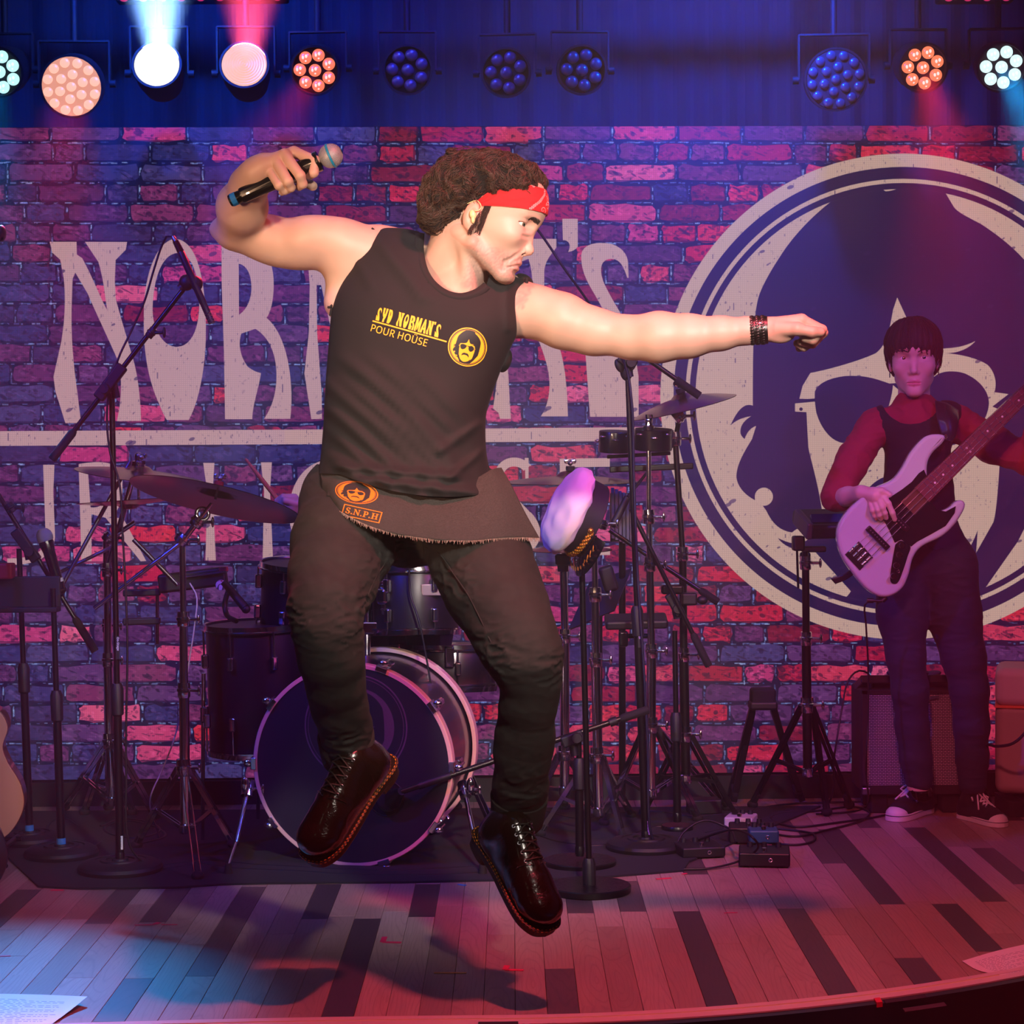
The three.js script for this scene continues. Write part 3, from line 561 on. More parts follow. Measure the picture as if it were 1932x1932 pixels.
function sheet(rows, thick, nu, nv) {    // cloth through rows of points, given a thickness
  const curves = rows.map((r) => new THREE.CatmullRomCurve3(r.map(vv), false, 'centripetal')), P = [], ix = [], uv = [];
  for (let j = 0; j <= nv; j++) {
    const t = j / nv * (rows.length - 1);
    for (let i = 0; i <= nu; i++) { const col = new THREE.CatmullRomCurve3(curves.map((c) => c.getPoint(i / nu)), false, 'centripetal'); const p = col.getPoint(t / (rows.length - 1)); P.push(p.x, p.y, p.z); uv.push(i / nu, 1 - j / nv); }
  }
  const w = nu + 1; for (let j = 0; j < nv; j++) for (let i = 0; i < nu; i++) { const a = j * w + i; ix.push(a, a + w, a + 1, a + 1, a + w, a + w + 1); }
  const g = new THREE.BufferGeometry(); g.setAttribute('position', new THREE.Float32BufferAttribute(P, 3)); g.setAttribute('uv', new THREE.Float32BufferAttribute(uv, 2)); g.setIndex(ix); g.computeVertexNormals();
  if (!thick) return g;
  const n = P.length / 3, N = g.attributes.normal.array, Q = P.slice(); for (let i = 0; i < P.length; i++) Q.push(P[i] - N[i] * thick);
  const I = ix.slice(); for (let i = 0; i < ix.length; i += 3) I.push(ix[i] + n, ix[i + 2] + n, ix[i + 1] + n);
  const edge = []; for (let i = 0; i <= nu; i++) edge.push(i); for (let j = 1; j <= nv; j++) edge.push(j * w + nu); for (let i = nu - 1; i >= 0; i--) edge.push(nv * w + i); for (let j = nv - 1; j > 0; j--) edge.push(j * w);
  edge.forEach((a, k) => { const b = edge[(k + 1) % edge.length]; I.push(a, b, a + n, b, b + n, a + n); });
  const h = new THREE.BufferGeometry(); h.setAttribute('position', new THREE.Float32BufferAttribute(Q, 3)); h.setAttribute('uv', new THREE.Float32BufferAttribute([...uv, ...uv], 2)); h.setIndex(I); h.computeVertexNormals(); return h;
}
function decal(g, keep, uvOf, lift) {    // the part of a surface that carries a print, a hair's breadth in front of it
  const p = g.attributes.position, n = g.attributes.normal, map = new Map(), P = [], N = [], U = [], ix = [];
  const vtx = (i) => { if (!map.has(i)) { map.set(i, P.length / 3); P.push(p.getX(i) + n.getX(i) * lift, p.getY(i) + n.getY(i) * lift, p.getZ(i) + n.getZ(i) * lift); N.push(n.getX(i), n.getY(i), n.getZ(i)); U.push(...uvOf(p.getX(i), p.getY(i), p.getZ(i))); } return map.get(i); };
  for (let t = 0; t < g.index.count; t += 3) { const k = [0, 1, 2].map((s) => g.index.getX(t + s)); if (k.every((i) => keep(p.getX(i), p.getY(i), p.getZ(i), n.getX(i), n.getY(i), n.getZ(i)))) ix.push(...k.map(vtx)); }
  const o = new THREE.BufferGeometry(); o.setAttribute('position', new THREE.Float32BufferAttribute(P, 3)); o.setAttribute('normal', new THREE.Float32BufferAttribute(N, 3)); o.setAttribute('uv', new THREE.Float32BufferAttribute(U, 2)); o.setIndex(ix); return o;
}
// the round emblem and lettering of the house, as print on cloth or drum skin, drawn in a box 1 wide and 1 high
function emblem(g, x, y, s, ink, paper, rings = true) {
  g.save(); g.translate(x, y); g.scale(s / 914, s / 914); g.translate(-1247, -293);
  const disc = (r, c) => { g.fillStyle = c; g.beginPath(); g.arc(1704, 750, r, 0, 7); g.fill(); };
  if (rings) { disc(457, ink); disc(432, paper); disc(410, ink); disc(402, paper); } disc(391, ink);
  g.beginPath(); g.arc(1704, 750, 391, 0, 7); g.clip(); g.translate(1240, 270); g.scale(0.35818, 0.35818);
  const fill = (d, c) => { g.fillStyle = c; g.fill(new Path2D(d)); };
  fill(EMBLEM.hair, paper); fill(EMBLEM.face, ink); fill(EMBLEM.glasses, paper); fill(EMBLEM.tache, paper); g.fillStyle = ink; g.beginPath(); g.arc(562, 1862, 48, 0, 7); g.fill();
  g.restore();
}
// ================================================================ the jumping singer
const SING_D = 4.55;
const T = (px, py, dz = 0) => at(px, py, SING_D - dz);
const TA = (px, py, dz, r) => { const p = T(px, py, dz); return [p.x, p.y, p.z, r]; };
const mm = (px, dz = 0) => px * (SING_D - dz) / FOCAL;
const skinMat = phy(0xffffff, 0.5, 0, { vertexColors: true, sheen: 0.15, sheenColor: 0xffc0a0, sheenRoughness: 0.6 });
const SKIN = [0.60, 0.375, 0.285];
const singer = thing('person', 'man in a black sleeveless print shirt and red bandana leaping with a microphone raised', 'person', T(770, 980, 0));
{
  // ---- head frame: f forward, u up, s towards the near side
  const hF = V(0.925, -0.337, 0.174).normalize(), hU = V(0.342, 0.94, 0).addScaledVector(hF, -V(0.342, 0.94, 0).dot(hF)).normalize(), hS = hF.clone().cross(hU), hO = T(905, 412, 0.05);
  const H = (f, u, s) => hO.clone().addScaledVector(hF, f).addScaledVector(hU, u).addScaledVector(hS, s);
  const hM = new THREE.Matrix4().makeBasis(hF, hU, hS);
  const two = (fn) => [fn(1), fn(-1)];
  const skull = [
    eld(H(0.034, 0.052, 0), [0.104, 0.09, 0.077], hM), eld(H(0.056, -0.022, 0), [0.066, 0.08, 0.06], hM, 0.03),
    two((s) => [cap(H(0.016, -0.062, 0.054 * s), H(0.088, -0.101, 0.018 * s), 0.017, 0.016, 0.02), eld(H(0.083, -0.016, 0.047 * s), [0.026, 0.018, 0.017], hM, 0.025), cap(H(0.1135, 0.043, 0.004 * s), H(0.1, 0.042, 0.045 * s), 0.0125, 0.0115, 0.012)]),
    cap(H(0.1, -0.1, -0.009), H(0.1, -0.1, 0.009), 0.0185, 0.0185, 0.018), eld(H(0.094, -0.064, 0), [0.024, 0.026, 0.033], hM, 0.02),
    two((s) => eld(H(0.128, 0.0165, 0.036 * s), [0.026, 0.0135, 0.02], hM, 0.012, true)),
    cap(H(0.112, 0.018, 0), H(0.1275, -0.029, 0), 0.008, 0.0095, 0.009), eld(H(0.1285, -0.0335, 0), [0.0125, 0.0105, 0.011], hM, 0.008), two((s) => eld(H(0.114, -0.0395, 0.0125 * s), [0.0125, 0.0088, 0.0075], hM, 0.004)),
    cap(H(0.113, -0.046, 0), H(0.125, -0.0435, 0), 0.0035, 0.004, 0.004),
  ];
  const skullF = field(skull);
  const surf = (u, s) => { let a = 0.17; for (let k = 0; k < 40; k++) { const q = H(a, u, s), d = skullF(q.x, q.y, q.z); if (Math.abs(d) < 1e-4) break; a -= d * 0.8; } return a; };   // where the face lies
  const onF = (u, s, o = 0) => H(surf(u, s) + o, u, s);
  const head = [skull,
    two((s) => eld(H(0.1205, -0.0455, 0.0085 * s), [0.0065, 0.0042, 0.0042], hM, 0.002, true)),
    // lids
    two((s) => [eld(H(0.0965, 0.022, 0.035 * s), [0.0158, 0.0105, 0.0185], hM, 0.004), eld(H(0.0962, 0.0055, 0.035 * s), [0.0152, 0.009, 0.018], hM, 0.005), cap(H(0.109, 0.0262, 0.02 * s), H(0.1, 0.0255, 0.05 * s), 0.0012, 0.0012, 0.004, true), eld(H(0.1075, 0.0135, 0.044 * s), [0.018, 0.0039, 0.0135], hM, 0.0015, true)]),
    // mouth, its corners drawn down, and the folds round it
    two((s) => [chain([[0, -0.0662], [0.01, -0.0655], [0.02, -0.0705], [0.028, -0.0785]].map(([q, u], i) => [...onF(u, q * s, -0.0025).toArray(), [0.0056, 0.0056, 0.0044, 0.002][i]]), 0.003), chain([[0, -0.0785], [0.01, -0.0785], [0.019, -0.0815], [0.026, -0.086]].map(([q, u], i) => [...onF(u, q * s, -0.003).toArray(), [0.0066, 0.0064, 0.005, 0.002][i]]), 0.003),
      ...[[0, -0.072, 0.01, -0.072], [0.01, -0.072, 0.02, -0.0765], [0.02, -0.0765, 0.0315, -0.086]].map(([q0, u0, q1, u1]) => cap(onF(u0, q0 * s, 0.003), onF(u1, q1 * s, 0.0015), 0.0016, 0.0013, 0.003, true)),
      ...[[0.019, -0.04, 0.03, -0.056], [0.03, -0.056, 0.037, -0.076], [0.037, -0.076, 0.035, -0.092]].map(([q0, u0, q1, u1]) => cap(onF(u0, q0 * s, 0.0013), onF(u1, q1 * s, 0.0016), 0.0018, 0.0018, 0.008, true)),
      cap(onF(0.0005 - 0.008, 0.02 * s, 0.0008), onF(-0.011, 0.045 * s, 0.0008), 0.0018, 0.0014, 0.006, true)]),
    cap(onF(-0.0905, -0.013, 0.0005), onF(-0.0905, 0.013, 0.0005), 0.0028, 0.0028, 0.008, true),
    // ears
    two((s) => [eld(H(-0.003, -0.006, 0.074 * s), [0.0175, 0.031, 0.009], hM, 0.008), cap(H(0.006, -0.03, 0.073 * s), H(0.004, -0.036, 0.073 * s), 0.0075, 0.007, 0.006), eld(H(0.001, -0.008, 0.085 * s), [0.0105, 0.02, 0.007], hM, 0.003, true),
      cap(H(0.011, 0.0, 0.074 * s), H(0.012, -0.012, 0.074 * s), 0.006, 0.006, 0.005), cap(H(-0.009, 0.004, 0.077 * s), H(-0.01, -0.016, 0.078 * s), 0.0024, 0.0024, 0.003)]),
    // neck
    cap(T(866, 432, 0.03), T(853, 545, 0.0), 0.06, 0.07, 0.018), cap(H(0.022, -0.095, 0), T(862, 548, 0.04), 0.03, 0.05, 0.014), cap(H(-0.012, -0.05, 0.05), T(886, 560, 0.072), 0.013, 0.011, 0.022), cap(H(-0.03, -0.05, 0.04), T(815, 500, 0.035), 0.02, 0.02, 0.03),
  ];
  const trunk = [
    cap(T(850, 545, -0.03), T(800, 660, -0.03), 0.075, 0.11, 0.06), cap(T(720, 505, -0.03), T(950, 585, -0.03), 0.062, 0.06, 0.05), cap(T(800, 660, -0.03), T(765, 860, -0.03), 0.115, 0.115, 0.06),
    cap(T(835, 485, -0.04), T(720, 462, -0.04), 0.045, 0.045, 0.04), cap(T(890, 520, -0.04), T(985, 566, -0.03), 0.04, 0.042, 0.04), cap(T(700, 950, -0.02), T(850, 975, -0.02), 0.1, 0.1, 0.05),
    chain([TA(650, 970, 0, 0.09), TA(613, 1160, 0.33, 0.062)], 0.03), chain([TA(613, 1160, 0.33, 0.055), TA(640, 1330, 0.22, 0.05), TA(662, 1430, 0.12, 0.036)], 0.02),
    chain([TA(890, 990, 0, 0.09), TA(1000, 1240, 0.3, 0.058)], 0.03), chain([TA(1000, 1240, 0.3, 0.055), TA(995, 1380, 0.2, 0.052), TA(978, 1550, 0.07, 0.036)], 0.02),
  ];
  // raised right arm and gripping hand
  const armR = [
    chain([TA(690, 480, -0.02, 0.066), TA(648, 466, -0.01, 0.06), TA(574, 458, -0.01, 0.052), TA(500, 449, -0.02, 0.05), TA(446, 437, -0.02, 0.044)], 0.02), eld(T(600, 445, 0.01), [0.06, 0.042, 0.046], [0, 0, 0.05], 0.03), eld(T(560, 475, -0.03), [0.07, 0.035, 0.045], [0, 0, 0.1], 0.03),
    cap(T(412, 432, -0.03), T(425, 437, -0.03), 0.021, 0.024, 0.025), chain([TA(448, 428, 0.0, 0.048), TA(457, 390, 0.07, 0.054), TA(470, 350, 0.14, 0.04), TA(481, 325, 0.19, 0.03)], 0.02),
    cap(T(660, 520, -0.02), T(648, 570, -0.02), 0.05, 0.045, 0.04),
  ];
  const handR = [
    cap(T(476, 334, 0.175), T(500, 312, 0.2), 0.03, 0.027, 0.02),
    ...[[555, 287, 0.2], [537, 292, 0.213], [520, 302, 0.213], [506, 316, 0.205]].map(([x, y, d], i) => cap(T(487 + i, 318 + i * 2, 0.195), T(x, y, d), 0.021, 0.0125, 0.008)),
    chain([TA(555, 287, 0.2, 0.0125), TA(594, 303, 0.222, 0.011), TA(592, 326, 0.226, 0.01), TA(584, 332, 0.212, 0.009)], 0.004),
    chain([TA(537, 292, 0.213, 0.0125), TA(566, 331, 0.243, 0.011), TA(571, 347, 0.232, 0.0098), TA(564, 353, 0.214, 0.0085)], 0.004),
    chain([TA(520, 302, 0.213, 0.012), TA(543, 342, 0.243, 0.011), TA(549, 354, 0.23, 0.0092), TA(542, 359, 0.214, 0.008)], 0.004),
    chain([TA(506, 316, 0.205, 0.0108), TA(526, 350, 0.236, 0.0096), TA(537, 360, 0.222, 0.0083), TA(532, 363, 0.21, 0.0075)], 0.004),
    cap(T(505, 322, 0.18), T(540, 328, 0.165), 0.017, 0.014, 0.015), chain([TA(535, 326, 0.165, 0.0135), TA(573, 341, 0.172, 0.0115), TA(590, 351, 0.185, 0.0105)], 0.006),
  ];
  // punching left arm and fist
  const armL = [
    chain([TA(965, 585, -0.01, 0.066), TA(1005, 588, 0.0, 0.056), TA(1062, 606, 0.02, 0.058), TA(1120, 625, 0.03, 0.05), TA(1192, 637, 0.05, 0.046), TA(1243, 636, 0.07, 0.054), TA(1300, 634, 0.085, 0.046), TA(1360, 629, 0.1, 0.035), TA(1412, 624, 0.11, 0.0275), TA(1446, 622, 0.115, 0.0255)], 0.02),
    eld(T(1040, 590, 0.01), [0.075, 0.04, 0.05], [0, 0, -0.32], 0.03), eld(T(1085, 628, 0.01), [0.075, 0.03, 0.042], [0, 0, -0.28], 0.03),
  ];
  const handL = [
    ...[[1512, 604, 0.138], [1516, 607, 0.115], [1512, 612, 0.092], [1505, 618, 0.072]].map(([x, y, d], i) => cap(T(1447, 620 + i, 0.12 - i * 0.008), T(x, y, d), 0.022, 0.0145, 0.012)),
    eld(T(1474, 629, 0.13), [0.032, 0.022, 0.018], [0, 0, 0.1], 0.012),
    chain([TA(1512, 604, 0.138, 0.013), TA(1551, 622, 0.14, 0.0108), TA(1534, 642, 0.144, 0.0098), TA(1519, 639, 0.136, 0.009)], 0.003),
    chain([TA(1516, 607, 0.115, 0.0132), TA(1553, 628, 0.116, 0.0108), TA(1533, 649, 0.118, 0.0098), TA(1512, 645, 0.112, 0.009)], 0.003),
    chain([TA(1512, 612, 0.092, 0.0125), TA(1541, 640, 0.092, 0.0104), TA(1517, 655, 0.098, 0.0096), TA(1504, 648, 0.092, 0.0088)], 0.003),
    chain([TA(1505, 618, 0.072, 0.0112), TA(1526, 645, 0.072, 0.0092), TA(1508, 657, 0.078, 0.0085)], 0.003),
    chain([TA(1468, 621, 0.135, 0.019), TA(1504, 621, 0.156, 0.0138), TA(1532, 626, 0.16, 0.0118), TA(1548, 627, 0.154, 0.0098)], 0.006),
  ];
  const f = field([trunk, armR, armL, head, handR, handL]);
  const bx = (a, b, pad) => { const lo = vv(a).min(vv(b)), hi = vv(a).max(vv(b)); return [lo.subScalar(pad).toArray(), hi.addScalar(pad).toArray()]; };
  const headBox = bx(H(-0.06, -0.13, -0.09), H(0.15, 0.14, 0.09), 0.03); headBox[0][0] = T(838, 0).x; headBox[0][1] = T(0, 545).y; headBox[1][0] = T(1040, 0).x; headBox[1][1] = T(0, 310).y; headBox[0][2] = hO.z - 0.14; headBox[1][2] = hO.z + 0.14;
  const hrBox = bx(T(478, 375, 0.15), T(612, 268, 0.27), 0.004), hlBox = bx(T(1450, 675, 0.04), T(1572, 590, 0.19), 0.004);
  const col = (x, y, z) => {
    const p = V(x, y, z).sub(hO), a = p.dot(hF), b = p.dot(hU), s = Math.abs(p.dot(hS));
    let c = SKIN.slice();
    if (a > -0.06 && b > -0.16 && b < 0.1 && s < 0.09 && a < 0.16) {
      const lip = Math.max(0, 1 - Math.hypot((b + 0.0725 + 0.3 * Math.max(0, s - 0.008)) / 0.0115, s / 0.03)); if (a > 0.08) { const k = Math.min(1, lip * 3); c = [c[0] * (1 - 0.04 * k), c[1] * (1 - 0.33 * k), c[2] * (1 - 0.25 * k)]; }
      // shaved beard
      const beard = Math.max(0, Math.min(1, (-0.045 - b) / 0.02)) * Math.max(0, Math.min(1, (a - 0.0) / 0.03)) * (0.55 + 0.6 * nz(x * 260, y * 260, z * 260)); if (!(a > 0.09 && lip > 0.1)) { const k = 0.5 * Math.max(0, beard); c = [c[0] * (1 - k), c[1] * (1 - 0.9 * k), c[2] * (1 - 0.72 * k)]; }
      if (s > 0.062 && a < 0.03) c = [c[0], c[1] * 0.82, c[2] * 0.8];
    }
    const m = 1 + 0.07 * nz(x * 35, y * 35, z * 35); return [c[0] * m, c[1] * m * (1 + 0.03 * nz(x * 12, y * 12, z * 12)), c[2] * m];
  };
  const lo = V(1e3, 1e3, 1e3), hi = V(-1e3, -1e3, -1e3); [T(385, 260, 0.25), T(1580, 1460, -0.2), T(620, 1580, 0.5), T(700, 1580, -0.2)].forEach((p) => { lo.min(p); hi.max(p); }); lo.subScalar(0.04); hi.addScalar(0.04); lo.z = T(0, 0, -0.22).z; hi.z = T(0, 0, 0.42).z;
  const skin = [nets(f, lo, hi, 0.0075, [headBox, hrBox, hlBox]), nets(f, headBox[0], headBox[1], 0.003), nets(f, hrBox[0], hrBox[1], 0.0024), nets(f, hlBox[0], hlBox[1], 0.0024)].map((g) => tint(planarUV(g, hO, V(1, 0, 0), V(0, 1, 0)), col));
  bodyMesh('body', skin, skinMat, singer);

  // ---- eyes and brows
  const eyeTex = canvasTex(128, 64, (g) => { g.fillStyle = '#e6ddd6'; g.fillRect(0, 0, 128, 64); g.fillStyle = '#5a5a48'; g.beginPath(); g.arc(64, 32, 10, 0, 7); g.fill(); g.fillStyle = '#0c0a0a'; g.beginPath(); g.arc(64, 32, 4.4, 0, 7); g.fill(); }, true, false);
  const eyeMat = phy(0xffffff, 0.15, 0, { map: eyeTex, clearcoat: 1 });
  for (const s of [1, -1]) {
    const q = new THREE.Matrix4().makeBasis(hF.clone().addScaledVector(hS, 0.55).normalize(), hU, hS.clone().addScaledVector(hF, -0.55).normalize()).setPosition(H(0.0985, 0.0135, 0.0358 * s));
    part('eye', new THREE.SphereGeometry(0.0122, 24, 16).applyMatrix4(q), eyeMat, singer);
    const brow = []; for (let i = 0; i < 380; i++) { const t = rnd(), u = 0.026 + 0.0065 * Math.sin(Math.PI * (0.15 + 0.75 * t)) + rr(-1, 1) * 0.0048 * (1 - 0.6 * t), q = H(0.14, u, s * (0.012 + 0.062 * t)), dir = hF.clone().multiplyScalar(-1 + 0.55 * t).addScaledVector(hS, -s * 0.75 * t).normalize(); for (let k = 0; k < 20; k++) q.addScaledVector(dir, f(q.x, q.y, q.z) * 0.8); brow.push(rod(q, q.clone().addScaledVector(hS, s * 0.005).addScaledVector(hU, 0.003 - 0.004 * t).addScaledVector(hF, 0.0008 - 0.002 * t), 0.0005, 0.0002, 4)); }
    part('eyebrow', brow, std(0x2a1b12, 0.8), singer);
  }
  // ---- hair
  const hairMat = std(0x1a0e08, 0.9);
  const hs = (px, py, rp, s0 = -0.05, s1 = 0.05, k = 0.02) => { const p = T(px, py).sub(hO), a = p.dot(hF), b = p.dot(hU); return cap(H(a, b, s0), H(a, b, s1), mm(rp), mm(rp), k); };
  const hairF = field([hs(885, 350, 50), hs(935, 345, 46), hs(968, 348, 38, -0.055, 0.05), hs(994, 352, 27, -0.055, 0.045), hs(1003, 354, 18, -0.05, 0.035), hs(1012, 350, 15, -0.045, 0.03), hs(852, 372, 40), hs(836, 402, 32), hs(830, 425, 20, -0.05, 0.04), hs(850, 420, 28, -0.05, 0.03), hs(905, 370, 22, -0.06, 0.068), hs(880, 378, 22, -0.06, 0.066), hs(940, 362, 18, -0.06, 0.068), hs(858, 405, 18, -0.055, 0.05),
    eld(H(-0.002, -0.014, 0.092), [0.03, 0.036, 0.03], hM, 0.012, true)],
  (x, y, z) => { const w = nz(x * 16, y * 16, z * 16) * 0.6; return -0.006 * nz(x * 34 + w, y * 34 - w, z * 34) - 0.0035 * Math.sin(46 * (x * 0.8 + y * 0.5) + 7 * nz(x * 20, y * 20, z * 20)) - 0.002 * nz(x * 110, y * 110, z * 110); });
  const hb = [T(785, 460, -0.16), T(1040, 275, 0.16)], hairG = nets(hairF, [hb[0].x, hb[0].y, hb[0].z], [hb[1].x, hb[1].y, hb[1].z], 0.004);
  const strands = [], hp = hairG.attributes.position, hn = hairG.attributes.normal;
  for (let i = 0; i < 4600; i++) {
    const k = Math.floor(rnd() * hp.count), p = V(hp.getX(k), hp.getY(k), hp.getZ(k)), n = V(hn.getX(k), hn.getY(k), hn.getZ(k)); if (n.z < -0.3) continue;
    const crown = H(-0.01, 0.15, 0.01), ph = rr(-0.5, 0.5), pts = [], lift = rr(0.0006, 0.0028);
    let q = p.clone();
    for (let j = 0; j < 9; j++) {
      const e = 0.004, g0 = hairF(q.x, q.y, q.z), N = V(hairF(q.x + e, q.y, q.z) - g0, hairF(q.x, q.y + e, q.z) - g0, hairF(q.x, q.y, q.z + e) - g0).normalize();
      q.addScaledVector(N, -(g0 - lift)); pts.push(q.clone().addScaledVector(N, j > 6 ? 0.0012 * (j - 6) : 0));
      const t = q.clone().sub(crown); t.addScaledVector(N, -t.dot(N)).normalize(); const side = N.clone().cross(t), w = 2.6 * nz(q.x * 22, q.y * 22, q.z * 22) + ph + 0.5 * Math.sin(j * 0.9 + 14 * nz(q.x * 9, q.y * 9, 7)); t.multiplyScalar(Math.cos(w)).addScaledVector(side, Math.sin(w)); q = q.clone().addScaledVector(t, 0.0055);
    }
    strands.push(tube(pts, rr(0.0005, 0.0009), 7, 3));
  }
  // loose curls over the bandana and at the nape
  for (let i = 0; i < 16; i++) { const a = rr(-0.01, 0.1), b0 = 0.09, pts = []; const s0 = rr(0.058, 0.08) - Math.max(0, a - 0.05) * 0.4, len = rr(0.018, 0.05) * (a < 0.06 ? 1 : 0.5), ph = rr(0, 6); for (let j = 0; j < 7; j++) pts.push(H(a - 0.0 + 0.006 * Math.sin(ph + j * 1.1) + j * 0.0012, b0 - 0.01 * (a < 0.03 ? 3 : 0) - len * j / 6, s0 + 0.004 + 0.003 * Math.cos(ph + j * 1.1))); strands.push(tube(pts, 0.0009, 10, 4)); }
  hairMat.bumpMap = rep(canvasTex(128, 128, (g) => { for (let i = 0; i < 900; i++) { g.strokeStyle = rgb([1, 1, 1], rr(40, 255)); g.lineWidth = rr(0.8, 2); const x = rr(-10, 128), y = rr(0, 128); g.beginPath(); g.moveTo(x, y); g.bezierCurveTo(x + 12, y - 8, x + 22, y + 10, x + 36, y + rr(-6, 6)); g.stroke(); } }, false), 22); hairMat.bumpScale = 0.004;
  part('hair', planarUV(hairG, hO, V(0.8, 0.3, 0.4).normalize(), V(-0.3, 0.9, -0.2).normalize()), hairMat, singer);
  part('curls', strands, phy(0x3c281a, 0.5, 0, { sheen: 0.2, sheenColor: 0xa06a40, sheenRoughness: 0.4 }), singer).userData.kind = 'stuff';
  { const burn = []; for (let i = 0; i < 1100; i++) { const t = rnd(), a = 0.026 - 0.012 * t + rr(-0.009, 0.009) * (0.75 + 0.5 * t), b = 0.03 - 0.075 * t; let q = H(a, b, 0.09); for (let k = 0; k < 12; k++) q.addScaledVector(hS, -f(q.x, q.y, q.z)); burn.push(rod(q, q.clone().addScaledVector(hU, -0.006).addScaledVector(hF, rr(-0.002, 0.002)).addScaledVector(hS, 0.0022), 0.0005, 0.0002, 3)); } part('sideburn', burn, std(0x33211a, 0.75), singer); }
  // ---- bandana
  {
    const nA = 96, nB = 10, P = [], ix = [], uv = [];
    const ff = field(head.slice(0, 2));
    for (let i = 0; i <= nA; i++) {
      const a = -Math.PI + 2 * Math.PI * i / nA, ca = Math.cos(a), sa = Math.sin(a);
      for (let j = 0; j <= nB; j++) {
        const fr = 0.034 + 0.1 * ca, low = 0.0212 + (fr - 0.018) * 0.29, high = fr > 0.04 ? 0.0857 + (fr - 0.0426) * 0.22 : Math.max(low + 0.012, 0.0857 - (0.0426 - fr) * 1.35), u = low + (high - low) * j / nB;
        let r = 0.16; for (let k = 0; k < 14; k++) { const q = H(0.034 + r * ca, u, r * 0.78 * sa); r -= ff(q.x, q.y, q.z) - 0.0035 - 0.0008 * Math.sin(j * 1.9 + 2.5 * nz(ca * 5, sa * 5, 3)); }
        P.push(...H(0.034 + r * ca, u, r * 0.78 * sa).toArray()); uv.push(a / Math.PI * 5.2, (u - low) / 0.05);
      }
    }
    const w = nB + 1; for (let i = 0; i < nA; i++) for (let j = 0; j < nB; j++) { const a = i * w + j; ix.push(a, a + w, a + 1, a + 1, a + w, a + w + 1); }
    const g = new THREE.BufferGeometry(); g.setAttribute('position', new THREE.Float32BufferAttribute(P, 3)); g.setAttribute('uv', new THREE.Float32BufferAttribute(uv, 2)); g.setIndex(ix); g.computeVertexNormals();
    const tex = canvasTex(1024, 128, (c, W, Hh) => {      // u runs over the whole band, the forehead in the middle
      c.fillStyle = '#c8141c'; c.fillRect(0, 0, W, Hh); c.translate(512, 64); c.strokeStyle = '#f6d8d8'; c.fillStyle = '#5a0a10'; c.lineWidth = 2.4;
      for (const m of [1, -1]) {
        c.save(); c.scale(m, 1);
        for (let k = 0; k < 7; k++) { c.beginPath(); c.ellipse(0, -18, 8, 17, 0, 0, 7); c.stroke(); c.rotate(Math.PI * 2 / 7); } c.setTransform(1, 0, 0, 1, 512, 64); c.scale(m, 1); c.beginPath(); c.arc(0, 0, 5, 0, 7); c.stroke();
        for (let k = 0; k < 12; k++) { c.save(); c.translate(38 + k * 7.5, -58 + k * 10.6); c.rotate(0.9); c.beginPath(); c.ellipse(0, 0, 4, 6, 0, 0, 7); c.stroke(); c.restore(); }
        c.beginPath(); c.moveTo(34, 62); c.bezierCurveTo(28, 30, 64, 28, 66, 48); c.bezierCurveTo(64, 62, 48, 60, 50, 48); c.stroke(); c.beginPath(); c.arc(30, -30, 4, 0, 7); c.stroke(); c.beginPath(); c.arc(36, 14, 5, 0, 7); c.stroke(); c.fillRect(24, -4, 9, 3); c.fillRect(27, -7, 3, 9);
        c.restore();
      }
    });
    tex.repeat.set(1 / 10.4, 1); tex.offset.set(0.5, 0);
    part('bandana', g, phy(0xffffff, 0.75, 0, { map: tex, side: THREE.DoubleSide, bumpMap: rep(FINE, 40, 8), bumpScale: 0.0003 }), singer);
  }
  part('ear_monitor', [ell(H(0.002, -0.006, 0.083), [0.0075, 0.0105, 0.005], [0, 0, 0.3]), ell(H(0.006, -0.016, 0.082), [0.005, 0.009, 0.005]), tube([H(0.004, 0.003, 0.085), H(0.012, 0.006, 0.086), H(0.014, 0.016, 0.084), H(0.0, 0.026, 0.08), H(-0.02, 0.014, 0.074)], 0.0012, 16, 6)], phy(0xd0c48c, 0.35, 0, { clearcoat: 0.5 }), singer);

  // ---- sleeveless black shirt: rings from hem to neck
  const shirtMat = phy(0x0f0e11, 0.85, 0, { sheen: 0.18, sheenColor: 0x5a5058, sheenRoughness: 0.5, side: THREE.DoubleSide });
  const rings = [   // left x, y, right x, y, middle depth, front, back
    [600, 893, 938, 908, 0.02, 0.15, 0.14], [604, 868, 925, 886, 0.01, 0.145, 0.135], [607, 840, 918, 855, 0.0, 0.14, 0.13], [610, 800, 916, 806, 0.0, 0.14, 0.125], [612, 760, 920, 770, 0.0, 0.138, 0.125], [615, 710, 940, 712, 0.0, 0.135, 0.125], [619, 660, 958, 668, 0.0, 0.132, 0.125], [624, 600, 975, 632, 0.0, 0.13, 0.125],
    [632, 562, 982, 608, 0.0, 0.126, 0.12], [648, 522, 987, 580, -0.005, 0.115, 0.11], [668, 480, 990, 555, -0.01, 0.1, 0.1], [690, 448, 993, 534, -0.015, 0.082, 0.085], [706, 432, 990, 528, -0.02, 0.062, 0.065], [752, 430, 974, 533, -0.02, 0.055, 0.06], [788, 436, 950, 541, -0.02, 0.055, 0.06]];
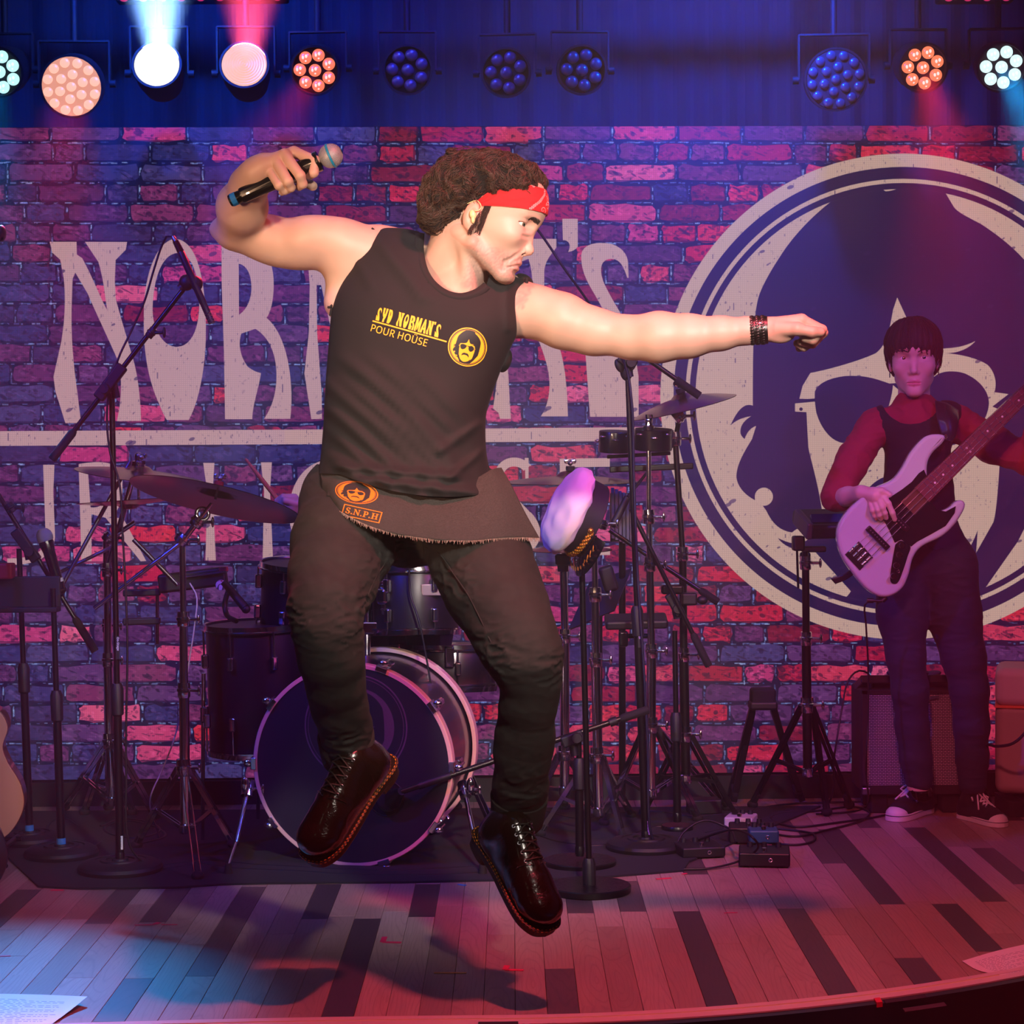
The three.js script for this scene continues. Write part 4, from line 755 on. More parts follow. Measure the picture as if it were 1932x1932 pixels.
  const foldAt = (x, y) => {
    let d = 0; const al = (x - 635) * 0.737 + (y - 620) * 0.675, q0 = (x - 635) * 0.675 - (y - 620) * 0.737 + 0.0011 * (al - 190) ** 2 * 0.35;
    for (const [c, w, h, a0, a1] of [[8, 10, 3.5, 60, 330], [-26, 12, 5, 20, 380], [-58, 10, 6, 60, 400], [-84, 13, 6, 0, 420], [-118, 12, 7, 40, 400], [-150, 11, 6, 90, 420], [-182, 12, 6, 120, 430], [-40, 9, 4, 200, 420], [40, 14, 3, 120, 330]]) { const e = Math.max(0, Math.min(1, (al - a0) / 60)) * Math.max(0, Math.min(1, (a1 - al) / 60)); d += h * e * Math.exp(-(((q0 - c) / w) ** 2)); }
    for (const [x0, y0, x1, y1, w, h] of [[690, 905, 900, 930, 9, 6], [640, 880, 860, 900, 8, 5], [720, 460, 800, 560, 14, 4], [955, 545, 960, 620, 8, 3], [905, 800, 830, 850, 8, 4], [912, 850, 850, 900, 7, 5], [640, 440, 700, 540, 8, 2]]) { const dx = x1 - x0, dy = y1 - y0, l2 = dx * dx + dy * dy, t = Math.max(0, Math.min(1, ((x - x0) * dx + (y - y0) * dy) / l2)); d += h * Math.exp(-((Math.hypot(x - x0 - dx * t, y - y0 - dy * t) / w) ** 2)); }
    return d * 0.0028 + 0.003 * nz(x * 0.016, y * 0.016, 1);
  };
  const nR = 112, nV = 116, P = [], uv = [], ix = [], keepV = [], src = [];
  const curve = rings[0].map((_, k) => { const pts = rings.map((r, i) => new THREE.Vector2(i, r[k])); return new THREE.SplineCurve(pts); });
  for (let j = 0; j <= nV; j++) {
    const r = curve.map((c) => c.getPoint(j / nV).y), mx = (r[0] + r[2]) / 2, my = (r[1] + r[3]) / 2;
    for (let i = 0; i < nR; i++) {
      const a = i / nR * Math.PI * 2, ca = Math.cos(a), sa = Math.sin(a), e = 0.82, X = Math.sign(ca) * Math.abs(ca) ** e, Z = Math.sign(sa) * Math.abs(sa) ** e;
      const sag = j < 22 ? (1 - j / 22) * 34 * (sa > 0 ? Math.max(0, 1 - ((mx + X * 160 - 820) / 170) ** 2) : 0) : 0;
      const px = mx + (r[2] - r[0]) / 2 * X, py = my + (r[3] - r[1]) / 2 * X + sag, dz = r[4] + (Z > 0 ? r[5] : r[6]) * Z + foldAt(px, py) * (Z > -0.2 ? 1 : 0.4);
      const p = T(px, py, dz); P.push(p.x, p.y, p.z); uv.push(a * 0.19, j / nV * 0.6); src.push([px, py, Z]);
    }
  }
  const neck = [[799, 440], [798, 470], [801, 492], [808, 513], [822, 533], [845, 549], [869, 554], [893, 548], [905, 541], [914, 533], [935, 500], [900, 420], [820, 415]];
  const inside = (x, y, poly) => { let c = false; for (let i = 0, k = poly.length - 1; i < poly.length; k = i++) { const [a, b] = poly[i], [d, e] = poly[k]; if ((b > y) !== (e > y) && x < (d - a) * (y - b) / (e - b) + a) c = !c; } return c; };
  for (let j = 0; j < nV; j++) for (let i = 0; i < nR; i++) { const k = (i + 1) % nR, a = j * nR + i, b = j * nR + k, c = a + nR, d = b + nR; if ([a, b, c, d].some((n) => inside(src[n][0], src[n][1], neck))) continue; ix.push(a, c, b, b, c, d); }
  const shirtG = new THREE.BufferGeometry(); shirtG.setAttribute('position', new THREE.Float32BufferAttribute(P, 3)); shirtG.setAttribute('uv', new THREE.Float32BufferAttribute(uv, 2)); shirtG.setIndex(ix); shirtG.computeVertexNormals();
  const shirt = part('shirt', shirtG, shirtMat, singer);
  const zAt = (px, py) => { let best = 1e9, z = 0.1; src.forEach(([x, y, Z], n) => { if (Z < 0.02) return; const d = (x - px) ** 2 + (y - py) ** 2; if (d < best) { best = d; z = SING_D - (-(P[n * 3 + 2])); } }); return z; };
  { const cv = neck.slice(0, 10).map(([x, y]) => T(x, y, zAt(x, y) + 0.003)); const path = new THREE.CatmullRomCurve3(cv), rows = [[], [], []]; for (let i = 0; i <= 40; i++) { const t = i / 40, p = path.getPoint(t), tg = path.getTangent(t), out = V(0, 0, 1).cross(tg).normalize().multiplyScalar(-1); rows[0].push(p.clone().addScaledVector(out, -0.002).add(V(0, 0, -0.006))); rows[1].push(p.clone().addScaledVector(out, 0.007).add(V(0, 0, 0.003))); rows[2].push(p.clone().addScaledVector(out, 0.019).add(V(0, 0, 0.0))); } part('collar', sheet(rows, 0.003, 60, 6), phy(0x0e0d10, 0.85, 0, { sheen: 0.18, sheenColor: 0x5a5058, side: THREE.DoubleSide }), shirt); }
  // raw armhole edges: thin rolled hems
  for (const hem of [tube([[706, 431], [690, 449], [668, 481], [648, 523], [632, 563], [625, 596]].map(([x, y]) => T(x - 1, y, 0.012)), 0.0045, 30, 6), tube([[993, 524], [992, 540], [990, 556], [986, 582], [981, 608], [974, 634]].map(([x, y]) => T(x + 1, y, 0.012)), 0.0045, 30, 6)]) part('armhole_hem', hem, shirtMat, shirt);
  for (const bit of [ell(T(952, 680, -0.02), [0.016, 0.028, 0.03], [0, 0, -0.3]), ell(T(988, 531, -0.05), [0.024, 0.016, 0.05], [0, 0, -0.5]), tube([T(632, 560, 0.01), T(627, 575, 0.015), T(621, 580, 0.02), T(618, 579, 0.02)], 0.0028, 10, 6), tube([T(628, 568, 0.01), T(629, 590, 0.015)], 0.0035, 8, 6)]) part('torn_sleeve_edge', bit, shirtMat, shirt);
  // print
  const printTex = canvasTex(1024, 512, (g) => {
    g.clearRect(0, 0, 1024, 512); const Y = '#f0b41e'; g.fillStyle = Y; g.strokeStyle = Y;
    const word = (d, x, y, w, h) => { g.save(); g.translate(x, y); g.scale(w / 100, h / 100); g.fill(new Path2D(d), 'evenodd'); g.restore(); };
    const L = { S: 'M20 35 C15 5 75 -5 88 25 L90 45 C70 15 45 15 48 35 C50 50 85 70 85 100 L20 100 L12 62 L45 75 C30 60 22 50 20 35 Z', Y: 'M5 0 L40 0 C38 30 48 48 62 40 L60 0 L95 0 C92 40 88 70 70 80 L72 100 L35 100 L42 66 C15 55 8 30 5 0 Z', D: 'M10 0 L55 0 C105 10 100 80 60 100 L20 100 Z M42 14 L45 50 C62 45 62 20 42 14 Z', N: 'M0 0 L38 0 L64 48 C66 25 58 12 52 0 L100 0 C84 20 82 50 100 100 L66 100 L34 45 C28 66 34 84 44 100 L12 100 L4 78 C22 55 18 24 0 0 Z', O: 'M50 0 C10 5 0 60 35 100 L65 100 C100 60 90 5 50 0 Z M50 15 C32 18 28 52 50 56 C70 52 68 18 50 15 Z', R: 'M5 0 L55 0 C95 8 92 38 74 44 C95 55 100 80 98 100 L62 100 C78 82 70 62 52 50 L36 52 C36 64 44 72 60 74 L52 100 L10 100 Z M34 12 L34 40 C55 38 55 16 34 12 Z', M: 'M6 0 L36 0 L50 45 L66 0 L96 0 L100 100 L74 100 L70 48 L56 88 L44 88 L30 40 L36 100 L10 100 L4 75 Z', A: 'M40 0 L62 0 L100 100 L66 100 L60 76 L40 76 L36 100 L0 100 Z M50 28 L43 62 L57 62 Z' };
    const put = (t, x, y, w, h, gap) => { for (const c of t) { if (c === ' ') { x += w * 0.75; continue; } if (c === "'") { g.fillRect(x, y - 2, w * 0.22, h * 0.2); x += w * 0.3; continue; } word(L[c], x, y, w, h); x += w + gap; } };
    put('SYD', 30, 130, 46, 120, 3); put("NORMAN'S", 216, 130, 52, 120, 1);
    g.fillRect(10, 258, 665, 12);
    g.font = '86px sans-serif'; g.save(); g.translate(14, 352); g.scale(0.98, 1); g.lineWidth = 1; g.fillText('POUR HOÜSE', 0, 0, 640); g.restore();
    emblem(g, 690, 92, 330, Y, '#131116');
  }, true, false);
  { // on the chest, along the garment's own axes
    const pr = { o: T(700, 560, 0.12), x: T(922, 650, 0.12) }; const ax = pr.x.clone().sub(pr.o); const W = mm(226, 0.12), ang = Math.atan2(-64, 220), ex = V(Math.cos(ang), Math.sin(ang), 0), ey = V(-Math.sin(ang), Math.cos(ang), 0), o = T(722, 524, 0.12), Hh = W / 2;
    const uvOf = (x, y, z) => { const p = V(x, y, z).sub(o); return [p.dot(ex) / W + 0.0, 1 + p.dot(ey) / Hh + 0.22]; };
    const g = decal(shirtG, (x, y, z, a, b, c) => { const [u, v] = uvOf(x, y, z); return c > 0.2 && u > -0.01 && u < 1.01 && v > -0.01 && v < 1.01; }, uvOf, 0.0006);
    part('chest_print', g, std(0xffffff, 0.6, 0, { map: printTex, alphaTest: 0.4 }), shirt, 'yellow lettering and round face emblem printed on the chest');
  }
  void 0;
  // ---- grey jeans
  const J = (px, py, dz, rp) => TA(px, py, dz, mm(rp, dz));
  const legA = [J(655, 955, -0.01, 88), J(645, 1030, 0.12, 92), J(627, 1092, 0.24, 79), J(614, 1145, 0.33, 65), J(617, 1188, 0.35, 57), J(624, 1237, 0.32, 58), J(633, 1286, 0.27, 53.5), J(641, 1330, 0.22, 48.5), J(651, 1376, 0.17, 46), J(657, 1418, 0.13, 43)];
  const legB = [J(890, 975, -0.01, 88), J(905, 1050, 0.09, 92), J(930, 1110, 0.16, 88), J(957, 1160, 0.23, 78), J(976, 1202, 0.28, 70), J(992, 1240, 0.3, 65), J(1001, 1284, 0.28, 52), J(998, 1324, 0.25, 50), J(990, 1382, 0.2, 50), J(987, 1420, 0.17, 50), J(982, 1480, 0.12, 48), J(979, 1534, 0.08, 43)];
  const JFOLD = [[T(690, 1150, 0.3), 0.07], [T(560, 1165, 0.3), 0.05], [T(925, 1230, 0.25), 0.06], [T(1040, 1250, 0.25), 0.04], [T(740, 1050, 0.1), 0.05], [T(655, 1400, 0.15), 0.05], [T(985, 1480, 0.1), 0.05], [T(860, 1090, 0.1), 0.05]];
  const jf = field([cap(T(668, 940, -0.02), T(880, 965, -0.02), 0.11, 0.11, 0.02), chain(legA, 0.03), chain(legB, 0.03), cap(T(770, 985, 0), T(775, 1030, 0.02), 0.085, 0.05, 0.04)],
    (x, y, z) => { const a = nz(x * 9, y * 22, z * 9), b = nz(x * 22 + 4, y * 55, z * 22), c = nz(x * 60, y * 60, z * 60); const k = JFOLD.reduce((m, [q, w]) => Math.max(m, Math.exp(-((Math.hypot(x - q.x, y - q.y) / w) ** 2))), 0.12); return -0.004 * a - 0.0065 * k * Math.max(0, 1 - 2.4 * Math.abs(b)) - 0.0004 * c; });
  const jLo = T(530, 1440, 0), jHi = T(1075, 890, 0);
  const jg = nets(jf, [jLo.x, T(0, 1570, 0.05).y, T(0, 0, -0.18).z], [jHi.x, T(0, 880).y, T(0, 0, 0.46).z], 0.006);
  const denim = std(0x211f1d, 0.8, 0, { bumpMap: rep(FINE, 70), bumpScale: 0.0005, map: rep(grainTex(128, 176, 255, 4, 4, true), 3) });
  const jeans = part('jeans', planarUV(jg, hO, V(1, 0, 0), V(0, 1, 0)), denim, singer);
  // turned-up cuffs and seams
  for (const [c, w] of [[[[652, 1386, 0.155, 47.5], [658, 1432, 0.112, 45]], 1], [[[980, 1500, 0.1, 49], [976, 1552, 0.065, 44]], 1]]) {
    const a = T(...c[0]), b = T(...c[1]), r0 = mm(c[0][3]), r1 = mm(c[1][3]), l = a.distanceTo(b);
    part('cuff', turned([[r0 + 0.002, 0], [r0 + 0.006, 0.003], [(r0 + r1) / 2 + 0.006, l / 2], [r1 + 0.005, l - 0.004], [r1 + 0.002, l], [r1 - 0.003, l - 0.002], [r1 - 0.004, l * 0.5]], a, b, 40, 1), denim, jeans);
  }
  const onJ = (px, py, dz) => { const p = T(px, py, dz); for (let k = 0; k < 20; k++) p.z -= jf(p.x, p.y, p.z) * 0.8; return p.add(V(0, 0, 0.0015)); };
  const seam = (pts) => tube(pts.map(([x, y]) => onJ(x, y, 0.45)), 0.0016, pts.length * 6, 5);
  part('seam', [seam([[785, 1062], [782, 1040], [786, 1020], [790, 1000]])], denim, jeans); part('seam', [seam([[786, 1048], [820, 1058], [850, 1095], [880, 1135], [905, 1180], [925, 1220]])], denim, jeans); part('seam', [seam([[770, 1040], [735, 1040], [712, 1075], [695, 1105], [684, 1135]])], denim, jeans);
  part('belt_loop', [bar(onJ(612, 908, 0.3).add(V(0, 0, 0.004)), onJ(609, 938, 0.3).add(V(0, 0, 0.004)), 0.009, 0.003, [0, 0, 1], 0.001)], denim, jeans);

  // ---- the lower edge of a grey denim waistcoat swinging from the waist, two patches on it
  const row = (pts) => pts.map(([x, y, d]) => T(x, y, d));
  const wrapRows = [row([[604, 885, 0.04], [650, 888, 0.115], [720, 905, 0.135], [790, 920, 0.135], [860, 920, 0.12], [930, 885, 0.08], [946, 882, 0.05]]), row([[606, 905, 0.09], [645, 915, 0.165], [710, 940, 0.195], [790, 960, 0.185], [870, 960, 0.175], [940, 935, 0.14], [965, 915, 0.1]]), row([[608, 925, 0.1], [640, 945, 0.195], [705, 970, 0.225], [790, 990, 0.21], [875, 995, 0.21], [950, 980, 0.175], [990, 965, 0.12]]), row([[613, 940, 0.11], [648, 968, 0.215], [705, 995, 0.245], [790, 1014, 0.225], [880, 1020, 0.235], [960, 1014, 0.19], [1018, 1015, 0.13]])];
  const greyDenim = std(0x403c3a, 0.9, 0, { bumpMap: rep(FINE, 12, 5), bumpScale: 0.0008, map: rep(grainTex(128, 140, 255, 6, 4, true), 4, 2), side: THREE.DoubleSide });
  const wg = sheet(wrapRows, 0.004, 80, 24), wp = wg.attributes.position; for (let i = 0; i < wp.count; i++) wp.setZ(i, wp.getZ(i) + 0.005 * nz(wp.getX(i) * 18, wp.getY(i) * 6, 2)); wg.computeVertexNormals();
  const vest = part('denim_waistcoat_edge', wg, greyDenim, singer, 'grey denim waistcoat edge with raw hem and orange patches');
  { const fr = []; for (let i = 0; i < 260; i++) { const t = i / 259, c = new THREE.CatmullRomCurve3(wrapRows[3]), p = c.getPoint(t); fr.push(rod(p, p.clone().add(V(rr(-0.003, 0.003), -rr(0.003, 0.009), rr(0, 0.004))), 0.0008, 0.0004, 4)); } part('frayed_hem', fr, std(0x8a7a70, 0.9), vest).userData.kind = 'stuff'; }
  const patchTex = canvasTex(512, 512, (g) => {
    g.clearRect(0, 0, 512, 512); const O = '#e07a12'; g.save(); g.translate(0, 20); g.scale(1, 0.66); emblem(g, 20, 0, 380, O, '#242022'); g.restore();
    g.save(); g.translate(135, 300); g.rotate(0.06); g.lineWidth = 9; g.strokeStyle = O; g.strokeRect(0, 0, 330, 120); g.fillStyle = O; g.font = 'bold 92px serif'; g.fillText('S.N.P.H', 22, 92, 290); g.restore();
  }, true, false);
  { const o = T(630, 899, 0.2), ex = T(733, 915, 0.15).sub(o), W = mm(112, 0.2), ux = V(0.985, -0.174, 0), uy = V(0.174, 0.985, 0); void ex;
    const uvOf = (x, y, z) => { const p = V(x, y, z).sub(o); return [p.dot(ux) / W, 1 + p.dot(uy) / (W * 0.74)]; };
    const g = decal(wg, (x, y, z, a, b, c) => { const [u, v] = uvOf(x, y, z); return u > 0 && u < 1 && v > 0 && v < 1 && c > 0.1; }, uvOf, 0.001);
    part('patch', g, std(0xffffff, 0.7, 0, { map: patchTex, alphaTest: 0.4, bumpMap: rep(FINE, 20), bumpScale: 0.0004 }), vest, 'orange embroidered patches'); }
  void 0;
  // ---- leather cuff at the wrist
  { const a = T(1409, 624, 0.11), b = T(1449, 622, 0.116), l = a.distanceTo(b); const g = lathe([[0.029, 0], [0.0312, 0.001], [0.0316, l / 2], [0.0308, l - 0.001], [0.0285, l], [0.027, l / 2], [0.029, 0]], a, b, 48);
    const cuff = part('leather_cuff', g, phy(0x0c0a0a, 0.35, 0, { clearcoat: 0.3 }), singer, 'black plaited leather wrist cuff');
    const mF = frame(a, b), pl = []; for (let k = 0; k < 30; k++) for (let j = 0; j < 3; j++) { const an = k / 30 * Math.PI * 2 + (j % 2) * 0.1; pl.push(ell([0.0315 * Math.cos(an), l * (0.25 + 0.25 * j), 0.0315 * Math.sin(an)], [0.0026, 0.0052, 0.0016], [0, -an + Math.PI / 2, 0.5], 8, 6).applyMatrix4(mF)); } part('plait', pl, phy(0x100d0d, 0.3, 0, { clearcoat: 0.4 }), cuff); }
  part('thumbnail', ell(T(1546, 625, 0.1625), [0.0075, 0.0055, 0.0018], [0, 0.5, -0.1]), phy(0xc88878, 0.3), singer);
  // ---- boots
  function boot(M4, flip, ankle) {
    const fx = flip ? -1 : 1, leather = phy(0x1c120d, 0.22, 0, { clearcoat: 0.7, clearcoatRoughness: 0.12, bumpMap: rep(NOISE, 14), bumpScale: 0.0006 });
    const an = ankle.clone().applyMatrix4(M4.clone().invert());
    const bfld = field([cap([0, 0.054, 0.1], [0, 0.06, -0.02], 0.041, 0.043), cap([0, 0.036, 0.13], [0, 0.036, -0.066], 0.041, 0.036, 0.02), eld([0.003 * fx, 0.046, 0.146], [0.048, 0.037, 0.05], null, 0.03), eld([0, 0.06, -0.062], [0.038, 0.05, 0.041], null, 0.03), cap([0, 0.075, -0.042], an.toArray(), 0.043, 0.04, 0.03), cap([0, 0.066, 0.09], [0, 0.118, -0.02], 0.036, 0.037, 0.03), eld([0, -0.02, 0.04], [3, 0.041, 3], null, 0.003, true)],
      (x, y, z) => -0.0022 * Math.max(0, 1 - 5 * Math.abs(nz(x * 14, y * 14 + z * 8, z * 22))) * Math.exp(-(((z - 0.085) / 0.035) ** 2)));
    const xf = (g) => g.applyMatrix4(M4);
    const B = new THREE.Group(); B.name = 'boot'; const up = nets(bfld, [-0.09, 0.0, -0.16], [0.09, 0.2, 0.22], 0.0042); planarUV(up, V(0, 0, 0), V(1, 0, 0), V(0, 0, 1));
    singer.add(B); B.position.copy(V(0, 0, 0)); const mesh = (n, g, m) => part(n, [].concat(g).map(xf), m, B);
    mesh('upper', up, leather);
    const outl = (o) => { const p = [[0, 0.198], [0.028, 0.189], [0.046, 0.158], [0.0495, 0.12], [0.0445, 0.06], [0.0385, 0.01], [0.0375, -0.04], [0.039, -0.075], [0.028, -0.103], [0, -0.111]]; const all = [...p, ...p.slice(1, -1).reverse().map(([x, z]) => [-x * 0.97, z])]; return smoothShape(all.map(([x, z]) => [(x + Math.sign(x) * o) * 1, z + Math.sign(z) * o])); };
    const soleM = std(0x2a1a14, 0.45, 0), slab = (o, y0, y1, bev) => extrude(outl(o), y1 - y0 - 2 * bev, bev, 2, 8).rotateX(Math.PI / 2).translate(0, y1 - bev, 0).scale(1, 1, 1);
    const heelShape = smoothShape([[0.0375, -0.035], [0.0395, -0.075], [0.029, -0.103], [0, -0.111], [-0.029, -0.103], [-0.0385, -0.075], [-0.0365, -0.035], [0, -0.028]]);
    mesh('sole', slab(0.002, 0.0, 0.02, 0.003), soleM); mesh('heel', extrude(heelShape, 0.016, 0.002, 2, 8).rotateX(Math.PI / 2).translate(0, 0.004, 0), soleM);
    mesh('welt', slab(0.0055, 0.02, 0.0255, 0.0012), std(0x1a100c, 0.4));
    { const pts = outl(0.0028).getSpacedPoints(150), st = []; for (let i = 0; i < 150; i += 2) { const p = pts[i], q = pts[i + 1]; st.push(bar([p.x, 0.0262, p.y], [q.x, 0.0262, q.y], 0.0016, 0.0012)); } for (const s of st) void s; const pts2 = outl(0.0054).getSpacedPoints(150); for (let i = 0; i < 150; i += 2) { const p = pts2[i], q = pts2[i + 1]; st.push(bar([p.x, 0.0228, p.y], [q.x, 0.0228, q.y], 0.0014, 0.0022)); } mesh('welt_stitching', st, std(0xc87818, 0.6)); }
    const out = (x, y0, z, n) => { let y = y0; for (let k = 0; k < 16; k++) y -= bfld(x, y, z) * 0.7; return [x, y + n, z]; };
    const rows = [[0.022, 0.07], [0.0225, 0.05], [0.023, 0.03], [0.0235, 0.012], [0.024, -0.006]];
    const ringM = M.steel; rows.forEach(([x, z], i) => { for (const s of [1, -1]) { const p = out(s * x, 0.2, z, 0.001); mesh('eyelet', ring(p, [s * 0.5, 1, 0.5], 0.0032, 0.0012, 14, 6), ringM); } if (i < 4) { const nx = rows[i + 1]; for (const s of [1, -1]) { const a = out(s * x, 0.2, z, 0.003), b2 = out(-s * nx[0], 0.2, nx[1], 0.003), m = out(0, 0.2, (z + nx[1]) / 2, 0.005 + (s > 0 ? 0.002 : 0)); mesh('lace', tube([a, m, b2], 0.0021, 12, 6), std(0x1a120c, 0.7)); } } });
    mesh('lace', tube([out(-0.022, 0.2, 0.07, 0.003), out(0, 0.2, 0.074, 0.004), out(0.022, 0.2, 0.07, 0.003)], 0.0021, 10, 6), std(0x1a120c, 0.7));
    const edge = (x0, z0, x1, z1) => { const pts = []; for (let i = 0; i <= 10; i++) { const t = i / 10; pts.push(out(x0 + (x1 - x0) * t, 0.2, z0 + (z1 - z0) * t, 0.0012)); } return tube(pts, 0.0014, 20, 5); };
    mesh('lacing_flap', [edge(0.008, 0.086, 0.012, -0.02), edge(-0.008, 0.086, -0.012, -0.02), edge(0.008, 0.086, 0.04, 0.07), edge(-0.008, 0.086, -0.04, 0.07)], leather);
    
    return B;
  }
  const bootFrame = (heel, toe, nHint, len) => { const t = toe.clone().sub(heel).normalize(), n = nHint.clone().addScaledVector(t, -t.dot(nHint)).normalize(), x = n.clone().cross(t), k = len; const m = new THREE.Matrix4().makeBasis(x.multiplyScalar(k), n.clone().multiplyScalar(k), t.clone().multiplyScalar(k)); m.setPosition(heel.clone().addScaledVector(t, 0.116 * k)); return m; };
  boot(bootFrame(T(737, 1432, 0.06), T(610, 1606, 0.2), V(-0.5, 0.2, 0.85), 0.98), true, T(661, 1405, 0.135));
  boot(bootFrame(T(905, 1570, 0.03), T(1012, 1742, 0.2), V(0.55, 0.25, 0.82), 0.98), false, T(982, 1510, 0.09));
}
// ---- the microphone he holds
{
  const a = at(440, 376.5, SING_D - 0.19), b = at(622, 295, SING_D - 0.215), L = a.distanceTo(b), d = (t) => a.clone().lerp(b, t);
  const mic = thing('microphone', 'black wireless microphone with silver ball grille and blue tape held up by the leaping man', 'microphone', a);
  part('handle', turned([[0, 0.02], [0.0165, 0.02], [0.0172, 0.024], [0.0178, 0.09], [0.0185, L - 0.062], [0.021, L - 0.04], [0.0225, L - 0.03], [0.0225, L - 0.024], [0, L - 0.022]], a, b, 32), phy(0x121012, 0.35, 0.2, { clearcoat: 0.3 }), mic);
  part('end_cap', turned([[0, -0.008], [0.0125, -0.008], [0.0138, -0.004], [0.0138, 0.014], [0.0128, 0.021], [0, 0.021]], a, b, 28), std(0x151416, 0.3, 0.4), mic);
  part('tape', turned([[0.0139, -0.003], [0.0145, -0.003], [0.0145, 0.009], [0.0139, 0.009]], a, b, 28), M.blueTape, mic, 'blue tape band');
  const g = []; for (let k = 0; k <= 20; k++) { const t = -1 + 2 * k / 20 * 0.985, y = L - 0.024 + 0.0265 + t * 0.0265; g.push([Math.sqrt(Math.max(0, 1 - t * t)) * 0.0262 * (t < -0.2 ? 1 : 1), y]); }
  part('grille', lathe(g, a, b, 40), std(0xb4b4b8, 0.5, 0.4, { bumpMap: rep(canvasTex(32, 32, (c) => { c.fillStyle = '#fff'; c.fillRect(0, 0, 32, 32); c.fillStyle = '#000'; c.beginPath(); c.arc(8, 8, 6, 0, 7); c.arc(24, 24, 6, 0, 7); c.fill(); c.beginPath(); c.arc(24, 8, 6, 0, 7); c.arc(8, 24, 6, 0, 7); c.fill(); }, false), 22, 12), bumpScale: 0.0012 }), mic);
  part('grille_ring', turned([[0.0264, L + 0.0005], [0.0275, L + 0.0012], [0.0275, L + 0.005], [0.0264, L + 0.0055]], a, b, 40), std(0x1a90b8, 0.4), mic, 'blue ring round the grille');
  void d;
}
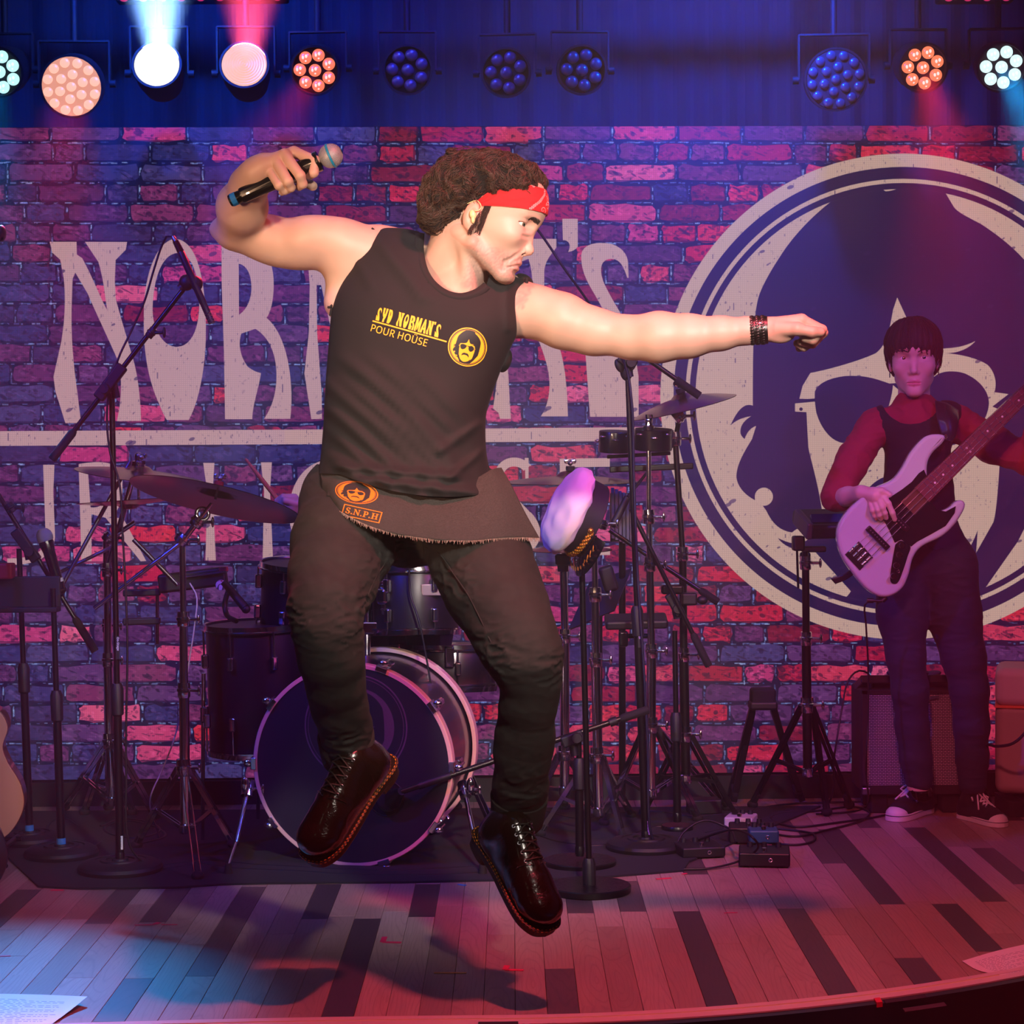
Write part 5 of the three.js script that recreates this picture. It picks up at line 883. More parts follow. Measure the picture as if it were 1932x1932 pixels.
// ================================================================ the bass player
const BASS_D = 6.58;
{
  const U = (px, py, dz = 0) => at(px, py, BASS_D - dz), W = mPx(BASS_D);
  const UA = (px, py, dz, rp) => { const p = U(px, py, dz); return [p.x, p.y, p.z, rp * W]; };
  const who = thing('person', 'woman with short dark hair in a red turtleneck and black vest playing a pale bass', 'person', U(1752, 1545).setY(0));
  const hF = V(-0.2, -0.06, 0.977).normalize(), hU0 = V(-0.035, 1, 0.06), hU = hU0.addScaledVector(hF, -hU0.dot(hF)).normalize(), hS = hF.clone().cross(hU), hO = U(1724, 682, 0), k0 = 0.94;
  const H = (f, u, s) => hO.clone().addScaledVector(hF, f * k0).addScaledVector(hU, u * k0).addScaledVector(hS, s * k0), hM = new THREE.Matrix4().makeBasis(hF, hU, hS), E = (c, r, k = 0.02, cut) => eld(c, r.map((x) => x * k0), hM, k, cut), two = (fn) => [fn(1), fn(-1)];
  const skull = [E(H(0.02, 0.052, 0), [0.1, 0.09, 0.08]), E(H(0.04, -0.024, 0), [0.066, 0.08, 0.066], 0.03), two((s) => [cap(H(0.005, -0.058, 0.046 * s), H(0.078, -0.1, 0.011 * s), 0.018, 0.0145, 0.025), E(H(0.068, -0.016, 0.05 * s), [0.024, 0.024, 0.02], 0.02), cap(H(0.1, 0.04, 0.004 * s), H(0.086, 0.038, 0.045 * s), 0.012, 0.012, 0.014)]),
    cap(H(0.088, -0.099, -0.006), H(0.088, -0.099, 0.006), 0.016, 0.016, 0.02), E(H(0.082, -0.064, 0), [0.022, 0.025, 0.03], 0.02), two((s) => E(H(0.112, 0.016, 0.034 * s), [0.02, 0.012, 0.019], 0.01, true)), cap(H(0.1, 0.012, 0), H(0.113, -0.028, 0), 0.0075, 0.009, 0.01), E(H(0.1125, -0.033, 0), [0.0115, 0.009, 0.0105], 0.008), two((s) => E(H(0.101, -0.037, 0.013 * s), [0.011, 0.0078, 0.0075], 0.005))];
  const sf = field(skull), onF = (u, s, o = 0) => { let a = 0.16; for (let k = 0; k < 30; k++) { const q = H(a, u, s); a -= sf(q.x, q.y, q.z) * 0.85; } return H(a + o, u, s); };
  const head = [skull, two((s) => [E(H(0.0835, 0.0236, 0.034 * s), [0.0158, 0.0082, 0.0205], 0.004), E(H(0.0835, 0.0044, 0.034 * s), [0.0152, 0.0072, 0.0195], 0.004),
    cap(onF(-0.0655, 0, -0.002), onF(-0.0685, 0.022 * s, -0.0025), 0.0052, 0.0032, 0.003), cap(onF(-0.0765, 0, -0.002), onF(-0.0745, 0.02 * s, -0.003), 0.0062, 0.0038, 0.003), cap(onF(-0.0712, 0, 0.002), onF(-0.0715, 0.024 * s, 0.001), 0.0013, 0.0011, 0.003, true),
    E(H(-0.008, -0.006, 0.079 * s), [0.015, 0.029, 0.009], 0.006), E(H(0.0, -0.006, 0.087 * s), [0.009, 0.016, 0.006], 0.003, true)]),
    cap(H(-0.015, -0.05, 0), U(1724, 800, -0.02), 0.05, 0.055, 0.02)];
  const torso = [cap(U(1728, 800, -0.02), U(1735, 1000, -0.02), 0.075, 0.11, 0.04), cap(U(1665, 800, -0.02), U(1795, 795, -0.02), 0.05, 0.05, 0.05), cap(U(1705, 1060, -0.02), U(1785, 1060, -0.02), 0.08, 0.08, 0.03)];
  const armR = chain([UA(1650, 805, -0.02, 27), UA(1610, 870, 0.02, 23), UA(1578, 942, 0.06, 20), UA(1600, 936, 0.13, 17), UA(1624, 930, 0.2, 13.5)], 0.015), armL = chain([UA(1810, 800, -0.02, 27), UA(1870, 838, 0.0, 24), UA(1945, 868, 0.05, 21), UA(1960, 800, 0.12, 17), UA(1962, 735, 0.17, 14)], 0.015);
  const hand = [cap(U(1626, 930, 0.205), U(1652, 936, 0.235), 0.022, 0.026, 0.015),
    chain([UA(1664, 934, 0.245, 6), UA(1676, 950, 0.265, 5.4), UA(1684, 968, 0.262, 5), UA(1688, 980, 0.252, 4.4)], 0.005), chain([UA(1658, 942, 0.245, 6), UA(1665, 958, 0.268, 5.4), UA(1669, 968, 0.264, 5), UA(1672, 977, 0.252, 4.4)], 0.005),
    chain([UA(1650, 947, 0.24, 5.8), UA(1656, 962, 0.262, 5.2), UA(1659, 972, 0.257, 4.8), UA(1662, 979, 0.247, 4.2)], 0.005), chain([UA(1642, 950, 0.235, 5.2), UA(1646, 963, 0.252, 4.8), UA(1650, 974, 0.247, 4.2), UA(1652, 979, 0.242, 3.9)], 0.005), chain([UA(1646, 926, 0.235, 7), UA(1664, 926, 0.25, 6), UA(1678, 934, 0.252, 5.2)], 0.006)];
  const handFar = [cap(U(1963, 728, 0.18), U(1962, 705, 0.2), 0.022, 0.024, 0.01), ...[0, 1, 2, 3].map((i) => chain([UA(1952 + i * 8, 700 - i * 5, 0.22, 5.5), UA(1944 + i * 8, 690 - i * 5, 0.25, 5.2), UA(1950 + i * 8, 682 - i * 5, 0.265, 4.8)], 0.004)), chain([UA(1950, 715, 0.2, 6.5), UA(1936, 722, 0.195, 5.5)], 0.006)];
  const legs = [chain([UA(1702, 1085, -0.02, 42), UA(1708, 1240, 0.0, 30), UA(1732, 1490, -0.01, 20)], 0.02), chain([UA(1792, 1085, -0.02, 42), UA(1818, 1240, 0.0, 32), UA(1834, 1490, -0.01, 20)], 0.02)];
  const f = field([torso, armR, armL, head, hand, handFar, legs]);
  const hb = [U(1664, 752, -0.13), U(1784, 600, 0.14)], rb = [U(1628, 990, 0.2), U(1700, 912, 0.29)];
  const cu = (a, b) => [[Math.min(a.x, b.x), Math.min(a.y, b.y), Math.min(a.z, b.z)], [Math.max(a.x, b.x), Math.max(a.y, b.y), Math.max(a.z, b.z)]], hB = cu(...hb), rB = cu(...rb);
  const lo = [U(1535, 0).x, 0.1, U(0, 0, -0.2).z], hi = [U(2020, 0).x, U(0, 595).y, U(0, 0, 0.3).z];
  const SK = [0.58, 0.38, 0.3];
  const col = (x, y, z) => { const p = V(x, y, z).sub(hO), a = p.dot(hF), b = p.dot(hU) / k0, s = Math.abs(p.dot(hS)) / k0; let c = SK; if (a > 0.06 && Math.abs(b + 0.0715) < 0.0105 && s < 0.024 - Math.abs(b + 0.0715) * 0.6) c = [0.55, 0.2, 0.19]; const m = 1 + 0.05 * nz(x * 40, y * 40, z * 40); return c.map((v) => v * m); };
  bodyMesh('body', [nets(f, lo, hi, 0.009, [hB, rB]), nets(f, hB[0], hB[1], 0.0036), nets(f, rB[0], rB[1], 0.003)].map((g) => tint(g, col)), skinMat, who);
  const eyeTex = canvasTex(64, 32, (g) => { g.fillStyle = '#e0d8d4'; g.fillRect(0, 0, 64, 32); g.fillStyle = '#1a100c'; g.beginPath(); g.arc(32, 16, 5.2, 0, 7); g.fill(); }, true, false);
  for (const s of [1, -1]) {
    part('eye', new THREE.SphereGeometry(0.0115, 20, 14).applyMatrix4(new THREE.Matrix4().makeBasis(V(-0.05, 0, 1), V(0, 1, 0), V(-1, 0, -0.05)).setPosition(H(0.0855, 0.0135, 0.034 * s))), phy(0xffffff, 0.15, 0, { map: eyeTex, clearcoat: 1 }), who);
    const br = []; for (let i = 0; i < 50; i++) { const t = rnd(), q = onF(0.034 + 0.007 * Math.sin(2.2 * t) + rr(-0.0018, 0.0018), s * (0.014 + 0.038 * t), -0.0005); br.push(rod(q, q.clone().addScaledVector(hS, s * 0.006).addScaledVector(hU, 0.001), 0.0008, 0.0004, 4)); } part('eyebrow', br, std(0x1a100c, 0.8), who);
    part('earring', ring(H(-0.004, -0.045, 0.083 * s), [1, 0, 0.3], 0.0075, 0.0013, 20, 6), M.chrome, who);
  }
  // bowl-cut hair: a cap of fine locks combed down from the crown
  const hf = field([E(H(0.008, 0.062, 0), [0.115, 0.094, 0.098]), E(H(-0.03, 0.005, 0), [0.075, 0.08, 0.094], 0.03), E(H(0.085, -0.025, 0.01), [0.075, 0.075, 0.088], 0.006, true), two((s) => E(H(0.0, -0.014, 0.1 * s), [0.022, 0.036, 0.035], 0.008, true)), E(H(0.02, -0.12, 0), [0.1, 0.07, 0.1], 0.01, true)], (x, y, z) => -0.0016 * Math.sin(Math.atan2(x - hO.x, z - hO.z) * 34 + 3 * nz(x * 12, y * 6, z * 12)) - 0.001 * nz(x * 90, y * 20, z * 90));
  const hg = nets(hf, hB[0].map((v) => v - 0.02), hB[1].map((v) => v + 0.02), 0.0042), fr = [];
  const hp = hg.attributes.position, hn = hg.attributes.normal;
  for (let i = 0; i < 900; i++) { const k = Math.floor(rnd() * hp.count), p = V(hp.getX(k), hp.getY(k), hp.getZ(k)), n = V(hn.getX(k), hn.getY(k), hn.getZ(k)); if (n.z < -0.2) continue; const c = H(0.01, 0.16, 0.01), pts = []; let q = p.clone(); const l = rr(0.0005, 0.002); for (let j = 0; j < 6; j++) { const e = 0.004, g0 = hf(q.x, q.y, q.z), N = V(hf(q.x + e, q.y, q.z) - g0, hf(q.x, q.y + e, q.z) - g0, hf(q.x, q.y, q.z + e) - g0).normalize(); q.addScaledVector(N, l - g0); pts.push(q.clone()); const t = q.clone().sub(c).addScaledVector(V(0, -1, 0), 0.05); t.addScaledVector(N, -t.dot(N)).normalize(); q = q.clone().addScaledVector(t, 0.009); } fr.push(tube(pts, 0.0009, 5, 3)); }
  const hairM = std(0x0a0606, 0.75);
  const hair = part('hair', hg, hairM, who); part('locks', fr, hairM, hair).userData.kind = 'stuff';
  // turtleneck: torso, collar, sleeves to below the elbow and, on the far arm, the wrist
  const wr = (x, y, z) => -0.0045 * Math.max(0, 1 - 2.6 * Math.abs(nz(x * 17 + 2, y * 24, z * 17))) - 0.0006 * nz(x * 80, y * 80, z * 80);
  const sl = 5;
  const tf = field([cap(U(1728, 800, -0.02), U(1735, 995, -0.02), 0.09, 0.118, 0.04), cap(U(1663, 803, -0.02), U(1797, 797, -0.02), 0.056, 0.056, 0.04), chain([UA(1650, 805, -0.02, 27 + sl), UA(1608, 870, 0.02, 25 + sl), UA(1576, 936, 0.06, 21 + sl)], 0.02), chain([UA(1577, 942, 0.06, 24), UA(1586, 941, 0.085, 22)], 0.01), chain([UA(1810, 800, -0.02, 27 + sl), UA(1872, 838, 0.0, 28 + sl), UA(1945, 868, 0.05, 23 + sl), UA(1962, 790, 0.125, 20)], 0.02), cap(U(1724, 768, -0.008), U(1725, 800, -0.015), 0.063, 0.075, 0.02)], wr);
  const redKnit = phy(0x84122c, 0.85, 0, { sheen: 0.4, sheenColor: 0xa04058 });
  part('turtleneck', planarUV(nets(tf, [lo[0] - 0.03, U(0, 1000).y, lo[2]], [hi[0] + 0.03, U(0, 745).y, hi[2]], 0.0075), hO, V(1, 0, 0), V(0, 1, 0)), redKnit, who);
  // black vest over it: neckline and armholes cut out
  const vf = field([cap(U(1730, 815, -0.02), U(1735, 1000, -0.02), 0.1, 0.123, 0.04), cap(U(1676, 800, -0.02), U(1786, 795, -0.02), 0.068, 0.068, 0.04), cap(U(1719, 742, 0.2), U(1719, 742, -0.3), 0.1, 0.1, 0.004, true), cap(U(1612, 830, 0.3), U(1612, 830, -0.4), 0.085, 0.085, 0.004, true), cap(U(1842, 825, 0.3), U(1842, 825, -0.4), 0.078, 0.078, 0.004, true)], (x, y, z) => 0.4 * wr(x, y, z));
  const blackKnit = phy(0x0a0a10, 0.9, 0, { sheen: 0.3, sheenColor: 0x303040 });
  part('vest', planarUV(nets(vf, [U(1600, 0).x, U(0, 1010).y, lo[2]], [U(1860, 0).x, U(0, 760).y, hi[2]], 0.007), hO, V(1, 0, 0), V(0, 1, 0)), blackKnit, who);
  // jeans
  const jn = field([cap(U(1738, 1010, -0.02), U(1742, 1020, -0.02), 0.125, 0.125), cap(U(1708, 1062, -0.02), U(1784, 1062, -0.02), 0.1, 0.1, 0.03), chain([UA(1703, 1080, -0.01, 52), UA(1703, 1160, 0.0, 47), UA(1709, 1240, 0.02, 35), UA(1717, 1301, 0.02, 33), UA(1721, 1370, 0.0, 30), UA(1728, 1430, -0.01, 29), UA(1734, 1470, -0.01, 26)], 0.02), chain([UA(1790, 1080, -0.01, 54), UA(1800, 1160, 0.0, 50), UA(1818, 1240, 0.02, 40), UA(1829, 1301, 0.02, 35), UA(1833, 1370, 0.0, 32), UA(1834, 1430, -0.01, 29.5), UA(1835, 1478, -0.01, 26)], 0.02)],
    (x, y, z) => -0.004 * Math.max(0, 1 - 2.4 * Math.abs(nz(x * 12, y * 34, z * 12))) * (0.5 + 0.5 * nz(x * 7, y * 7, z * 7)));
  const darkDenim = std(0x161d34, 0.85, 0, { });
  const jeans = part('jeans', planarUV(nets(jn, [U(1630, 0).x, 0.09, lo[2]], [U(1890, 0).x, U(0, 992).y, hi[2]], 0.0075), hO, V(1, 0, 0), V(0, 1, 0)), darkDenim, who);
  const jq = (px, py) => { const p = U(px, py, 0.3); for (let k = 0; k < 24; k++) p.z -= jn(p.x, p.y, p.z) * 0.8; return p; };
  part('pocket_seam', tube([jq(1768, 1020), jq(1772, 1034), jq(1784, 1042), jq(1806, 1040)], 0.0022, 20, 5), darkDenim, jeans); part('waistband_seam', tube([1758, 1775, 1795, 1812].map((x, i) => jq(x, 1013 - i * 1.5)), 0.0025, 20, 5), darkDenim, jeans);
  // canvas sneakers
  const sneaker = (heel, toe, ank) => {
    const t = toe.clone().sub(heel), len = t.length() / 0.285; t.normalize(); const n = V(0, 1, 0), m = new THREE.Matrix4().makeBasis(n.clone().cross(t).multiplyScalar(len), n.multiplyScalar(len), t.clone().multiplyScalar(len)).setPosition(heel.clone().addScaledVector(t, 0.09 * len)), inv = m.clone().invert(), a = ank.clone().applyMatrix4(inv);
    const up = field([cap([0, 0.042, 0.12], [0, 0.045, -0.04], 0.033, 0.036), eld([0, 0.03, 0.14], [0.042, 0.028, 0.05], null, 0.02), eld([0, 0.05, -0.05], [0.034, 0.045, 0.036], null, 0.02), cap([0, 0.07, -0.04], a.toArray(), 0.038, 0.04, 0.02), cap([0, 0.05, 0.08], [0, 0.1, -0.01], 0.03, 0.034, 0.02), cap([0, 0.03, 0.12], [0, 0.03, -0.06], 0.038, 0.034, 0.02), eld([0, -0.03, 0.04], [3, 0.04, 3], null, 0.002, true)]);
    const G = new THREE.Group(); G.name = 'sneaker'; who.add(G); const add = (nm, g, mt) => part(nm, [].concat(g).map((q) => q.applyMatrix4(m)), mt, G);
    const canvas = std(0x0c0d16, 0.9, 0, { }), white = std(0xcfc8c4, 0.5);
    add('upper', planarUV(nets(up, [-0.06, 0.004, -0.1], [0.06, 0.145, 0.2], 0.004), V(0, 0, 0), V(1, 0, 0), V(0, 0, 1)), canvas);
    const p = [[0, 0.196], [0.03, 0.186], [0.045, 0.155], [0.047, 0.115], [0.042, 0.06], [0.036, 0.0], [0.037, -0.05], [0.028, -0.083], [0, -0.09]], ol = smoothShape([...p, ...p.slice(1, -1).reverse().map(([x, z]) => [-x, z])]);
    add('sole', extrude(ol, 0.021, 0.003, 2, 8).rotateX(Math.PI / 2).translate(0, 0.0245, 0), white);
    add('sole_stripe', extrude(ol, 0.001, 0.0013, 1, 8).rotateX(Math.PI / 2).scale(1.012, 1, 1.006).translate(0, 0.0225, 0), std(0x15161e, 0.6));
    add('toe_cap', eld && ell([0, 0.026, 0.152], [0.0435, 0.03, 0.042], [0, 0, 0], 28, 18), white);
    const out = (x, z, o) => { let y = 0.2; for (let k = 0; k < 18; k++) y -= up(x, y, z) * 0.75; return [x, y + o, z]; };
    const rows = [[0.017, 0.098], [0.018, 0.08], [0.019, 0.062], [0.02, 0.044], [0.021, 0.026], [0.022, 0.008]];
    rows.forEach(([x, z], i) => { for (const s of [1, -1]) { add('eyelet', ring(out(s * x * 1.1, z, 0.001), [s * 0.6, 1, 0.4], 0.0028, 0.001, 12, 5), M.steel); if (i < 5) { const q = rows[i + 1]; add('lace', tube([out(s * x, z, 0.003), out(0, (z + q[1]) / 2, 0.006), out(-s * q[0], q[1], 0.003)], 0.0038, 10, 5), white); } } });
    for (const s of [1, -1]) add('lace', tube([out(0, 0.006, 0.006), [s * 0.03, 0.115, 0.02], [s * 0.045, 0.1, 0.045], [s * 0.03, 0.092, 0.03], out(0, 0.008, 0.006), [s * 0.028, 0.09, 0.06], [s * 0.046, 0.065, 0.085]], 0.0038, 26, 5), white);
    add('ankle_patch', ell([0.037, 0.085, -0.035], [0.004, 0.018, 0.018], [0, 0, 0], 18, 12), white);
  };
  sneaker(onFloor(1752, 1531), onFloor(1682, 1551), U(1736, 1488, -0.01)); sneaker(onFloor(1812, 1542), onFloor(1895, 1562), U(1834, 1492, -0.01));

  // ---------------------------------------------------------------- the bass guitar
  const GD = 0.235, G = (px, py, o = 0) => U(px, py, GD + o);
  const bass = thing('bass_guitar', 'pale four string bass guitar with black pickguard and rosewood fingerboard', 'bass guitar', G(1690, 1050));
  const zf = G(0, 0).z, sh = (pts) => pts.map(([x, y]) => { const p = G(x, y); return [p.x, p.y]; });
  const ext = (pts, d, bev, z, seg = 3, smooth = true) => extrude((smooth ? smoothShape : polyShape)(sh(pts)), d - 2 * bev, bev, seg, 8).translate(0, 0, zf + z + bev);
  const bodyPts = [[1773, 819], [1757, 820], [1741, 828], [1719, 853], [1701, 885], [1683, 906], [1651, 921], [1619, 945], [1595, 969], [1581, 995], [1580, 1022], [1589, 1051], [1607, 1079], [1630, 1107], [1652, 1123], [1671, 1127], [1690, 1121], [1706, 1106], [1716, 1082], [1724, 1052], [1741, 1031], [1777, 1013], [1801, 991], [1817, 967], [1822, 952], [1816, 944], [1804, 946], [1792, 957], [1777, 963], [1762, 958], [1754, 945], [1751, 915], [1750, 878], [1759, 856], [1777, 838], [1784, 827], [1781, 821]];
  part('body', ext(bodyPts, 0.042, 0.012, -0.042, 5), phy(0xb9c2b4, 0.22, 0, { clearcoat: 1, clearcoatRoughness: 0.06 }), bass);
  part('pickguard', ext([[1743, 886], [1749, 900], [1729, 922], [1749, 945], [1757, 948], [1767, 961], [1784, 965], [1803, 955], [1801, 968], [1784, 992], [1754, 1009], [1730, 1022], [1719, 1031], [1700, 1018], [1688, 1024], [1680, 1006], [1671, 988], [1662, 975], [1664, 955], [1675, 941], [1702, 923], [1720, 909], [1733, 893]], 0.003, 0.0008, 0, 1, false), phy(0x08080a, 0.12, 0, { clearcoat: 1 }), bass);
  part('control_plate', ext([[1689, 1027], [1700, 1020], [1717, 1031], [1712, 1050], [1704, 1075], [1695, 1097], [1685, 1101], [1679, 1092], [1683, 1060]], 0.003, 0.0008, 0.001, 1), std(0x6a6068, 0.15, 1), bass);
  for (const [x, y] of [[1702, 1029], [1697, 1047], [1691, 1067], [1686, 1087]]) part('knob', turned([[0, 0.019], [0.008, 0.019], [0.0095, 0.017], [0.0105, 0.004], [0.011, 0]], G(x, y, 0.004), G(x, y, 0.1), 20), phy(0x0a0a0a, 0.2, 0, { clearcoat: 1 }), bass);
  part('jack_socket', ring(G(1695, 1078, 0.005), [0, 0, 1], 0.004, 0.0016, 16, 6), M.chrome, bass);
  const nd = V(201, 196, 0).normalize(), nw = V(-nd.y, nd.x, 0);       // along the neck, and across it
  const n0 = G(1738.5, 934), along = (t, w = 0, o = 0) => n0.clone().addScaledVector(nd, t).addScaledVector(nw, w).add(V(0, 0, o));
  const quad = (t0, t1, w0, w1, z0, z1) => { const s = polyShape([[t0, -w0], [t1, -w1], [t1, w1], [t0, w0]].map(([t, w]) => { const p = along(t, w); return [p.x, p.y]; })); return extrude(s, z1 - z0 - 0.002, 0.001, 2).translate(0, 0, zf + z0 + 0.001); };
  part('neck', [quad(-0.06, 0.64, 0.03, 0.02, -0.018, 0.0045)], phy(0x5a3a22, 0.35, 0, { clearcoat: 0.6 }), bass);
  part('fingerboard', quad(0, 0.62, 0.031, 0.0205, 0.004, 0.014), std(0x5c2a28, 0.45, 0, { }), bass);
  const scale = 0.86, fretT = (k) => 0.62 - scale * (1 - 2 ** (-k / 12));
  for (let k = 1; k <= 20; k++) { const t = fretT(k), w = 0.031 + (0.0205 - 0.031) * t / 0.62; if (t < 0.003) break; part('fret', rod(along(t, -w, 0.0142), along(t, w, 0.0142), 0.0011, 0.0011, 6), M.steel, bass); }
  for (const k of [3, 5, 7, 9, 15, 17, 19]) part('inlay', turned([[0, 0.0006], [0.0033, 0.0004], [0.0035, 0]], along((fretT(k) + fretT(k - 1)) / 2, 0, 0.0138), along((fretT(k) + fretT(k - 1)) / 2, 0, 0.1), 14), std(0xd8ccc8, 0.3), bass);
  for (const w of [-0.008, 0.008]) part('inlay', turned([[0, 0.0006], [0.0033, 0.0004], [0.0035, 0]], along((fretT(12) + fretT(11)) / 2, w, 0.0138), along((fretT(12) + fretT(11)) / 2, w, 0.1), 14), std(0xd8ccc8, 0.3), bass);
  part('headstock', [quad(0.62, 0.84, 0.024, 0.045, -0.012, 0.004)], phy(0xb9a890, 0.3, 0, { clearcoat: 0.8 }), bass);
  for (let k = 0; k < 4; k++) { part('tuning_peg', [rod(along(0.66 + k * 0.045, 0.02, 0.004), along(0.66 + k * 0.045, 0.02, 0.02), 0.006), ell(along(0.66 + k * 0.045, 0.062, -0.006), [0.014, 0.012, 0.004], [0, 0, 0.78])], M.chrome, bass); }
  const br = G(1620, 1048);
  for (let k = 0; k < 4; k++) { const w = -0.0285 + k * 0.019, a = br.clone().addScaledVector(nw, w).add(V(0, 0, 0.014)), b = along(0.62, w * 0.6, 0.017); part('string', rod(a, b, 0.0013 - k * 0.0002, 0.0013 - k * 0.0002, 5), M.steel, bass); }
  part('bridge', ext([[1620, 1021], [1647, 1052], [1622, 1076], [1594, 1046]], 0.004, 0.001, 0, 1, false), std(0x8a7880, 0.2, 1), bass);
  for (let k = 0; k < 4; k++) for (let j = 0; j < 2; j++) { const c = br.clone().addScaledVector(nw, -0.0285 + k * 0.019).addScaledVector(nd, -0.006 + j * 0.02).add(V(0, 0, 0.009)); part('saddle', rod(c.clone().addScaledVector(nd, -0.008), c.clone().addScaledVector(nd, 0.008), 0.0062, 0.0062, 10), M.chrome, bass); }
  for (const [x, y] of [[1656, 1015], [1693, 980]]) { const c = G(x, y, 0.008); part('pickup', bar(c.clone().addScaledVector(nw, -0.047), c.clone().addScaledVector(nw, 0.047), 0.019, 0.017, [0, 0, 1], 0.003), phy(0x0a0a0c, 0.3), bass); for (let k = 0; k < 8; k++) part('pole_piece', rod(c.clone().addScaledVector(nw, -0.034 + k * 0.0097).add(V(0, 0, 0.007)), c.clone().addScaledVector(nw, -0.034 + k * 0.0097).add(V(0, 0, 0.0095)), 0.0025, 0.0025, 8), M.steel, bass); }
  part('strap_button', [rod(G(1781, 826, -0.02), G(1787, 822, -0.02), 0.006)], M.chrome, bass);
  // strap over her shoulder, its loose end behind the body
  const strapM = phy(0x10141e, 0.4, 0, { clearcoat: 0.4 });
  part('strap', sheet([[[1764, 757, 0.045], [1768, 790, 0.105], [1777, 820, 0.13], [1786, 832, 0.17]], [[1786, 762, 0.06], [1790, 790, 0.12], [1793, 818, 0.145], [1792, 833, 0.175]], [[1807, 775, 0.045], [1807, 795, 0.105], [1803, 820, 0.13], [1797, 833, 0.17]]].map((r) => r.map(([x, y, d]) => U(x, y, d))), 0.004, 20, 10), strapM, bass, 'dark leather strap over the shoulder');
  part('strap_end', sheet([[[1567, 1092, 0.12], [1590, 1084, 0.13], [1616, 1066, 0.17]], [[1576, 1102, 0.12], [1596, 1094, 0.13], [1622, 1076, 0.17]]].map((r) => r.map(([x, y, d]) => U(x, y, d))), 0.005, 14, 4), strapM, bass);
  // lead plugged in at the lower rim
  single('instrument_cable', 'instrument lead with a silver plug hanging from the rim of the pale bass', 'cable', [rod(G(1672, 1127, -0.02), G(1664, 1134, -0.02), 0.008), rod(G(1664, 1134, -0.02), G(1640, 1133, -0.02), 0.005), rod(G(1648, 1133, -0.02), G(1636, 1133, -0.02), 0.008), tube([G(1640, 1133, -0.02), G(1632, 1140, -0.02), G(1634, 1180, -0.04), G(1638, 1260, -0.08), G(1638, 1360, -0.1), G(1634, 1440, -0.1), onFloor(1632, 1524, 0.005), onFloor(1600, 1532, 0.005), onFloor(1540, 1536, 0.005)], 0.0033, 60, 6)], M.cable);
}
// ================================================================ stands, drums and other gear on the stage
const fD = (px, py) => -onFloor(px, py).z;
const bronze = std(0x8a6a50, 0.24, 1, { bumpMap: rep(canvasTex(8, 128, (g) => { for (let i = 0; i < 128; i++) { g.fillStyle = rgb([1, 1, 1], 120 + 130 * ((i * 37) % 11) / 11); g.fillRect(0, i, 8, 1); } }, false), 1, 1), bumpScale: 0.0004 });
function joint(p, r = 0.016, h = 0.04, dir = [0, 1, 0]) { const a = vv(p).addScaledVector(vv(dir), -h / 2), b = vv(p).addScaledVector(vv(dir), h / 2); return [turned([[0, 0], [r * 0.9, 0], [r, h * 0.1], [r, h * 0.4], [r * 1.15, h * 0.45], [r * 1.15, h * 0.6], [r, h * 0.65], [r * 0.95, h], [0, h]], a, b, 16), rod(vv(p).add(V(r, 0, 0.003)), vv(p).add(V(r + 0.024, 0, 0.01)), 0.005), ell(vv(p).add(V(r + 0.028, 0, 0.012)), [0.005, 0.016, 0.006])]; }
function weightBase(c, r, ridged) {
  return ridged ? turned([[0, 0.042], [r * 0.18, 0.042], [r * 0.2, 0.036], [r * 0.32, 0.036], [r * 0.34, 0.04], [r * 0.46, 0.04], [r * 0.48, 0.035], [r * 0.6, 0.035], [r * 0.62, 0.038], [r * 0.72, 0.037], [r * 0.86, 0.033], [r * 0.96, 0.026], [r, 0.017], [r * 0.99, 0.007], [r * 0.95, 0.0], [0, 0]], c, vv(c).add(V(0, 1, 0)), 56, 0.5)
    : turned([[0, 0.02], [r * 0.97, 0.02], [r, 0.017], [r, 0.003], [r * 0.98, 0], [0, 0]], c, vv(c).add(V(0, 1, 0)), 56, 0.5);
}
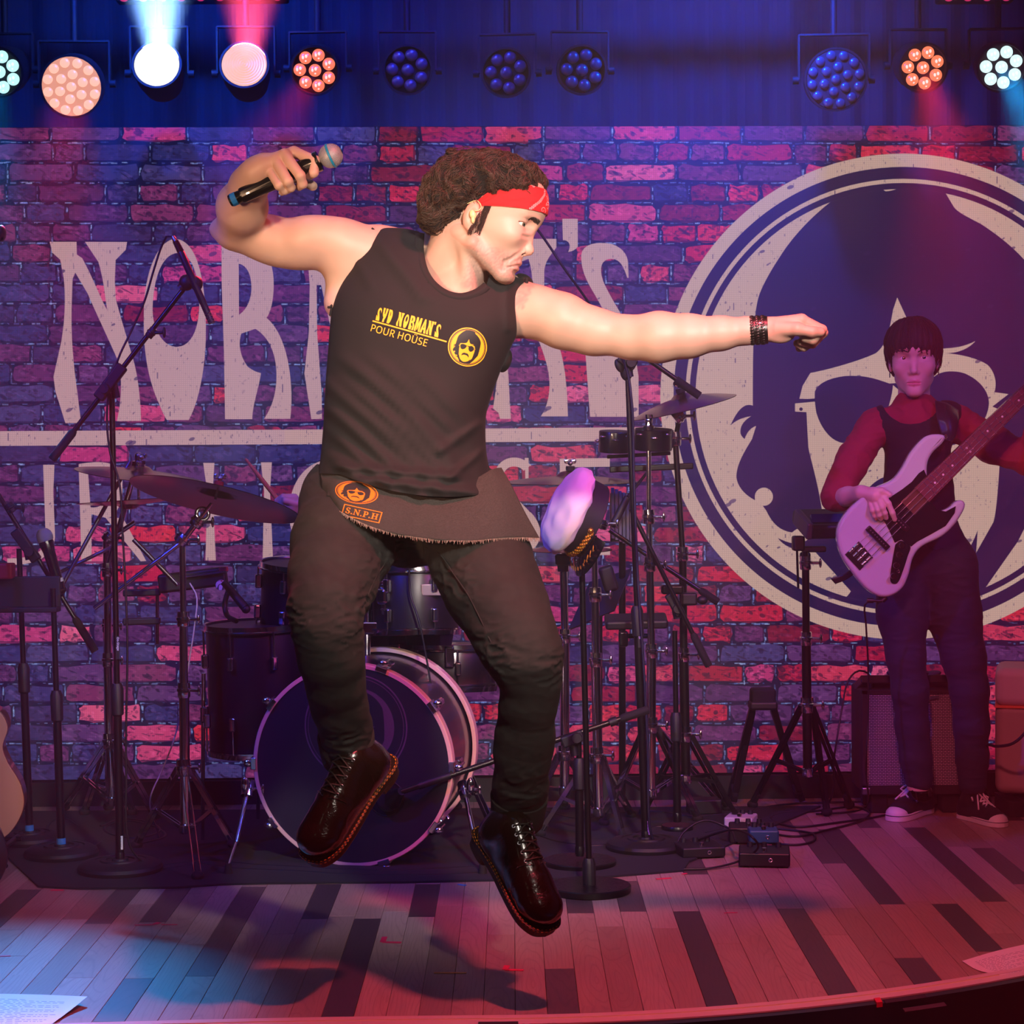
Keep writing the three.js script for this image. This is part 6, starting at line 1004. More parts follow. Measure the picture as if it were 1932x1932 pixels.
// straight stand on a round foot; base and top in pixels
function roundStand(label, base, top, rpx, ridged, o = {}) {
  const c = onFloor(...base), d = -c.z, r = rpx * mPx(d), t = thing('microphone_stand', label, 'stand', c, o.group);
  c.y = o.lift ?? 0.0;
  const p0 = c.clone().add(V(0, 0.03, 0)), p1 = at(top[0], top[1], d), mid = lerp3(p0, p1, o.mid ?? 0.55);
  part('base', weightBase(c, r, ridged), ridged ? M.castIron : M.blackMetal, t);
  part('lower_tube', rod(p0, mid, 0.0125, 0.0125, 16), M.blackMetal, t); part('upper_tube', rod(mid, p1, 0.0085, 0.0085, 14), M.blackMetal, t);
  part('clutch', turned([[0.0125, -0.05], [0.018, -0.045], [0.019, 0.03], [0.0135, 0.045], [0.009, 0.045]], mid, p1, 18), M.blackPlastic, t);
  part('base_collar', turned([[0.014, 0], [0.014, 0.02], [0.0126, 0.024]], p0.clone().add(V(0, 0.006, 0)), p1, 16), o.tape ? M.blueTape : M.blackMetal, t);
  if (o.sticker) { const s = at(o.sticker[0], o.sticker[1], d - 0.0105), w = mPx(d); part('sticker', box([s.x, s.y, s.z], [10 * w, 26 * w, 0.002]), std(0xffffff, 0.6, 0, { map: canvasTex(32, 96, (g) => { g.fillStyle = '#e4e0da'; g.fillRect(0, 0, 32, 96); g.fillStyle = '#222'; for (let y = 10; y < 80; y += 7) g.fillRect(12, y, 10, y % 3 + 2); }, true, false) }), t, 'white barcode sticker'); }
  if (o.name) { const s = at(o.name[0], o.name[1], d - 0.014), w = mPx(d); part('maker_name', box([s.x, s.y, s.z], [7 * w, 44 * w, 0.0015]), std(0xffffff, 0.6, 0, { map: canvasTex(32, 192, (g) => { g.fillStyle = '#0c0c10'; g.fillRect(0, 0, 32, 192); g.fillStyle = '#d8d4e4'; g.translate(10, 8); g.rotate(Math.PI / 2); g.font = 'bold 26px sans-serif'; g.fillText('On-Stage', 0, 0, 170); }, true, false) }), t, 'maker lettering down the tube'); }
  return { t, d, top: p1, base: c };
}
function boomArm(t, pts, d, grip, r = 0.0075) {      // pts from tip to counter end, pixels with depth offsets; grip: share of the length covered by the rubber end
  const a = at(pts[0][0], pts[0][1], d - (pts[0][2] ?? 0)), b = at(pts[1][0], pts[1][1], d - (pts[1][2] ?? 0));
  part('boom', rod(a, b, r, r, 12), M.blackMetal, t);
  if (grip) part('boom_grip', turned([[0, -0.006], [0.011, -0.006], [0.0125, -0.002], [0.0125, grip * a.distanceTo(b) - 0.01], [0.009, grip * a.distanceTo(b)]], b, a, 14), M.rubber, t);
  return [a, b];
}
function clampBody(t, p, q, r = 0.02) { part('boom_clamp', [bar(p, q, 0.034, 0.026, [0, 0, 1], 0.006), rod(lerp3(p, q, 0.7).add(V(0, 0, 0.012)), lerp3(p, q, 0.7).add(V(0, 0, 0.026)), r * 0.8, r * 0.7, 14), rod(lerp3(p, q, 0.45).add(V(0, 0, -0.012)), lerp3(p, q, 0.45).add(V(0.01, -0.05, -0.012)), 0.012)], M.blackPlastic, t); }
// three legged drum hardware: hub where the legs hang, low end of the tube, feet on the floor, top of the tube
function tripodStand(label, cat, d, o) {
  const P = (a) => at(a[0], a[1], d - (a[2] ?? 0)), hub = P(o.hub), low = P(o.low), top = P(o.top), t = thing(o.kind ?? 'cymbal_stand', label, cat, V(hub.x, 0, hub.z), o.group);
  const tm = o.black ? M.blackMetal : M.chrome, chain_ = [low, ...(o.joints ?? []).map(P), top], rs = o.r ?? [0.0155, 0.0125, 0.0095, 0.008];
  for (let i = 1; i < chain_.length; i++) part('tube', rod(chain_[i - 1], chain_[i], rs[Math.min(i - 1, 3)], rs[Math.min(i - 1, 3)], 16), i === 1 && !o.black ? M.chrome : tm, t);
  for (const j of (o.joints ?? [])) part('joint', joint(P(j), 0.019, 0.045), M.chrome, t);
  part('leg_collar', joint(hub, 0.022, 0.05), M.chrome, t); part('brace_collar', turned([[0, 0], [0.018, 0], [0.02, 0.006], [0.02, 0.026], [0.017, 0.03], [0, 0.03]], low, low.clone().add(V(0, 1, 0)), 16), M.chrome, t);
  for (const f of o.feet) {
    const ft = f.length > 2 ? P(f) : onFloor(...f), dir = ft.clone().sub(hub).setY(0).normalize(), side = V(-dir.z, 0, dir.x), h = hub.clone().addScaledVector(dir, 0.02), e = ft.clone().add(V(0, 0.018, 0)), kn = lerp3(h, e, 0.55), g = [];
    for (const s of [-1, 1]) { g.push(bar(h.clone().addScaledVector(side, s * 0.009), e.clone().addScaledVector(side, s * 0.009), 0.003, 0.014, [0, 1, 0])); g.push(bar(low.clone().addScaledVector(dir, 0.016).addScaledVector(side, s * 0.006).add(V(0, 0.015, 0)), kn.clone().addScaledVector(side, s * 0.006), 0.0025, 0.011, [0, 1, 0])); }
    g.push(rod(kn.clone().addScaledVector(side, -0.014), kn.clone().addScaledVector(side, 0.014), 0.0035));
    part('leg', g, tm, t); part('foot', [ell(ft.clone().add(V(0, 0.015, 0)), [0.019, 0.015, 0.019]), rod(e, lerp3(e, h, 0.1), 0.013, 0.011, 12)], M.rubber, t);
  }
  return { t, P, top };
}
function cymbal(label, c, n, R, o = {}) {
  const t = thing('cymbal', label, 'cymbal', c, o.group), b = vv(c).add(vv(n).normalize()), h = R * (o.bow ?? 0.09), pr = [];
  for (let i = 0; i <= 14; i++) { const r = R * (1 - i / 14); pr.push([r, r < R * 0.2 ? h + R * 0.075 * Math.sqrt(Math.max(0, 1 - (r / (R * 0.2)) ** 2)) : h * (1 - (r / R) ** 1.7) * 1.0 - (o.flange && r > R * 0.8 ? -(r - R * 0.8) * 0.5 : 0)]); }
  const low = pr.map(([r, y]) => [r, y - 0.0016]).reverse();
  part('plate', turned([...low, ...pr.slice(0)].length ? [...pr, ...low] : pr, c, b, 72, 0.9), bronze, t);
  if (!o.bare) { part('felt', turned([[0, h + R * 0.075], [0.014, h + R * 0.075], [0.015, h + R * 0.075 + 0.006], [0.014, h + R * 0.075 + 0.014], [0, h + R * 0.075 + 0.014]], c, b, 16), o.redFelt ? std(0x8a1420, 0.95) : M.rubber, t); const q = vv(c).addScaledVector(vv(n).normalize(), h + R * 0.075 + 0.024); part('wing_nut', [rod(vv(c), q.clone().addScaledVector(vv(n).normalize(), 0.012), 0.004), ell(q, [0.009, 0.008, 0.009]), ell(q.clone().add(V(0.012, 0.006, 0)), [0.008, 0.009, 0.003]), ell(q.clone().add(V(-0.012, 0.006, 0)), [0.008, 0.009, 0.003])], M.chrome, t); }
  return t;
}
function drum(label, c, axis, R, L, o = {}) {      // c: middle of the top head, axis points into the drum
  const t = thing(o.name ?? 'drum', label, 'drum', vv(c), o.group), a = vv(axis).normalize(), A = vv(c), B = A.clone().addScaledVector(a, L), q = new THREE.Quaternion().setFromUnitVectors(V(0, 1, 0), a), e1 = V(1, 0, 0).applyQuaternion(q), e2 = V(0, 0, 1).applyQuaternion(q);
  part('shell', turned([[R * 0.985, 0.004], [R, 0.012], [R, L - 0.012], [R * 0.985, L - 0.004]], A, B, 64, 0.6), o.shell, t);
  part('head', turned([[R * 0.99, 0.001], [R * 0.985, -0.002], [0, -0.0025]], A, B, 56), o.head, t); part('head', turned([[R * 0.99, L - 0.001], [R * 0.985, L + 0.002], [0, L + 0.0025]], A, B, 56), o.head2 ?? o.head, t);
  for (const y of [0, L]) part('rim', turned([[R + 0.001, -0.009], [R + 0.007, -0.01], [R + 0.008, 0.004], [R + 0.013, 0.006], [R + 0.013, 0.01], [R + 0.003, 0.01], [R + 0.001, -0.009]].map(([r, k]) => [r, y + (y ? -k : k)]), A, B, 64, 0.5), M.chrome, t);
  const n = o.lugs ?? 6;
  for (let k = 0; k < n; k++) { const an = (k + (o.ph ?? 0.5)) / n * Math.PI * 2, dir = e1.clone().multiplyScalar(Math.cos(an)).addScaledVector(e2, Math.sin(an)); for (const [y0, y1, yl] of L > 0.16 ? [[0.006, L * 0.3, L * 0.26], [L - 0.006, L * 0.7, L * 0.74]] : [[0.006, L - 0.006, L * 0.5]]) { const f = (y, r) => A.clone().addScaledVector(a, y).addScaledVector(dir, r); part('tension_rod', rod(f(y0, R + 0.012), f(y1, R + 0.012), 0.0032, 0.0032, 8), M.chrome, t); part('lug', bar(f(yl - 0.022, R + 0.01), f(yl + 0.022, R + 0.01), 0.02, 0.022, dir.toArray(), 0.006), M.chrome, t); } }
  if (o.badge) { const w = mPx(6.2); part('badge', box(o.badge, [46 * w, 22 * w, 0.006], [0, 0, 0], 0.003), std(0xb8a8a8, 0.35, 0.8), t); }
  return { t, A, B, e1, e2, a };
}
// ---- black carpet under the drums
{
  const e = [[72, 1675], [150, 1679], [240, 1678], [330, 1677], [420, 1671], [500, 1669], [620, 1668], [760, 1667], [900, 1664], [1000, 1662], [1130, 1658], [1290, 1645], [1300, 1628]].map(([x, y]) => onFloor(x, y)), pts = e.map((p) => [p.x, -p.z]); pts.push([1.05, 6.86], [-1.75, 6.86], [-1.55, 6.1]);
  const g = extrude(polyShape(pts), 0.004, 0.0012, 2).rotateX(-Math.PI / 2).translate(0, 0.0015, 0);
  const s = single('drum_carpet', 'black carpet under the drum kit with a wavy front edge', 'carpet', g, std(0x0b0c14, 0.95, 0, { })); void s;
}
// ---- left of the kit
{
  const g = 'round foot stands at the left of the stage';
  const s1 = roundStand('stand with a ridged round foot carrying a boom and a thin pencil microphone', [227, 1646], [211, 742], 80, true, { sticker: [227, 1590], name: [222, 1222], mid: 0.35 });
  boomArm(s1.t, [[352, 538, 0.02], [100, 864, 0.02]], s1.d, 0.16); clampBody(s1.t, at(232, 690, s1.d - 0.02), at(185, 752, s1.d - 0.02));
  part('boom_joint', joint(at(285, 628, s1.d - 0.02), 0.012, 0.03, [0.6, 0.8, 0]), M.blackPlastic, s1.t);
  part('microphone_clip', [ell(at(352, 533, s1.d - 0.02), [0.022, 0.024, 0.02]), ell(at(371, 535, s1.d - 0.02), [0.018, 0.022, 0.02]), rod(at(340, 545, s1.d - 0.02), at(350, 536, s1.d - 0.02), 0.013)], M.blackPlastic, s1.t);
  const mic = thing('microphone', 'thin black pencil microphone clipped to the tall boom in front of the lettering', 'microphone', at(370, 535, s1.d - 0.03)), ma = at(341, 475, s1.d - 0.03), mb = at(400, 610, s1.d - 0.03);
  part('body', turned([[0, 0], [0.0095, 0.0], [0.0105, 0.004], [0.0105, 0.16], [0.0098, 0.162], [0.0098, ma.distanceTo(mb)], [0, ma.distanceTo(mb)]], ma, mb, 20), phy(0x2a2230, 0.4, 0.4), mic);
  part('capsule', [0, 1, 2, 3].map((k) => turned([[0.0099, 0], [0.0108, 0.001], [0.0099, 0.002]], lerp3(ma, mb, 0.86 + 0.04 * k), mb, 20)), M.steel, mic);
  part('plug', [rod(at(331, 455, s1.d - 0.03), ma, 0.009, 0.0105), rod(at(326, 446, s1.d - 0.03), at(331, 455, s1.d - 0.03), 0.005, 0.008)], M.chrome, mic);
  single('microphone_cable', 'black cable looping from the pencil microphone down its stand', 'cable', tube([at(326, 446, s1.d - 0.03), at(318, 443, s1.d - 0.03), at(306, 462, s1.d - 0.02), at(290, 510, s1.d - 0.02), at(272, 570, s1.d - 0.02), at(245, 630, s1.d - 0.02), at(222, 680, s1.d - 0.03), at(203, 760, s1.d - 0.02), at(207, 850, s1.d - 0.018), at(225, 910, s1.d - 0.018), at(231, 1000, s1.d - 0.018), at(240, 1200, s1.d - 0.02), at(238, 1450, s1.d - 0.02), at(247, 1600, s1.d - 0.02), onFloor(290, 1640, 0.008)], 0.0032, 90, 6), M.cable);
  const s2 = roundStand('stand with a ridged round foot holding a dark tray at the left', [116, 1618], [100, 1110], 70, true, { tape: true });
  void g;
  const tray = thing('tray', 'flat black tray on a stand at the left edge of the stage', 'tray', at(40, 1150, s2.d + 0.02)), tc = at(40, 1118, s2.d + 0.04), w = mPx(s2.d);
  part('panel', box(tc, [150 * w, 62 * w, 0.012], [0, 0, 0], 0.004), std(0x10131e, 0.6), tray); part('lip', box([tc.x, tc.y - 31 * w, tc.z + 0.025], [150 * w, 0.016, 0.06], [0, 0, 0], 0.004), std(0x0a0b12, 0.6), tray);
  part('red_device', box([at(5, 1050, s2.d).x, tc.y + 42 * w, tc.z + 0.015], [34 * w, 30 * w, 0.05], [0, 0, 0], 0.006), std(0x8a1028, 0.5), tray);
  const s3 = roundStand('stand with a ridged round foot at the far left carrying a low boom', [56, 1592], [36, 1035], 62, true, { tape: true });
  boomArm(s3.t, [[-8, 925, 0.03], [178, 1226, 0.03]], s3.d, 0.2); clampBody(s3.t, at(28, 1000, s3.d - 0.03), at(70, 1058, s3.d - 0.03));
  part('boom_joint', joint(at(20, 958, s3.d - 0.03), 0.014, 0.03, [0.6, -0.8, 0]), M.blackPlastic, s3.t);
  const va = at(84, 1012, s3.d - 0.08), vb = at(112, 1106, s3.d - 0.08), vL = va.distanceTo(vb), vm = thing('microphone', 'black vocal microphone with pale ball grille hanging head up at the left', 'microphone', va);
  part('grille', turned([[0, -0.026], [0.014, -0.023], [0.023, -0.012], [0.0255, 0.0], [0.0245, 0.012], [0.02, 0.018], [0, 0.018]], va, vb, 28), std(0xb8b0b4, 0.45, 0.5, { bumpMap: rep(FINE, 16), bumpScale: 0.001 }), vm);
  part('handle', turned([[0, 0.016], [0.0225, 0.016], [0.0235, 0.022], [0.0185, 0.05], [0.0165, vL], [0.0155, vL + 0.01], [0, vL + 0.012]], va, vb, 28), phy(0x0c0c12, 0.25, 0, { clearcoat: 0.8 }), vm);
  part('label', turned([[0.0172, vL - 0.024], [0.0176, vL - 0.024], [0.0176, vL - 0.012], [0.0172, vL - 0.012]], va, vb, 24), M.whiteLabel, vm);
  part('clip', [rod(at(106, 1090, s3.d - 0.07), at(112, 1122, s3.d - 0.03), 0.013), ell(at(112, 1112, s3.d - 0.07), [0.022, 0.016, 0.018])], M.blackPlastic, vm);
  // end of a microphone reaching in at the left edge
  const off = thing('microphone', 'rounded black microphone end reaching in at the left edge', 'microphone', at(-6, 440, 5.9));
  part('body', [rod(at(-50, 450, 5.9), at(2, 440, 5.9), 0.022, 0.024, 20), ell(at(3, 440, 5.9), [0.013, 0.024, 0.024])], M.blackPlastic, off); part('holder', rod(at(-48, 452, 5.9), onFloor(-60, 1640), 0.011), M.blackMetal, off);
}
// ---- acoustic guitars at the left edge
function guitarBody(label, c, R, topMat, sideMat, yaw) {
  const t = thing('acoustic_guitar', label, 'guitar', V(c.x, 0, c.z)), pts = [[0, -R], [0.62 * R, -0.86 * R], [0.97 * R, -0.35 * R], [0.95 * R, 0.15 * R], [0.7 * R, 0.62 * R], [0.6 * R, 0.95 * R], [0.7 * R, 1.35 * R], [0.5 * R, 1.68 * R], [0, 1.78 * R]], s = smoothShape([...pts, ...pts.slice(1, -1).reverse().map(([x, y]) => [-x, y])]);
  const put = (g) => g.rotateY(yaw).translate(c.x, c.y, c.z);
  part('sides', put(extrude(s, 0.085, 0.004, 2, 10).translate(0, 0, -0.09)), sideMat, t); part('soundboard', put(extrude(s, 0.004, 0.0015, 2, 10).scale(0.985, 0.985, 1).translate(0, 0, -0.003)), topMat, t);
  part('soundhole', put(new THREE.RingGeometry(0.03, 0.05, 36).translate(0, 0.5 * R, 0.0022)), std(0x2a1810, 0.5), t); part('bridge', put(box([0, -0.28 * R, 0.007], [0.14, 0.026, 0.01], [0, 0, 0], 0.003)), std(0x2a1810, 0.5), t);
  part('neck', [put(box([0, 2.5 * R, -0.01], [0.052, 1.6 * R, 0.03], [0, 0, 0], 0.01)), put(box([0, 2.3 * R, 0.007], [0.054, 2.1 * R, 0.008]))], std(0x3a2216, 0.5), t); part('headstock', put(box([0, 3.5 * R, -0.012], [0.07, 0.5 * R, 0.018], [0, 0, 0], 0.006)), std(0x2a1810, 0.4), t);
  for (let k = 0; k < 6; k++) part('string', put(rod([-0.021 + k * 0.0084, -0.26 * R, 0.013], [-0.018 + k * 0.0072, 3.3 * R, 0.012], 0.0006, 0.0006, 4)), M.steel, t);
  part('stand', [rod([c.x - 0.12, 0.012, c.z + 0.1], [c.x, c.y - R * 0.8, c.z - 0.14], 0.009), rod([c.x + 0.12, 0.012, c.z + 0.1], [c.x, c.y - R * 0.8, c.z - 0.14], 0.009), rod([c.x, 0.012, c.z - 0.26], [c.x, c.y + R * 0.4, c.z - 0.14], 0.009), rod([c.x - 0.1, c.y - R, c.z + 0.03], [c.x - 0.1, c.y - R, c.z - 0.14], 0.008), rod([c.x + 0.1, c.y - R, c.z + 0.03], [c.x + 0.1, c.y - R, c.z - 0.14], 0.008), rod([c.x - 0.12, c.y - R, c.z - 0.1], [c.x + 0.12, c.y - R, c.z - 0.1], 0.008)], M.blackMetal, t);
}
{
  const spruce = phy(0xd0a070, 0.4, 0, { clearcoat: 0.5 });
  guitarBody('acoustic guitar with a pale wooden top cut off by the left edge', at(-52, 1500, 6.0), 0.152, spruce, phy(0x6a3c20, 0.35, 0, { clearcoat: 0.6 }), 0.15);
  guitarBody('dark brown guitar body edge in front of the pale acoustic guitar', at(-92, 1606, 5.62), 0.155, phy(0x2c1410, 0.3, 0, { clearcoat: 0.8 }), phy(0x1a0c0a, 0.35, 0, { clearcoat: 0.6 }), 0.3);
}
// ---- cymbals and stands on the left
{
  const hh = tripodStand('hi-hat stand of dark chrome behind the boom at the left', 'stand', 6.5, { hub: [207, 1398], low: [211, 1520], top: [262, 862, -0.02], joints: [[204, 1245], [203, 1075]], feet: [[122, 1530], [292, 1548], [232, 1575]] });
  part('arm', [rod(at(203, 1020, 6.5), at(255, 985, 6.5), 0.008), ...joint(at(205, 1015, 6.5), 0.02, 0.03, [0.7, 0.7, 0])], M.chrome, hh.t);
  cymbal('upper hi-hat cymbal seen edge-on at the left', at(263, 897, 6.5), V(0.13, 1, 0.06), 0.207, { group: 'hi-hat cymbals' }); cymbal('lower hi-hat cymbal under the upper one at the left', at(243, 945, 6.48), V(0.06, -1, 0.02), 0.17, { bare: true, group: 'hi-hat cymbals' });
  single('hi-hat_clutch'.replace('-', '_'), 'black rubber clutch and knob on top of the left hi-hat', 'clutch', [turned([[0, 0], [0.021, 0], [0.023, 0.008], [0.021, 0.02], [0.012, 0.022], [0.012, 0.034], [0, 0.034]], at(261, 882, 6.5), at(261, 800, 6.5), 18), ball(at(261, 860, 6.5), 0.012), rod(at(261, 882, 6.5), at(262, 945, 6.5), 0.005)], M.chrome);
  const cs = tripodStand('cymbal stand with tilting arm holding the big low crash cymbal', 'stand', 6.0, { hub: [346, 1448], low: [350, 1572], top: [344, 1022], joints: [[347, 1302], [346, 1168]], feet: [[258, 1602], [440, 1600, 0.05], [373, 1662]] });
  part('tilter', [rod(at(344, 1022, 6), at(372, 985, 6), 0.009), ...joint(at(344, 1018, 6), 0.022, 0.03, [0.7, 0.7, 0]), ...joint(at(372, 985, 6), 0.02, 0.03, [0.6, 0.8, 0]), rod(at(372, 985, 6), at(400, 950, 6), 0.006), ring(at(382, 970, 6), [0.3, 0.2, 1], 0.018, 0.006, 20, 8)], M.chrome, cs.t);
  part('counter_arm', rod(at(340, 1025, 5.99), at(178, 1148, 5.97), 0.007), M.chrome, cs.t); part('counter_arm', rod(at(336, 1104, 6.04), at(252, 1018, 6.06), 0.007), M.steel, cs.t);
  cymbal('big crash cymbal tipped to show its underside in front of the drums', at(406, 943, 6.0), V(0.2, 0.95, -0.22), 0.258, { redFelt: true });
  // long silver rods of a second boom behind
  const cb = tripodStand('dark boom stand with silver arms behind the hi-hat', 'stand', 6.6, { hub: [205, 1420, -0.1], low: [207, 1500, -0.1], top: [201, 1020, -0.08], feet: [[160, 1540], [250, 1540], [205, 1530]], joints: [[203, 1180, -0.1]] });
  part('counter_arm', rod(at(246, 870, 6.55), at(110, 1118, 6.5), 0.007), M.steel, cb.t); part('counter_arm', rod(at(215, 1030, 6.56), at(112, 1080, 6.56), 0.006), M.steel, cb.t);
  // percussion block and clamp by the floor tom
  const pb = thing('percussion_block', 'black percussion block with a round white badge and a red corner', 'percussion', at(392, 1100, 6.35));
  part('block', [bar(at(300, 1102, 6.35), at(428, 1086, 6.35), 0.05, 0.06, [0, 1, 0], 0.01)], M.blackPlastic, pb); part('top_plate', bar(at(352, 1088, 6.34), at(428, 1078, 6.34), 0.056, 0.006, [0, 1, 0], 0.002), std(0x30222e, 0.5), pb); part('corner', box(at(422, 1074, 6.34), [0.024, 0.014, 0.04], [0, 0, 0.1], 0.003), M.redTape, pb);
  part('badge', turned([[0, 0.004], [0.016, 0.004], [0.017, 0]], at(417, 1104, 6.318), at(417, 1104, 5.3), 24), std(0xffffff, 0.5, 0, { map: canvasTex(64, 64, (g) => { g.fillStyle = '#d8d0d0'; g.fillRect(0, 0, 64, 64); g.strokeStyle = '#333'; g.lineWidth = 5; g.beginPath(); g.arc(32, 32, 26, 0, 7); g.stroke(); g.fillStyle = '#a01828'; g.font = 'bold 26px sans-serif'; g.fillText('LP', 14, 42); }, true, false) }), pb);
  const cl = thing('clamp', 'black double clamp on a rod between the stands left of the floor tom', 'clamp', at(270, 1178, 6.4));
  part('jaw', bar(at(232, 1119, 6.4), at(303, 1117, 6.4), 0.018, 0.022, [0, 1, 0], 0.005), M.blackPlastic, cl); part('jaw', bar(at(232, 1173, 6.4), at(303, 1171, 6.4), 0.018, 0.022, [0, 1, 0], 0.005), M.blackPlastic, cl); part('screw', rod(at(297, 1110, 6.4), at(297, 1215, 6.4), 0.006), M.chrome, cl);
}
// ---- the drums
{
  const satin = phy(0x15131c, 0.4, 0.3, { clearcoat: 0.25, clearcoatRoughness: 0.3 }), skinB = phy(0x141322, 0.5), film = std(0x22202c, 0.4);
  // bass drum
  const KD = 5.9, c = at(665, 1444, KD), ax = V(0.17, 0.03, -1).normalize(), R = 197 * mPx(KD) - 0.004, L = 0.4;
  const kd = thing('bass_drum', 'large black bass drum with a pale hoop and a faint emblem on its head', 'drum', V(c.x, 0, c.z)), B = c.clone().addScaledVector(ax, L), q = new THREE.Quaternion().setFromUnitVectors(V(0, 0, -1), ax), e1 = V(1, 0, 0).applyQuaternion(q), e2 = V(0, 1, 0).applyQuaternion(q), on = (x, y, z = 0) => c.clone().addScaledVector(e1, x).addScaledVector(e2, y).addScaledVector(ax, -z);
  const hoopM = phy(0xd8b0a0, 0.4, 0, { clearcoat: 0.5 });
  part('shell', turned([[R - 0.018, 0.02], [R - 0.018, L - 0.02]], c, B, 80), phy(0x302c38, 0.3, 0.6, { clearcoat: 0.5 }), kd);
  for (const [y0, y1] of [[-0.004, 0.034], [L - 0.034, L + 0.004]]) part('hoop', turned([[R - 0.012, y0], [R - 0.002, y0], [R, y0 + 0.002], [R, y1 - 0.002], [R - 0.002, y1], [R - 0.012, y1], [R - 0.012, y0]], c, B, 96, 0.5), hoopM, kd);
  const headTex = canvasTex(1024, 1024, (g) => { g.fillStyle = '#141225'; g.fillRect(0, 0, 1024, 1024); g.save(); g.translate(512, 512); g.scale(512 / 197, 512 / 197); g.strokeStyle = '#574455'; g.lineWidth = 3; g.beginPath(); g.arc(8, -78, 104, 0, 7); g.stroke(); g.lineWidth = 1.4; g.beginPath(); g.arc(8, -78, 98, 0, 7); g.stroke(); emblem(g, -84, -170, 184, '#574455', '#141225', false); g.restore(); let s = 5; for (let i = 0; i < 4000; i++) { s = (s * 16807) % 2147483647; const x = s % 1024; s = (s * 16807) % 2147483647; g.fillStyle = 'rgba(20,18,37,0.55)'; g.fillRect(x, s % 1024, 2, 2); } }, true, false);
  const hg = new THREE.CircleGeometry(R - 0.012, 80); hg.applyMatrix4(new THREE.Matrix4().compose(on(0, 0, 0.001), q, V(1, 1, 1)));
  part('front_head', hg, phy(0xffffff, 0.5, 0, { map: headTex }), kd); part('rear_head', new THREE.CircleGeometry(R - 0.012, 60).applyMatrix4(new THREE.Matrix4().compose(B, q.clone().multiply(new THREE.Quaternion().setFromAxisAngle(V(0, 1, 0), Math.PI)), V(1, 1, 1))), skinB, kd);
  const w = mPx(KD), po = [65 * w, -61 * w];
  part('port', [new THREE.RingGeometry(0.001, 0.052, 48).applyMatrix4(new THREE.Matrix4().compose(on(po[0], po[1], 0.002), q, V(1, 1, 1)))], std(0x030305, 0.9), kd); part('port_ring', ring(on(po[0], po[1], 0.002), ax, 0.053, 0.0022, 48, 8), M.blackPlastic, kd);
  for (let k = 0; k < 10; k++) { const an = (18 + 36 * k) * Math.PI / 180 - Math.PI / 2, dx = Math.cos(an), dy = Math.sin(an), up = e1.clone().multiplyScalar(dx).addScaledVector(e2, dy), P = (r, z) => on(dx * r, dy * r, z); const cl = part('claw', [bar(P(R + 0.004, 0.008), P(R + 0.004, -0.03), 0.036, 0.006, up.toArray(), 0.002), bar(P(R - 0.01, 0.009), P(R + 0.005, 0.009), 0.036, 0.005, ax.toArray(), 0.002), ell(P(R + 0.016, 0.002), [0.014, 0.012, 0.009])], M.chrome, kd); part('screw', rod(P(R + 0.016, 0.012), P(R + 0.016, -0.08), 0.0036, 0.0036, 8), M.chrome, cl); part('lug', bar(P(R - 0.004, -0.07), P(R - 0.004, -0.12), 0.022, 0.026, up.toArray(), 0.007), M.chrome, kd); }
  for (const [x0, y0, x1, y1] of [[468, 1488, 431, 1652], [876, 1490, 911, 1652]]) { const a = at(x0, y0, KD + 0.06), b = onFloor(x1, y1), m = lerp3(a, b, 0.62); const sp = part('spur', [rod(a, m, 0.0075), rod(m, b.clone().add(V(0, 0.03, 0)), 0.005), ...joint(a, 0.018, 0.05, b.clone().sub(a).normalize().toArray()), ell(at(x0 + (x0 < 600 ? -6 : 12), y0 - 8, KD + 0.03), [0.012, 0.024, 0.01])], M.chrome, kd); part('rubber_tip', rod(b, b.clone().add(V(0, 0.036, 0)), 0.014, 0.009), M.rubber, sp); }
  // kick microphone in the port, its boom and low stand
  const km = thing('microphone', 'round black microphone set in the hole of the bass drum head', 'microphone', on(po[0] + 0.004, po[1], 0.03)), mc = on(po[0] + 6 * w, po[1] - 2 * w, 0.02);
  part('grille', ell(mc, [0.033, 0.033, 0.028], [0, 0, 0], 28, 18), std(0x24222e, 0.35, 0.6, { bumpMap: rep(FINE, 10), bumpScale: 0.0015 }), km); part('body', [rod(mc.clone().add(V(0.012, 0.004, 0.006)), at(757, 1493, KD - 0.08), 0.03, 0.012, 20)], M.blackMetal, km);
  const ks = roundStand('low stand with a flat round foot whose boom reaches to the bass drum', [1094, 1634], [1092, 1392], 69, false, { mid: 0.7 });
  boomArm(ks.t, [[757, 1494, 5.8 - 5.72], [1220, 1340, -0.02]], ks.d, 0.11, 0.0085); clampBody(ks.t, at(1060, 1402, ks.d - 0.02), at(1100, 1386, ks.d - 0.02)); part('boom_sleeve', rod(at(790, 1483, ks.d - 0.08), at(850, 1463, ks.d - 0.075), 0.011), M.blackPlastic, ks.t); part('boom_sleeve', rod(at(1150, 1364, ks.d), at(1164, 1359, ks.d), 0.013), M.blackPlastic, ks.t);
  // floor tom, rack toms, snare
  const ft = drum('black floor tom with chrome rims left of the bass drum', at(487, 1180, 6.25), V(0.02, -1, -0.02), 0.162, 0.385, { shell: satin, head: film, lugs: 8, name: 'floor_tom' });
  for (const x of [384, 590]) part('leg', [rod(at(x, 1270, 6.2), onFloor(x + (x < 450 ? -2 : 2), 1588), 0.0065), box(at(x + 2, 1348, 6.2), [0.024, 0.05, 0.03], [0, 0, 0], 0.006)], M.chrome, ft.t); part('leg', [rod(at(487, 1300, 6.43), onFloor(487, 1548), 0.0065)], M.chrome, ft.t);
